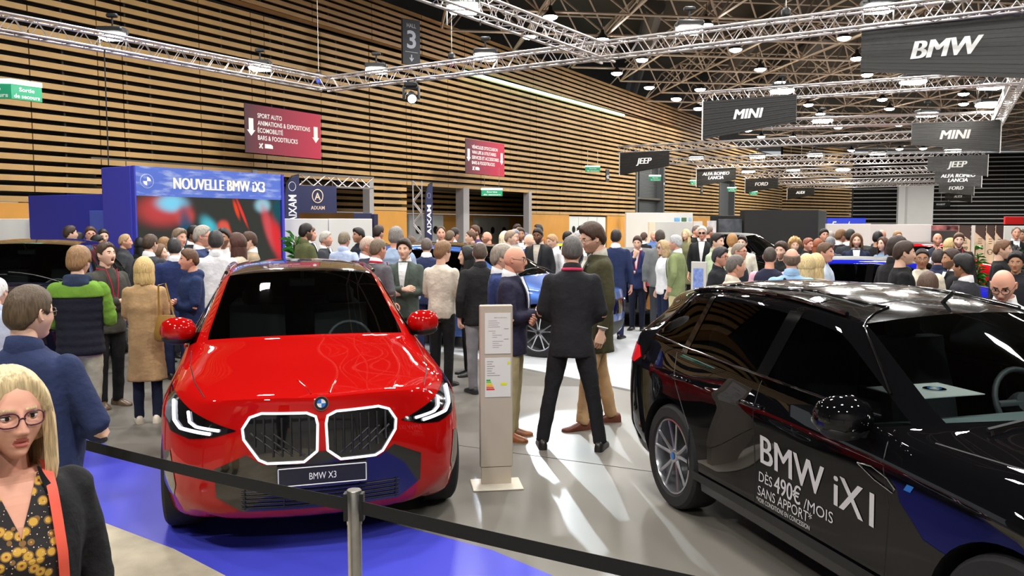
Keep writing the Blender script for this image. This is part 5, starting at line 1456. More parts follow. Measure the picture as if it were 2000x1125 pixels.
TORSO = [(.76, .168, .122, .0), (.86, .170, .128, .0), (.96, .163, .124, .0), (1.06, .160, .118, -.003), (1.16, .170, .121, -.006), (1.26, .186, .126, -.006), (1.34, .195, .120, -.002), (1.40, .186, .104, .004), (1.44, .150, .090, .010), (1.475, .085, .074, .012), (1.50, .066, .064, .010)]
def torso_at(z, fem, fat):
    zs = [t[0] for t in TORSO]
    rx, ry, cy = (float(np.interp(z, zs, [t[i] for t in TORSO])) for i in (1, 2, 3))
    if fem:
        rx *= .90 - .06 * math.exp(-((z - 1.08) / .09) ** 2); ry *= .92
        cy -= .0; ry += .018 * math.exp(-((z - 1.25) / .06) ** 2)
    b = fat * math.exp(-((z - 1.05) / .16) ** 2)
    return rx + b * .6, ry + b, cy - b * .5
def torso_front(x, z, fem, fat):
    rx, ry, cy = torso_at(z, fem, fat); q = max(0., 1 - abs(x / rx) ** 2.3)
    return cy - ry * q ** (1 / 2.3)
def sup(rx, ry, n, p=2.3):
    out = []
    for k in range(n):
        a = 2 * PI * k / n; c, s = math.cos(a), math.sin(a)
        out.append((rx * math.copysign(abs(c) ** (2 / p), c), ry * math.copysign(abs(s) ** (2 / p), s)))
    return out
ARMS = {  # (elbow, wrist, palm up vector, curl) for the right arm (-X); the left is mirrored
    'down': ((-.245, .03, 1.12), (-.25, -.03, .875), (-1, 0, .1), .4),
    'fist': ((-.25, .05, 1.12), (-.235, -.05, .89), (-1, 0, .1), .9),
    'crossR': ((-.235, -.045, 1.115), (.03, -.205, 1.15), (0, -.9, .4), .45),
    'crossL': ((-.235, -.035, 1.105), (.03, -.175, 1.09), (0, -.8, -.5), .6),
    'wideR': ((-.305, -.02, 1.10), (-.03, -.20, 1.13), (0, -.9, .4), .5),
    'pocket': ((-.275, .06, 1.13), (-.185, -.05, .93), (-1, 0, .3), .3),
    'clasp': ((-.25, .0, 1.12), (-.03, -.20, 1.0), (0, -.6, .8), .5),
    'chin': ((-.17, -.13, 1.13), (-.04, -.165, 1.37), (0, -1, .1), .8),
    'phone': ((-.215, -.05, 1.12), (-.08, -.27, 1.22), (-.3, -.4, -.85), .7),
    'ear': ((-.30, -.10, 1.27), (-.125, -.07, 1.50), (-1, 0, 0), .7),
    'behind': ((-.25, .10, 1.14), (-.06, .175, .98), (0, 1, 0), .4),
    'point': ((-.23, -.12, 1.16), (-.12, -.34, 1.22), (-.6, -.2, .7), .2),
    'lean': ((-.25, -.16, 1.16), (-.16, -.32, .98), (0, 0, 1), .2),
    'hip': ((-.33, .05, 1.17), (-.19, .0, 1.0), (-1, 0, .4), .3)}
POSES = {'down': ('down', 'down'), 'cross': ('crossR', 'crossL'), 'pockets': ('pocket', 'pocket'), 'clasp': ('clasp', 'clasp'), 'chin': ('chin', 'crossL'), 'phone': ('phone', 'down'), 'phone2': ('phone', 'phone'),
         'ear': ('down', 'ear'), 'behind': ('behind', 'behind'), 'point': ('point', 'down'), 'fist': ('fist', 'fist'), 'lean': ('lean', 'lean'), 'pocket1': ('down', 'pocket'), 'pocketR': ('pocket', 'down'), 'hip': ('hip', 'down'), 'crossW': ('wideR', 'crossL')}
FOLDS = bpy.data.textures.new('cloth_folds', 'CLOUDS'); FOLDS.noise_scale = .11; FOLDS.noise_depth = 2
def garment(mb, name, m, parent, vox, folds=.012, smooth=4):
    o = mb.build(name, m, parent)
    r = o.modifiers.new('r', 'REMESH'); r.mode = 'VOXEL'; r.voxel_size = vox; r.use_smooth_shade = True
    s = o.modifiers.new('s', 'SMOOTH'); s.factor = .5; s.iterations = smooth
    if folds:
        d = o.modifiers.new('d', 'DISPLACE'); d.texture = FOLDS; d.strength = folds; d.mid_level = .5; d.texture_coords = 'LOCAL'
    return o
PLAT = [(v.x, v.y) for v in (on_z(*q) for q in [(760, 650), (760, 668), (1025, 722), (1262, 770), (1420, 806), (1480, 660), (1230, 640)])]
def in_platform(x, y):
    c = False; n = len(PLAT)
    for i in range(n):
        (x0, y0), (x1, y1) = PLAT[i], PLAT[(i + 1) % n]
        if (y0 > y) != (y1 > y) and x < (x1 - x0) * (y - y0) / (y1 - y0) + x0: c = not c
    return c
def blocked(x, y, r=.27):
    for o in OCC:
        dx, dy = x - o[1], y - o[2]
        if o[0] == 'c':
            if dx * dx + dy * dy < (o[3] + r) ** 2 * .8: return True
        else:
            c, s = math.cos(o[3]), math.sin(o[3]); lx, ly = dx * c + dy * s, -dx * s + dy * c
            if abs(lx) < o[4] + r * .7 and abs(ly) < o[5] + r * .7: return True
    return False
def person(label, px, ytop, hp, yaw, pose='down', top='suit', trgb=(40, 44, 60), lrgb=(30, 32, 40), hair='short', hrgb=(50, 38, 30), skin='l', hyaw=0, hpitch=0, fem=False, fat=0., shirt=(235, 236, 240), glasses=None, beard=None,
           sleeve=None, feet=0., stride=0., apart=0., shoes=(30, 28, 28), lanyard=None, lean=0., hval=None, Y=None, openm=False, group='visitors at the show', h=None, bow=0., hairL=None, quiff=0., foldk=1.0, mouth=0., hx=0., yoke=None, hoodc=(40, 52, 76), dressed=True, hvol=1.):
    lod = 2 if hp >= 60 else (1 if hp >= 30 else 0)
    ht = {'bald': 0, 'buzz': .005, 'fringe': 0, 'thick': .03, 'curly': .04, 'quiff': .03, 'wavy': .028, 'bob': .024}.get(hair, .016)
    fixed = Y is not None and hp >= 48
    if Y is None: Y = F_PX * .242 / hp
    d = ray(px, ytop); best = None
    for f in [1.0] + [v for q in range(1, 18) for v in (1 + .02 * q, 1 / (1 + .02 * q))]:
        if h: best = (Y, h); break
        Yc = Y * f; z = CAM_H + d.z / d.y * Yc - ht
        pen = max(0, 1.50 - z, z - 1.93)
        if pen > .0: 
            if best is None or True:
                z = min(max(z, 1.50), 1.93)
        x = d.x / d.y * Yc
        c = pen * 4 + abs(math.log(f)) * (1 if f >= 1 else 4) + (0 if fixed or not blocked(x, Yc) else .45)
        if best is None or c < best[2]: best = (Yc, z, c)
    Y, H_ = best[0], best[1]; k = H_ / 1.75
    p = Vector((d.x / d.y * Y, Y, H_)); OCC.append(('c', p.x, p.y, .24))
    ya = rad(yaw) + math.atan2(-p.x, p.y); root = thing('person', label, 'person', (p.x, p.y, 0.022 if in_platform(p.x, p.y) else 0), ya, group)
    root.scale = (k, k, k)
    # the crown sits under the given point: shift back for leaning
    S, Lm = skin_mat(skin), lip_mat(skin); hm = hair_mat(hrgb)
    vox = (.009, .015, .024)[2 - lod] if False else {2: .009, 1: .015, 0: .024}[lod]
    nT = {2: 24, 1: 16, 0: 12}[lod]; nA = {2: 14, 1: 10, 0: 8}[lod]
    lean_q = lambda v: Vector((v[0], v[1] - lean * max(0., v[2] - .9), v[2] - .5 * lean * abs(lean) * max(0, v[2] - .9)))
    # ---------------- arms
    fs_ = .90 if fem else 1.0
    def arm(side):
        key = POSES[pose][0 if side < 0 else 1] if pose in POSES else pose
        e, w, up, cu = ARMS[key]; mx = -side
        mir = lambda v: Vector((v[0] * (1 if side < 0 else -1) * (fs_ if abs(v[0]) > .15 else 1), v[1], v[2]))
        sh = Vector((side * .178 * fs_, .006, 1.395))
        return [lean_q(sh), lean_q(mir(e)), lean_q(mir(w))], mir(up), cu
    arms = {s: arm(s) for s in (-1, 1)}
    # ---------------- body: head, neck, trunk, limbs, hands as one object
    nu, nv = {2: (84, 66), 1: (52, 40), 0: (30, 24)}[lod]
    HC = Vector((0, -.022, 1.632)); pv = Vector((0, .01, 1.545))
    HM = Matrix.Translation(lean_q(pv) + Vector((hx, 0, 0))) @ Matrix.Rotation(rad(hyaw), 4, 'Z') @ Matrix.Rotation(rad(hpitch), 4, 'X') @ Matrix.Translation(HC - pv)
    P, Ph, T = head_points(nu, nv, fem, openm); PF = P.reshape(-1, 3); fs = grid_faces(nv, nu)
    cen = np.array([PF[list(f)].mean(0) for f in fs]); x, y, z = np.abs(cen[:, 0]), cen[:, 1], cen[:, 2]
    mi = np.zeros(len(fs), int); front = y < -.03
    mi[front & (x < .022 - .008 * np.abs(z + .061) / .012) & (z > -.0735) & (z < -.0485)] = 1
    if openm: mi[front & (x < .013) & (z > -.076) & (z < -.054)] = 4
    brow = front & (x > .014) & (x < .047) & (np.abs(z - (.0315 - .12 * np.maximum(0, x - .034))) < (.0042 if not fem else .003))
    mi[brow] = 2
    if beard:
        mi[(z < -.036 + .6 * np.maximum(0, x - .035)) & (y < .03) & (mi == 0) & ~((x < .020) & (z > -.050) & (z < -.036))] = 3
    b = MB(); vs = [HM @ Vector(q) for q in PF]; o0 = len(b.v)
    b.v.extend([tuple(v) for v in vs]); b.f.extend(fs); b.m.extend(mi.tolist())
    if lod:
        for s in (-1, 1):
            eM = HM @ Matrix.Translation((s * .0755, .012, -.002)) @ Matrix.Rotation(rad(-18 * s), 4, 'Z') @ Matrix.Rotation(rad(-8), 4, 'X')
            b.ell((0, 0, 0), (.008, .017, .030), 10, 8, 0, M=None) if False else None
            R3 = eM.to_3x3(); c = eM.translation
            e_ = MB().ell((0, 0, 0), (.0075, .0165, .030), 12, 8); b.add([R3 @ Vector(v) + c for v in e_.v], e_.f)
            e_ = MB(); e_.tube([(s * .006, .013 * math.cos(a), .004 + .024 * math.sin(a)) for a in np.linspace(-1.9, 2.6, 12)], .0045, 5); b.add([R3 @ Vector(v) + c for v in e_.v], e_.f)
    nk = [lean_q((0, .012, 1.575)), lean_q((0, .016, 1.53)), lean_q((0, .022, 1.47)), lean_q((0, .02, 1.42))]
    nk[0] = nk[0] + Vector((hx * .8, 0, 0))
    b.tube(nk, [.052 * (fs_ * .97), .054 * fs_, .062 * fs_, .085 * fs_], 16 if lod else 10)
    b.loft([[lean_q((px_ * .82, py_ * .82 + torso_at(zz, fem, 0)[2], zz)) for px_, py_ in sup(*torso_at(zz, fem, 0)[:2], 12)] for zz in (.80, 1.0, 1.2, 1.34, 1.42, 1.47)])
    for s, (pts, up, cu) in arms.items():
        b.tube([pts[0], pts[1], pts[2]], [.042 * fs_, .037 * fs_, .026 * fs_], 8)
        d = (pts[2] - pts[1]).normalized(); M = frame_to(pts[2] + d * .028, d, up)
        if pose.startswith('pocket') and POSES[pose][0 if s < 0 else 1] == 'pocket': M = frame_to(pts[2] + Vector((0, 0, -.0)), Vector((-.2 * s, -.1, -1)), up)
        sc = Matrix.Diagonal((fs_ * .98, fs_ * .98, fs_ * .98, 1))
        # thumb lies towards the body front when the arm hangs
        hand_into(b, M @ sc, -s if up.x * s < 0 or abs(up.x) < .5 else s, cu, 1 if lod else 0)
    ap = .09 + apart; legs = {}
    for s in (-1, 1):
        st = stride * s
        legs[s] = [Vector((s * .088, 0, .90)), Vector((s * (.092 + apart * .5), -.012 - st * .5, .49)), Vector((s * ap, .015 - st, .085))]
        b.tube(legs[s], [.07, .045, .035], 8)
    bm_ = mat('beard_%s_%d_%d_%d' % ((skin,) + tuple(beard)), [int(.5 * a + .5 * c) for a, c in zip(beard, SKINS[skin])], .7, noise=.2, nscale=120) if beard else S
    body = b.build('body', [S, Lm, hm, bm_, mat('mouth_dark', (60, 20, 20), .5)], root, 75)
    # ---------------- eyes
    back = math.cos(rad(yaw + hyaw)) < -.55
    if not back:
        for s in (-1, 1):
            e = MB(); q = {2: (14, 10), 1: (10, 7), 0: (8, 5)}[lod]
            e.ell((s * .0315, -.0765, .0095), (.0142, .0085, .0072), q[0], q[1], 0)
            e.ell((s * .0315, -.0835, .0095), (.0058, .0026, .0060), q[0], q[1], 1)
            if lod == 2:
                e.tube([(s * (.0315 + .0165 * t), -.0835 + .011 * t * t, .0145 + .003 * (1 - t * t)) for t in (-1, -.6, -.2, .2, .6, 1)], [.0015, .0025, .003, .003, .0025, .0015], 6, 2)
                e.tube([(s * (.0315 + .0155 * t), -.0825 + .011 * t * t, .0042 - .001 * (1 - t * t)) for t in (-1, -.6, -.2, .2, .6, 1)], [.001, .002, .0022, .0022, .002, .001], 6, 3)
            e.xf(HM).build('eye', [mat('eye_white', (225, 220, 215), .25), mat('iris_dark', (48, 34, 26), .15), mat('lash_line', (84, 54, 46), .5), S], body, 80)
    # ---------------- hair
    if hair not in ('bald', 'fringe0'):
        hb = MB(); sd_ = int(px) % 17 + 1
        hs = {'short': ('short', .022, .010), 'buzz': ('short', .006, .004), 'crop': ('short', .014, .007), 'thick': ('short', .034, .018), 'quiff': ('short', .026, .011), 'curly': ('short', .040, .030), 'recede': ('recede', .014, .008), 'fringe': ('fringe', .007, .008),
              'long': ('long', .022, .022), 'bob': ('long', .022, .024), 'wavy': ('long', .030, .030), 'bun': ('short', .012, .012)}[hair]
        Q = hair_shell(hair if hair in ('fringe', 'recede', 'long', 'bob') else hs[0], hs[1], hs[2], nu, nv, sd_, vol=1. if hair == 'curly' else 0., quiff=(.016 if hair == 'quiff' else quiff))
        hb.v.extend([tuple(q) for q in Q]); hb.f.extend(grid_faces(nv, nu)); hb.m.extend([0] * len(grid_faces(nv, nu)))
        if hair == 'long': hair_curtain(hb, .03, -(hairL or .36), .094, .108, .95, sd_, 40 if lod == 2 else 22, 12, .10)
        if hair == 'wavy': hair_curtain(hb, .03, -(hairL or .24), .100, .112, 1.0, sd_, 30, 10, .18, .03)
        if hair == 'bob': hair_curtain(hb, .066, -(hairL or .155), .096 * hvol, .110 * hvol, .92, sd_, 60 if lod == 2 else 30, 14, .07, .03)
        if hair == 'bun': hb.ell((0, .115, .06), (.04, .035, .04), 12, 8)
        hb.xf(HM).build('hair', hm, body, 80)
    if glasses:
        g_ = MB(); gm = {'dark': (24, 22, 24), 'metal': (120, 110, 100), 'plum': (70, 24, 50), 'sun': (16, 16, 18)}[glasses]
        nn = 20 if lod == 2 else 10
        for s in (-1, 1):
            w, h_ = (.026, .020) if glasses != 'metal' else (.024, .018)
            fr_ = [(s * .0325 + w * math.copysign(abs(math.cos(a)) ** .75, math.cos(a)), -.099 + .010 * abs(math.cos(a) * .5 + s * .5) ** 2 * 1.2, .006 + h_ * math.copysign(abs(math.sin(a)) ** .8, math.sin(a))) for a in [2 * PI * t / nn for t in range(nn + 1)]]
            g_.tube(fr_, .0022 if glasses != 'metal' else .0014, 5, caps=False)
            g_.tube([(s * .058, -.090, .010), (s * .074, -.05, .010), (s * .0795, .005, .008), (s * .078, .03, -.006)], .0019, 5)
        g_.tube([(-.009, -.101, .008), (0, -.104, .011), (.009, -.101, .008)], .002, 5)
        go = g_.xf(HM).build('glasses', mat('glasses_' + glasses, gm, .3), body, 60)
        if glasses == 'sun':
            l = MB()
            for s in (-1, 1): l.ell((s * .0325, -.095, .006), (.026, .004, .019), 12, 6)
            l.xf(HM).build('dark_lens', m_gloss, go, 80)
    # ---------------- clothes
    tm = cloth(trgb, 'cloth'); hem = {'suit': .775, 'coat': .46, 'shirt': .86, 'sweater': .84, 'puffer': .82, 'hoodie': .80, 'polo': .86, 'vest': .82, 'tee': .86, 'jacket': .80, 'blouse': .80, 'overcoat': .66}[top]
    ease = {'suit': .012, 'coat': .022, 'shirt': .004, 'sweater': .010, 'puffer': .028, 'hoodie': .018, 'polo': .004, 'vest': .014, 'tee': .004, 'jacket': .016, 'blouse': .008, 'overcoat': .018}[top]
    gb = MB(); zs = [zz for zz in (hem, hem + .012) ] + [zz for zz in np.arange(hem + .08, 1.40, .07)] + [1.40, 1.44, 1.472, 1.492 if top not in ('tee', 'polo') else 1.476]
    if top == 'puffer': zs = [hem] + list(np.arange(hem + .02, 1.41, .02)) + [1.44, 1.475, 1.51]
    if not dressed: zs = zs[:-2]
    rings = []
    for zz in zs:
        rx, ry, cy = torso_at(max(zz, .76), fem, fat)
        if zz < .76: rx += (.76 - zz) * .10; ry += (.76 - zz) * .10
        e2 = ease * (1 if zz < 1.42 else .5)
        if top == 'puffer': e2 += .012 * abs(math.sin(PI * (zz - hem) / .075)) - .006
        if top == 'sweater' and zz < hem + .06: e2 -= .012
        rings.append([lean_q((a, q + cy, zz)) for a, q in sup(rx + e2, ry + e2, nT)])
    gb.loft(rings)
    if top in ('hoodie', 'jacket') and top == 'hoodie':
        gb.ell(lean_q((0, .085, 1.46)), (.115, .065, .07), 12, 8); gb.tube([lean_q((.10 * math.cos(a), .01 - .085 * math.sin(a) * -1, 1.475 + .02 * math.sin(a))) for a in np.linspace(-.5, PI + .5, 9)], .035, 8)
    sl = MB() if sleeve is not None else gb
    cut = {'tee': .5, 'polo': .55}.get(top, None)
    for s, (pts, up, cu) in arms.items():
        if top == 'vest' and sleeve is None: pass
        ra = [.058, .055, .048, .042, .040] if top not in ('shirt', 'tee', 'polo', 'blouse') else [.060, .052, .044, .036, .035]
        ra = [(r + (ease * .55 if top not in ('shirt',) else .002)) * fs_ for r in ra]
        A, E, W = pts; path = [A, A.lerp(E, .5), E, E.lerp(W, .55), W.lerp(E, .0) - (W - E).normalized() * .012]
        if cut: path = [A, A.lerp(E, .4), A.lerp(E, .8)]; ra = ra[:3]; ra[2] *= 1.06
        if top == 'puffer':
            pp_, rr_ = [], []
            for (q0, r0), (q1, r1) in zip(zip(path, ra), list(zip(path, ra))[1:]):
                for t in np.linspace(0, 1, 7, endpoint=False): pp_.append(q0.lerp(q1, t)); rr_.append(r0 + (r1 - r0) * t)
            pp_.append(path[-1]); rr_.append(ra[-1]); acc = 0.; o_ = []
            for i, q in enumerate(pp_):
                if i: acc += (q - pp_[i - 1]).length
                o_.append(rr_[i] + .008 * abs(math.sin(PI * acc / .07)))
            path, ra = pp_, o_
        else:
            # rounder bend at the elbow
            path = [path[0], path[1], E.lerp(A, .10), E.lerp(W, .10)] + path[3:] if len(path) > 3 else path
            ra = [ra[0], ra[1], ra[2] * 1.02, ra[2]] + ra[3:] if len(ra) > 3 else ra
        sl.tube(path, ra, nA)
        sl.ell(A, (ra[0] * .98,) * 3, 10, 8)
        if cut:
            fa_ = MB(); fa_.tube([A.lerp(E, .7), E, E.lerp(W, .5), W], [.045 * fs_, .041 * fs_, .038 * fs_, .027 * fs_], 10); fa_.build('forearm', S, body, 80)
    nm = {'suit': 'suit_jacket', 'coat': 'coat', 'overcoat': 'overcoat', 'shirt': 'shirt', 'sweater': 'sweater', 'puffer': 'padded_jacket', 'hoodie': 'hooded_jacket', 'polo': 'polo_shirt', 'vest': 'vest', 'tee': 'tee_shirt', 'jacket': 'jacket', 'blouse': 'blouse'}[top]
    fold = {2: .014, 1: .014, 0: .0}[lod] * foldk
    go = garment(gb, nm, tm, root, vox, fold if top != 'puffer' else fold * .4, 3 if lod < 2 else 5)
    if sleeve is not None: garment(sl, 'sleeves', cloth(sleeve), root, vox, fold)
    if yoke:
        yb = MB(); yb.loft([[lean_q((a, q + torso_at(zz, fem, fat)[2], zz)) for a, q in sup(torso_at(zz, fem, fat)[0] + ease + .016, torso_at(zz, fem, fat)[1] + ease + .016, nT)] for zz in (1.33, 1.37, 1.40, 1.44, 1.47)])
        garment(yb, 'yoke', cloth(yoke), root, vox, .006)
        yb = MB(); yb.tube([lean_q((.085 * math.sin(a), .02 - .085 * math.cos(a), 1.495 - .012 * math.cos(a))) for a in np.linspace(.5, 2 * PI - .5, 14)], .036, 10); yb.ell(lean_q((0, .10, 1.45)), (.12, .05, .065), 14, 8)
        garment(yb, 'hood', cloth(hoodc), root, vox, .01)
    # trousers
    tb = MB()
    tb.loft([[(a, q + torso_at(max(zz, .8), fem, fat)[2], zz) for a, q in sup(torso_at(max(zz, .8), fem, fat)[0] * w - .004, torso_at(max(zz, .8), fem, fat)[1] * w - .004, nT)] for zz, w in ((.80, .93), (.86, .98), (.94, .97), (1.02, .95))])
    for s in (-1, 1):
        Hh, K, A = legs[s]; kk = .93 if fem else 1.
        tb.tube([Hh + Vector((0, 0, .0)), Hh.lerp(K, .45), K, K.lerp(A, .45), A + Vector((0, .0, -.035))], [.094 * kk, .086 * kk, .068 * kk, .062 * kk, .058 * kk], nA)
    garment(tb, 'trousers', cloth(lrgb), root, vox * 1.15, fold * .9, 3)
    # shoes
    for s in (-1, 1):
        A = legs[s][2]; sb = MB(); rings = []; ang = rad(12 * s)
        for yy, w, h0 in ((.085, .018, .045), (.075, .030, .075), (.04, .037, .088), (-.02, .037, .085), (-.08, .043, .060), (-.13, .045, .045), (-.17, .036, .036), (-.19, .014, .024)):
            q = []
            for a, c in ((-1, 0), (-1.02, .35), (-.8, .8), (-.35, 1), (.35, 1), (.8, .8), (1.02, .35), (1, 0)):
                xx = a * w; yy_ = yy; q.append((A.x + xx * math.cos(ang) - yy_ * math.sin(ang) * 1, A.y + xx * math.sin(ang) + yy_ * math.cos(ang), .0 + h0 * c))
            rings.append(q)
        sb.loft(rings).build('shoe', mat('shoe_%d_%d_%d' % tuple(shoes), shoes, .35), root, 50)
    # collar, shirt front and lapels
    if dressed and top in ('suit', 'jacket', 'overcoat', 'shirt', 'polo', 'coat', 'blouse') and hp >= 22:
        cb = MB(); cm = cloth(shirt if top in ('suit', 'overcoat') else trgb, 'cloth'); n = 22 if lod else 12
        rin = []
        for r_, zz, dz in ((.074, 1.465, .012), (.069, 1.503, .018), (.066, 1.53, .022), (.071, 1.528, .022), (.082, 1.492, .014), (.086, 1.462, .010)):
            rin.append([lean_q((r_ * fs_ * math.sin(a), .014 - r_ * fs_ * .95 * math.cos(a), zz + dz * -math.cos(a) - (.022 if abs(a - PI) > 2.6 else 0))) for a in np.linspace(.32, 2 * PI - .32, n)])
        cb.loft(rin, closed=False, caps=False); cb.build('collar', cm, root, 80)
    if dressed and top in ('suit', 'overcoat') and math.cos(rad(yaw)) > -.5:
        fm = cloth(shirt); vb = MB(); rows = 8; zt, zb = 1.478, (1.06 if top == 'suit' else 1.18)
        off = .012 + ease
        for i in range(rows):
            z0, z1 = zt + (zb - zt) * i / rows, zt + (zb - zt) * (i + 1) / rows
            for j in range(4):
                q = []
                for zz, jj in ((z0, j), (z0, j + 1), (z1, j + 1), (z1, j)):
                    hw = .058 * (1 - (zt - zz) / (zt - zb)) ** .9 + .004; xx = hw * (jj / 2 - 1)
                    q.append(lean_q((xx, torso_front(xx, min(zz, 1.455), fem, fat) - off, zz)))
                vb.add(q, [(3, 2, 1, 0)])
        vb.build('shirt_front', fm, root, 80)
        lb = MB()
        for s in (-1, 1):
            rows = 9; o_, i_ = [], []
            for i in range(rows + 1):
                t = i / rows; zz = 1.485 + (zb - .03 - 1.485) * t; hw = .060 * (1 - t) ** .9 + .003
                wd_ = .012 + .055 * math.sin(min(1, t * 1.5) * PI * .5) * (1 - t) ** .5
                i_.append(lean_q((s * hw, torso_front(s * hw, min(zz, 1.455), fem, fat) - off - .004, zz)))
                o_.append(lean_q((s * (hw + wd_), torso_front(s * (hw + wd_), min(zz, 1.455), fem, fat) - off - .010 if t < .98 else torso_front(s * hw, zz, fem, fat) - off - .004, zz)))
            vs = i_ + o_; fs = [(i, i + 1, rows + 2 + i, rows + 1 + i) for i in range(rows)]
            lb.add(vs, fs if s < 0 else [f[::-1] for f in fs])
        lb.build('lapel', tm, go, 60)
    if lanyard:
        lb = MB()
        lb.tube([lean_q((.083 * math.sin(a), .016 - .081 * math.cos(a), 1.488 - .010 * math.cos(a))) for a in np.linspace(.5, 2 * PI - .5, 20)], .012, 6, flat=.6)
        for s in (-1, 1): lb.tube([lean_q((s * .055 * (1 - t) + s * .006, torso_front(s * .05 * (1 - t), min(1.46, 1.48 - .38 * t), fem, fat) - .022 - ease, 1.488 - .38 * t)) for t in np.linspace(0, 1, 8)], .007, 5)
        lb.build('lanyard', cloth(lanyard), root, 60)
    root['_k'] = k
    return root, HM, arms, lean_q, body, go
K0, NV, CH, GR = (26, 26, 28), (36, 42, 78), (58, 60, 66), (120, 122, 126)
W_ = (232, 233, 236)
def on_person(r): return r[0]
# ---------------------------------------------------------------- the group round the information column
P_suit = person('man seen from behind in a black suit with a pink neck lanyard', 1118, 460, 58, 176, 'clasp', 'suit', (36, 36, 40), (30, 30, 34), 'recede', (92, 88, 86), 'm', apart=.15, lanyard=(206, 60, 96), shirt=(40, 38, 42), Y=6.95, hyaw=4)
P_olive = person('tall bearded man in an olive coat and beige trousers', 1166, 437, 57, -72, 'down', 'overcoat', (66, 64, 44), (180, 146, 108), 'thick', (66, 46, 34), 'l', hyaw=4, hpitch=14, glasses='metal', beard=(160, 120, 96), stride=.17, apart=.02, shoes=(104, 54, 38), shirt=(200, 194, 182), Y=7.75, h=1.93)
P_bald = person('bald man with glasses in a navy blazer and khaki trousers', 1000, 481, 54, 78, 'cross', 'suit', (42, 40, 62), (164, 152, 116), 'bald', (90, 70, 60), 'r', glasses='dark', Y=7.3, hpitch=4, shoes=(140, 84, 46))
person('grey haired man half hidden behind the bald man with glasses', 976, 477, 46, 88, 'cross', 'suit', (44, 58, 104), (60, 62, 70), 'thick', (150, 140, 128), 'l', Y=8.3)
person('man in a black jacket and light grey trousers with his back turned', 937, 473, 42, 196, 'fist', 'jacket', (36, 36, 38), (140, 140, 146), 'crop', (86, 72, 62), 'l', hyaw=-14, shoes=(40, 42, 46), Y=9.3)
person('woman with long black hair behind the man in the black jacket', 914, 481, 36, -80, 'down', 'suit', (28, 28, 32), (26, 26, 30), 'long', (20, 18, 20), 'l', fem=True, Y=10.4, shirt=(28, 28, 32))
person('young man in a cream sweatshirt and black trousers', 862, 470, 42, 150, 'cross', 'sweater', (214, 206, 190), (28, 28, 30), 'thick', (132, 100, 70), 'l', hyaw=-20, Y=9.7)
person('young dark haired man with folded arms in a grey green suit', 790, 465, 39, -14, 'cross', 'suit', (78, 88, 82), (66, 74, 70), 'thick', (44, 32, 26), 'l', hyaw=0, shirt=W_, Y=10.2)
# ---------------------------------------------------------------- by the red car, left side
person('man in a dark padded vest with bright green sleeves', 150, 480, 54, 168, 'cross', 'puffer', (26, 28, 40), (176, 176, 152), 'thick', (146, 112, 76), 'l', hyaw=-16, sleeve=(106, 148, 50), yoke=(106, 148, 50), Y=7.05)
person('short haired man with an open mouth in a dark grey jacket', 205, 474, 50, 30, 'cross', 'jacket', (66, 66, 60), (28, 28, 30), 'short', (70, 54, 42), 'l', hyaw=10, openm=True, hpitch=-8, lanyard=(170, 40, 60), shoes=(96, 78, 60), Y=8.6)
P_camel = person('blonde woman seen from behind in a camel coat', 280, 500, 50, 172, 'phone2', 'coat', (176, 144, 104), (30, 36, 58), 'bob', (206, 176, 118), 'l', fem=True, fat=.02, shoes=(226, 214, 196), Y=7.9)
person('man in a navy rain jacket looking at the camel coat woman', 372, 486, 50, -76, 'cross', 'hoodie', (32, 48, 86), (72, 94, 128), 'short', (94, 66, 46), 'r', hyaw=-6, Y=9.0)
person('man from behind in a bright navy suit beside the blonde bob', 340, 464, 38, 184, 'clasp', 'suit', (40, 52, 96), (34, 40, 70), 'crop', (52, 50, 52), 'l', Y=10.2)
# ---------------------------------------------------------------- behind the dark car and before the booth
person('man with fair hair in profile wearing a charcoal cardigan', 242, 457, 35, 80, 'down', 'jacket', (60, 62, 66), CH, 'recede', (176, 146, 106), 'r', Y=11.0)
person('dark haired man facing the booth at the low blue wall', 134, 441, 27, 100, 'down', 'shirt', W_, NV, 'short', (58, 42, 32), 'l')
person('woman with black hair peering over the dark car roof', 150, 453, 27, 110, 'down', 'jacket', K0, K0, 'bob', (24, 20, 22), 'l', fem=True)
person('man with glasses facing us under the pale blue door', 176, 443, 27, 6, 'down', 'suit', K0, K0, 'short', (74, 50, 36), 'r', glasses='dark')
person('black haired man bowing his head behind the open mouthed man', 183, 458, 29, 70, 'down', 'suit', K0, K0, 'short', (22, 20, 20), 't', hpitch=14)
person('stern man with cropped dark hair looking down at the camera', 200, 446, 33, 12, 'down', 'suit', (40, 36, 40), K0, 'crop', (36, 30, 28), 'l', hpitch=8)
person('dark haired man mostly hidden at the corner of the booth', 229, 450, 28, 160, 'down', 'suit', NV, NV, 'short', (30, 24, 22), 'l')
person('bald man seen from behind the open mouthed man', 222, 471, 30, 150, 'down', 'jacket', K0, K0, 'bald', (140, 110, 90), 'r')
person('brown haired man from behind in a charcoal suit before the screen', 291, 457, 36, 140, 'down', 'suit', (56, 58, 66), CH, 'crop', (72, 54, 42), 'l')
person('woman with long black hair at the foot of the booth tower', 273, 464, 34, 190, 'down', 'jacket', K0, K0, 'long', (20, 18, 20), 'l', fem=True)
person('woman with a hairband and brown hair looking along the screen', 309, 477, 37, 66, 'down', 'jacket', (110, 104, 98), K0, 'long', (112, 84, 62), 'l', fem=True, hairL=.3)
person('man whose brown hair shows behind the hairband woman', 319, 463, 30, 150, 'down', 'suit', CH, CH, 'thick', (140, 104, 66), 'l')
person('smiling man with grey brown hair in a pale shirt', 348, 445, 37, 40, 'down', 'shirt', (206, 208, 210), CH, 'quiff', (130, 112, 94), 'r')
person('dark man in shadow at the middle of the screen', 376, 441, 29, 60, 'down', 'suit', K0, K0, 'short', (26, 22, 20), 'd')
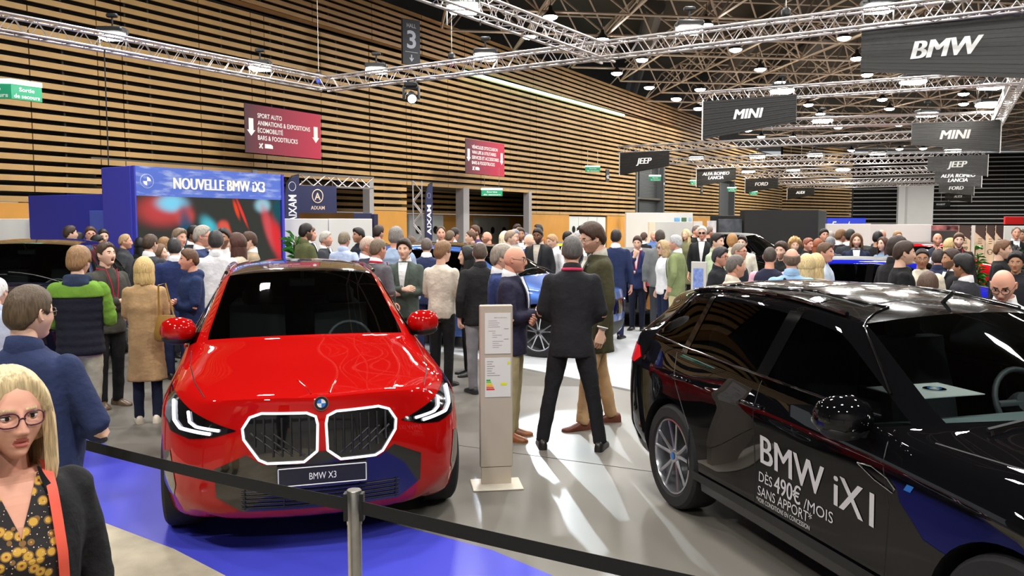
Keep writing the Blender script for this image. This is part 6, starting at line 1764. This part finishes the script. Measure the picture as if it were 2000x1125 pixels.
person('silver haired man with glasses in a blue suit in profile', 392, 441, 36, 80, 'down', 'suit', (48, 62, 100), NV, 'short', (168, 160, 150), 'r', glasses='dark')
person('laughing woman partly hidden by the white shirt', 408, 455, 30, -20, 'down', 'jacket', (176, 158, 136), CH, 'short', (80, 56, 42), 'l', fem=True)
person('broad man seen from behind in a white shirt', 421, 451, 38, 178, 'cross', 'shirt', (228, 230, 234), (50, 54, 66), 'short', (58, 54, 54), 'l', fat=.04, Y=10.1)
person('bearded black haired man smiling beside the white shirt', 438, 446, 34, -24, 'down', 'shirt', (232, 232, 232), K0, 'short', (28, 22, 20), 't', beard=(44, 32, 28))
person('woman with long brown hair in a beige jacket facing the smiling man', 465, 455, 37, -104, 'down', 'jacket', (190, 176, 158), CH, 'long', (76, 46, 36), 'l', fem=True, hairL=.3)
person('brown haired man in a tan suit by the edge of the screen', 489, 453, 34, -84, 'down', 'suit', (158, 140, 116), (150, 132, 110), 'short', (72, 48, 36), 'l')
# ---------------------------------------------------------------- by the white partition
person('man in an olive green jacket with folded arms by the plant', 595, 432, 29, 120, 'cross', 'jacket', (88, 92, 60), K0, 'short', (30, 24, 22), 't', beard=(40, 30, 26))
person('man showing only his face behind the olive green jacket', 604, 444, 25, 80, 'down', 'suit', CH, K0, 'short', (90, 62, 44), 'r')
person('white haired man in a charcoal suit before the partition', 634, 452, 29, 74, 'down', 'suit', (62, 64, 70), CH, 'short', (190, 184, 174), 'r')
person('heavy man in a pale blue shirt with his back turned', 671, 452, 30, 150, 'hip', 'shirt', (176, 190, 222), NV, 'crop', (126, 114, 96), 'r', fat=.06)
person('black haired man smiling beside the pale blue shirt', 702, 444, 28, -64, 'down', 'puffer', (30, 32, 42), K0, 'quiff', (36, 32, 32), 't')
person('man telephoning in front of the orange wall panel', 738, 440, 25, 140, 'ear', 'puffer', (44, 48, 60), K0, 'short', (52, 40, 34), 'r')
person('red faced bald man in a navy suit behind the red car', 716, 462, 38, 80, 'down', 'suit', (40, 42, 58), NV, 'buzz', (196, 172, 158), 'r', Y=10.4)
person('balding man in a grey suit with a red collar strap', 736, 466, 41, 130, 'clasp', 'suit', (92, 92, 98), CH, 'recede', (112, 96, 78), 'r', lanyard=(200, 44, 70), Y=9.3)
person('grey haired man from behind in a pale blue padded jacket', 772, 443, 36, 160, 'down', 'puffer', (150, 168, 196), CH, 'short', (128, 122, 118), 'r')
person('man with cropped hair in a dark navy suit, back turned', 833, 465, 31, 176, 'phone', 'suit', (44, 52, 84), NV, 'buzz', (96, 84, 76), 'r')
person('brown haired woman holding up a telephone', 803, 461, 26, -160, 'phone', 'jacket', (50, 44, 46), K0, 'wavy', (84, 60, 44), 'l', fem=True)
person('balding man in a dark suit facing us by the slim flag', 861, 442, 27, 4, 'down', 'suit', (46, 48, 62), K0, 'recede', (66, 50, 42), 'r')
person('man with cropped brown hair in a grey suit before the pale door', 878, 450, 25, 150, 'down', 'suit', (108, 106, 106), CH, 'crop', (104, 84, 66), 'r')
person('dark haired man in navy beside the column', 886, 445, 23, 140, 'down', 'suit', NV, NV, 'short', (40, 30, 26), 'r')
person('woman in a pale fur jacket turning aside by the grey doors', 921, 450, 24, -80, 'down', 'puffer', (216, 206, 190), K0, 'bun', (92, 64, 46), 'l', fem=True)
person('man with brown hair in a purple top at the grey doors', 929, 440, 22, -60, 'down', 'sweater', (70, 54, 104), K0, 'short', (88, 60, 44), 'r')
person('bald bearded man with glasses before the grey doors', 953, 453, 23, -80, 'chin', 'sweater', (34, 34, 50), K0, 'bald', (60, 40, 34), 'r', glasses='dark', beard=(110, 76, 60))
# ---------------------------------------------------------------- behind the blue car
person('fair haired man in profile lit by the spotlight', 995, 453, 28, 80, 'down', 'shirt', (226, 222, 214), CH, 'short', (150, 128, 108), 'l')
person('pale blonde woman behind the fair haired man', 985, 451, 26, 160, 'down', 'shirt', (236, 230, 210), CH, 'bob', (226, 212, 180), 'l', fem=True)
person('man with a grey cap and glasses beside the fair haired man', 1004, 448, 24, 30, 'down', 'jacket', (170, 170, 176), CH, 'thick', (150, 152, 160), 'r', glasses='dark')
person('dark bearded man standing behind the grey cap', 1016, 445, 24, 10, 'down', 'suit', K0, K0, 'short', (60, 46, 36), 't', beard=(60, 44, 36))
person('person in a slate blue knitted hat', 1025, 455, 23, 150, 'down', 'puffer', (40, 42, 54), K0, 'thick', (84, 86, 112), 'l')
person('bald pale man in a blue blazer behind the windscreen', 1032, 460, 30, 74, 'down', 'suit', (62, 76, 142), NV, 'bald', (200, 180, 160), 'l')
person('dark bearded man in a black cardigan over a beige top', 1052, 446, 27, -18, 'down', 'suit', (40, 40, 42), K0, 'crop', (22, 18, 18), 'd', beard=(34, 26, 24), hpitch=12, shirt=(190, 180, 166))
person('tall brown man at the dark doorway', 1009, 437, 20, 30, 'down', 'suit', K0, K0, 'short', (50, 36, 30), 't')
person('man in the orange doorway behind the black cardigan', 1053, 437, 19, -70, 'down', 'jacket', (150, 92, 60), K0, 'short', (50, 44, 38), 't')
person('red blond man stooping in a white shirt', 1083, 458, 30, -60, 'down', 'shirt', (232, 230, 232), CH, 'crop', (178, 140, 104), 'l', hpitch=16)
person('dark haired man looking right before the orange wall', 1107, 452, 23, 70, 'down', 'shirt', (226, 224, 220), K0, 'short', (32, 26, 24), 'r')
person('woman with curly black hair by the white doors', 1137, 442, 22, 30, 'down', 'jacket', K0, K0, 'curly', (20, 18, 18), 'd', fem=True)
person('white haired man with glasses beside the olive coat', 1131, 453, 28, 50, 'phone', 'suit', (40, 42, 52), K0, 'short', (196, 192, 188), 'r', glasses='dark')
person('woman in a flower print dress behind the open car door', 1070, 476, 26, 40, 'down', 'blouse', (70, 60, 62), K0, 'long', (50, 36, 30), 'l', fem=True, hairL=.22)
# ---------------------------------------------------------------- right of the olive coat
person('man from behind in a navy suit right of the olive coat', 1203, 451, 30, 170, 'down', 'suit', (38, 48, 82), NV, 'short', (40, 32, 30), 'r')
person('thinking man in a navy suit with a hand at his chin', 1246, 462, 28, -10, 'chin', 'suit', (44, 54, 96), (28, 32, 50), 'short', (66, 46, 38), 'l', hpitch=12, lanyard=(190, 40, 70), Y=15.4)
person('brown haired person behind the thinking man', 1257, 454, 23, 150, 'down', 'suit', K0, K0, 'short', (76, 54, 44), 'l')
person('balding man in a blue shirt facing the grey jacket', 1276, 452, 24, 20, 'down', 'shirt', (92, 120, 178), CH, 'bald', (150, 120, 100), 'r')
person('man from behind in a grey jacket near the cream panel', 1289, 452, 26, 178, 'down', 'jacket', (118, 122, 124), CH, 'short', (70, 60, 54), 'r')
person('woman in a white blouse and sunglasses with navy trousers', 1297, 471, 29, -64, 'down', 'blouse', (238, 238, 240), (30, 38, 66), 'wavy', (184, 156, 116), 'l', fem=True, glasses='sun', Y=14.8, hairL=.16)
person('old grey haired man in a sage green blazer', 1322, 462, 31, -110, 'pockets', 'suit', (132, 142, 98), (196, 182, 140), 'short', (176, 176, 178), 'r', Y=14.3)
person('woman with long blonde hair in a moss coat', 1341, 448, 24, -30, 'phone', 'coat', (108, 108, 78), K0, 'long', (206, 182, 136), 'l', fem=True)
person('man in a dark suit before the white roll-up poster', 1359, 440, 19, 50, 'down', 'suit', K0, K0, 'recede', (110, 100, 96), 'r')
person('white haired man with sunglasses and an open white collar', 1372, 442, 23, -6, 'down', 'suit', (34, 36, 38), K0, 'short', (210, 206, 200), 'r', glasses='sun')
person('man turning away behind the white haired man', 1384, 442, 19, 130, 'down', 'suit', K0, K0, 'recede', (120, 104, 94), 'r')
person('man with a moustache in a pale green jacket', 1399, 457, 32, 60, 'phone', 'jacket', (180, 196, 162), K0, 'quiff', (36, 28, 26), 'l')
person('woman with red blonde hair from behind in beige', 1430, 459, 28, 178, 'down', 'jacket', (206, 196, 172), CH, 'thick', (170, 124, 74), 'l', fem=True)
person('dark haired man in a cream jacket facing the red blonde woman', 1450, 459, 30, -12, 'down', 'shirt', (222, 216, 196), K0, 'quiff', (36, 28, 24), 'l')
person('man with glasses in a black leather jacket', 1405, 485, 38, 66, 'down', 'jacket', (36, 38, 42), K0, 'thick', (52, 50, 54), 'r', glasses='dark')
person('grey haired man with glasses behind the cream jacket', 1441, 478, 37, 70, 'down', 'jacket', (40, 44, 56), K0, 'buzz', (140, 126, 112), 'r', glasses='dark')
person('greying man in an off-white jacket close to the black roof', 1434, 497, 47, 112, 'down', 'jacket', (218, 210, 192), CH, 'recede', (106, 98, 94), 'r', Y=8.2)
person('man in a navy vest with pink sleeves, back turned', 1504, 483, 40, 176, 'cross', 'vest', (40, 42, 64), K0, 'buzz', (70, 60, 56), 'r', sleeve=(232, 176, 196))
person('bearded brown haired man facing us behind the navy vest', 1527, 471, 34, -20, 'down', 'jacket', K0, K0, 'thick', (62, 44, 36), 'l', beard=(90, 64, 52))
P_polo = person('balding man in a sky blue polo with a black strap', 1547, 486, 47, 182, 'hip', 'polo', (150, 186, 224), K0, 'fringe', (112, 94, 82), 'r', fat=.04, Y=8.3)
person('woman with long blonde hair seen from behind beside the sky blue polo', 1576, 496, 44, 184, 'down', 'jacket', (150, 130, 104), K0, 'long', (214, 190, 140), 'l', fem=True, hairL=.34)
person('second blonde woman at the shoulder of the first', 1592, 495, 42, 150, 'down', 'jacket', (180, 170, 160), K0, 'long', (222, 196, 144), 'l', fem=True, hairL=.34)
person('curly fair haired woman facing us by the dark stand box', 1552, 464, 26, 10, 'down', 'jacket', K0, K0, 'curly', (190, 150, 96), 'l', fem=True)
person('red haired man in a black jacket looking right', 1577, 465, 30, 50, 'down', 'jacket', (30, 32, 36), K0, 'short', (134, 78, 58), 'r', shirt=W_)
person('woman with copper hair at the end of the black box', 1597, 466, 28, 160, 'down', 'jacket', K0, K0, 'long', (140, 76, 46), 'l', fem=True, hairL=.25)
# ---------------------------------------------------------------- before the long white wall
person('man in a pale checked shirt with a jacket over his arm', 1609, 474, 38, 70, 'clasp', 'shirt', (198, 212, 232), CH, 'short', (98, 74, 56), 'r')
person('grey haired man from behind in a slate suit', 1621, 463, 30, 160, 'pocketR', 'suit', (72, 76, 92), CH, 'short', (122, 122, 126), 'r')
person('dark haired man facing us at the left end of the white wall', 1609, 447, 23, 20, 'down', 'suit', K0, K0, 'short', (40, 30, 26), 'r')
person('grey haired man before the white wall left end', 1622, 452, 22, 170, 'down', 'suit', CH, CH, 'short', (150, 140, 132), 'r')
person('brown haired man in black chatting at the white wall', 1641, 448, 24, 130, 'down', 'suit', K0, K0, 'short', (120, 88, 60), 'r')
person('balding man turned to the chat at the white wall', 1651, 450, 24, -110, 'down', 'suit', (50, 46, 44), K0, 'recede', (90, 70, 56), 'r')
person('dark haired man from behind beside the curly man', 1661, 448, 25, 176, 'down', 'suit', (44, 46, 54), K0, 'short', (28, 24, 24), 't')
person('curly brown haired man in a navy blazer and open white shirt', 1673, 455, 30, 4, 'down', 'suit', (34, 42, 66), NV, 'wavy', (110, 78, 52), 'l', shirt=(240, 240, 240), hairL=.12, beard=(150, 110, 88))
person('man in a black sweater with his back to us', 1714, 451, 26, 160, 'phone', 'sweater', (28, 28, 30), K0, 'crop', (26, 22, 22), 't')
person('woman with brown hair in a denim jacket', 1727, 463, 27, -40, 'phone', 'jacket', (126, 146, 172), K0, 'long', (84, 54, 42), 'l', fem=True, hairL=.22)
person('fair man showing only his head at the white wall', 1752, 451, 22, 30, 'down', 'shirt', (200, 196, 190), K0, 'crop', (150, 112, 76), 'l')
person('bald head beyond the black sweater', 1722, 449, 20, 150, 'down', 'suit', CH, K0, 'bald', (150, 120, 100), 'r')
person('tall dark haired man in a black jacket turning away', 1750, 461, 42, 130, 'down', 'jacket', (34, 34, 36), K0, 'thick', (48, 36, 30), 'l', Y=9.2)
person('man in profile in a black sweater beside the cream padded jacket', 1763, 471, 44, 100, 'down', 'sweater', (26, 26, 28), K0, 'short', (58, 42, 34), 'l', Y=8.6)
person('man with glasses in a cream padded jacket facing us', 1801, 485, 41, 4, 'down', 'puffer', (224, 214, 194), K0, 'crop', (40, 34, 34), 't', glasses='metal', beard=(130, 94, 74))
person('man with a faded crop in a navy jacket, back turned', 1833, 486, 37, 176, 'down', 'jacket', (42, 48, 76), K0, 'crop', (58, 48, 46), 'r')
person('bearded man in profile facing the charcoal suit', 1862, 486, 42, -70, 'down', 'suit', (40, 40, 44), K0, 'short', (66, 50, 44), 't', beard=(56, 42, 36))
person('dark haired man in a charcoal suit, closest over the black roof', 1886, 495, 45, -120, 'down', 'suit', (54, 54, 60), K0, 'thick', (30, 28, 30), 't', Y=8.2)
person('brown parted hair of a short woman behind the black roof', 1812, 544, 52, 176, 'down', 'jacket', (120, 96, 80), K0, 'long', (92, 70, 58), 'l', fem=True, Y=7.2, h=1.50)
person('bald bearded man in a quilted vest facing us', 1831, 456, 25, 10, 'chin', 'vest', (46, 50, 66), K0, 'bald', (120, 96, 80), 'r', beard=(120, 90, 72), sleeve=(226, 228, 232))
person('woman with long blonde hair in black beside the vest', 1854, 465, 26, 120, 'phone', 'jacket', K0, K0, 'long', (206, 178, 126), 'l', fem=True, hairL=.3)
person('bearded man in a dark jacket with a red lanyard', 1873, 454, 27, 6, 'down', 'jacket', (44, 36, 38), K0, 'quiff', (90, 62, 46), 'l', beard=(96, 66, 50), lanyard=(180, 30, 50))
person('brown haired man in a black sweater in profile', 1956, 469, 36, 84, 'down', 'sweater', (26, 26, 28), K0, 'short', (112, 78, 54), 'l')
person('person with dense black hair at the far edge', 1978, 482, 34, 170, 'down', 'jacket', K0, K0, 'curly', (22, 20, 22), 'd')
person('black haired man facing us at the right edge', 1986, 490, 42, -6, 'down', 'jacket', (36, 36, 42), K0, 'thick', (30, 26, 28), 't')
person('man in a dark suit beyond the bushy plant', 1985, 443, 22, 10, 'down', 'suit', K0, K0, 'recede', (120, 108, 100), 'r')
person('man in plum behind the bushy plant at the edge', 2000, 448, 22, -30, 'down', 'sweater', (90, 50, 84), K0, 'short', (70, 54, 46), 't')
P_lean = person('bald man with dark glasses leaning over the black car in a white shirt', 1964, 519, 78, -10, 'down', 'shirt', (232, 232, 232), (60, 62, 70), 'bald', (80, 60, 50), 'r', glasses='dark', beard=(150, 104, 84), hpitch=26, Y=5.6, h=1.64)
# ---------------------------------------------------------------- the two closest visitors
person('white haired visitor cut by the left edge behind the navy blue jacket', -12, 541, 62, 150, 'down', 'jacket', (176, 184, 206), (80, 84, 96), 'crop', (216, 216, 214), 'l', Y=6.1)
P_man = person('man from behind in a navy blue jacket, closest at the left edge', 46, 556, 116, 150, 'crossW', 'jacket', (40, 50, 84), (196, 174, 136), 'crop', (82, 66, 48), 'l', hyaw=-20, glasses='metal', Y=3.42, fat=.05, foldk=.8)
P_woman = person('blonde woman with dark framed glasses in a black blazer', 8, 716, 158, 8, 'down', 'suit', (34, 34, 36), (30, 30, 34), 'bob', (214, 190, 146), 'r', fem=True, fat=.02, hyaw=8, glasses='plum', shirt=(40, 34, 30), Y=2.03, h=1.553, hpitch=2, hairL=.21, hvol=1.14, dressed=False)
def flower_mat():
    m = bpy.data.materials.new('flower_print'); m.use_nodes = True; nt = m.node_tree; b = nt.nodes['Principled BSDF']; b.inputs['Roughness'].default_value = .7
    tc = nt.nodes.new('ShaderNodeTexCoord'); v = nt.nodes.new('ShaderNodeTexVoronoi'); v.inputs['Scale'].default_value = 34; nt.links.new(tc.outputs['Object'], v.inputs['Vector'])
    r = nt.nodes.new('ShaderNodeValToRGB'); r.color_ramp.interpolation = 'CONSTANT'; e = r.color_ramp.elements
    e[0].position = 0; e[0].color = col(150, 60, 50); e[1].position = .14; e[1].color = col(206, 160, 60)
    for p_, c in ((.40, (130, 92, 44)), (.50, (24, 20, 22))): q = e.new(p_); q.color = col(c)
    nt.links.new(v.outputs['Distance'], r.inputs[0])
    v2 = nt.nodes.new('ShaderNodeTexVoronoi'); v2.inputs['Scale'].default_value = 90; nt.links.new(tc.outputs['Object'], v2.inputs['Vector'])
    r2 = nt.nodes.new('ShaderNodeValToRGB'); r2.color_ramp.interpolation = 'CONSTANT'; r2.color_ramp.elements[0].color = (1, 1, 1, 1); r2.color_ramp.elements[1].position = .16; r2.color_ramp.elements[1].color = (0, 0, 0, 1)
    nt.links.new(v2.outputs['Distance'], r2.inputs[0]); mx = nt.nodes.new('ShaderNodeMix'); mx.data_type = 'RGBA'
    nt.links.new(r2.outputs[0], mx.inputs['Factor']); nt.links.new(r.outputs[0], mx.inputs['A']); mx.inputs['B'].default_value = col(226, 190, 170)
    nt.links.new(mx.outputs['Result'], b.inputs['Base Color']); return m
root = P_woman[0]
def chest(name, x0f, x1f, zt, zb, off, m, rows=22, cols_=10):
    mb = MB()
    for i in range(rows):
        za, zb_ = zt + (zb - zt) * i / rows, zt + (zb - zt) * (i + 1) / rows
        for j in range(cols_):
            q = []
            for zz, jj in ((za, j), (za, j + 1), (zb_, j + 1), (zb_, j)):
                xa, xb = x0f(zz), x1f(zz); xx = xa + (xb - xa) * jj / cols_
                q.append((xx, torso_front(xx, min(zz, 1.45), True, .02) - off + .010 * max(0, zz - 1.42) / .08, zz))
            mb.add(q, [(3, 2, 1, 0)])
    return mb.build(name, m, root, 80)
hwB = lambda z: .066 + .055 * min(1, max(0, (1.48 - z) / .18))
vn = lambda z: max(0., (z - 1.315) * .36)
chest('neckline', lambda z: -vn(z) - .006, lambda z: vn(z) + .006, 1.47, 1.31, .019, skin_mat('r'))
fm_ = flower_mat()
bl1 = chest('blouse', lambda z: -hwB(z), lambda z: -vn(z), 1.47, .86, .024, fm_); chest('blouse', lambda z: vn(z), lambda z: hwB(z), 1.47, .86, .024, fm_)
lb = MB()
for s in (-1, 1):
    rows = 16; i_, o_ = [], []
    for i in range(rows + 1):
        t = i / rows; zz = 1.49 - .58 * t; xi = s * (hwB(zz) - .012); wd_ = .006 + .052 * math.sin(min(1, t * 1.9) * PI * .5) * (1 - t) ** .6
        i_.append((xi, torso_front(xi, min(zz, 1.45), True, .02) - .030, zz)); o_.append((xi + s * wd_, torso_front(xi + s * wd_, min(zz, 1.45), True, .02) - .034, zz))
    lb.add(i_ + o_, [((i, i + 1, rows + 2 + i, rows + 1 + i) if s < 0 else (rows + 1 + i, rows + 2 + i, i + 1, i)) for i in range(rows)])
lb.build('lapel', cloth((30, 30, 32)), P_woman[5], 60)
# coral strap of her bag
k_ = root['_k']; sb = MB(); pts = []
for t in np.linspace(0, 1, 16):
    zz = 1.462 - .62 * t; xx = .086 + .030 * t; pts.append((xx, torso_front(xx, min(zz, 1.44), True, .02) - .040 + (.03 if t < .05 else 0), zz))
pts = [(.092, .04, 1.478), (.088, -.03, 1.482)] + pts
rings = [[(x - .013, y, z), (x + .013, y, z), (x + .013, y + .003, z), (x - .013, y + .003, z)] for x, y, z in pts]
sb.loft(rings)
st_ = sb.xf(root.matrix_basis if False else Matrix.Translation(root.location) @ Matrix.Rotation(root.rotation_euler.z, 4, 'Z') @ Matrix.Scale(k_, 4)).build('shoulder_strap', mat('strap_coral', (236, 92, 70), .6), None, 60)
tag(st_, 'coral bag strap over the shoulder of the blonde woman with glasses', 'bag strap')
# mustard handbag at the camel coat, tan bag by the white blouse
def handbag(label, px, py, Y, w, h, m, strap_to):
    p = at(px, py, Y); r = thing('handbag', label, 'bag', p)
    MB().loft([[(a * w * kx, b * .06 * ky, z * h) for a, b in sup(.5, 1, 14)] for z, kx, ky in ((-.5, .8, .7), (-.42, 1.0, 1.0), (-.1, 1.0, .9), (.25, .84, .55), (.42, .7, .3), (.46, .66, .25))]).build('bag_body', m, r, 70)
    q = Vector(strap_to) - p
    MB().tube([(-w * .3, 0, h * .4), q + Vector((-.02, -.03, 0)), q + Vector((.02, .03, .01)), (w * .3, 0, h * .4)], .009, 6).build('strap', m, r, 60)
    return r
handbag('mustard leather bag hanging at the camel coat', 326, 640, 7.72, .24, .26, mat('leather_mustard', (150, 112, 44), .5, noise=.1), at(316, 556, 7.74))
handbag('tan bag hanging beside the woman in the white blouse', 1274, 590, 14.7, .22, .26, mat('leather_tan', (176, 118, 54), .6, noise=.1), at(1279, 545, 14.7))
# watch of the olive coat man and of the folded-arms man, strap of the sky blue polo
for r_, sd_ in ((P_olive, 1), ):
    for s in (-1, 1):
        pts, up, cu = r_[2][s]; dv = (pts[2] - pts[1]).normalized(); M = frame_to(pts[2] - dv * .008, dv, up)
        if s == sd_: MB().tube([M @ Vector((0, .031 * math.cos(a), .031 * math.sin(a))) for a in np.linspace(0, 2 * PI, 16)], .006, 6).build('watch', m_chrome, r_[0], 60)
        MB().tube([M @ Vector((-.012, .040 * math.cos(a), .040 * math.sin(a))) for a in np.linspace(0, 2 * PI, 16)], .008, 6).build('shirt_cuff', cloth((232, 230, 226)), r_[0], 60)
mb = MB()
mb.tube([(-.13, .13 + .0, 1.04), (-.08, .138, 1.16), (-.03, .142, 1.28), (.03, .128, 1.38), (.07, .10, 1.435), (.09, .03, 1.47)], .014, 6, flat=.5)
mb.build('shoulder_band', cloth((24, 24, 28)), P_polo[0], 60)
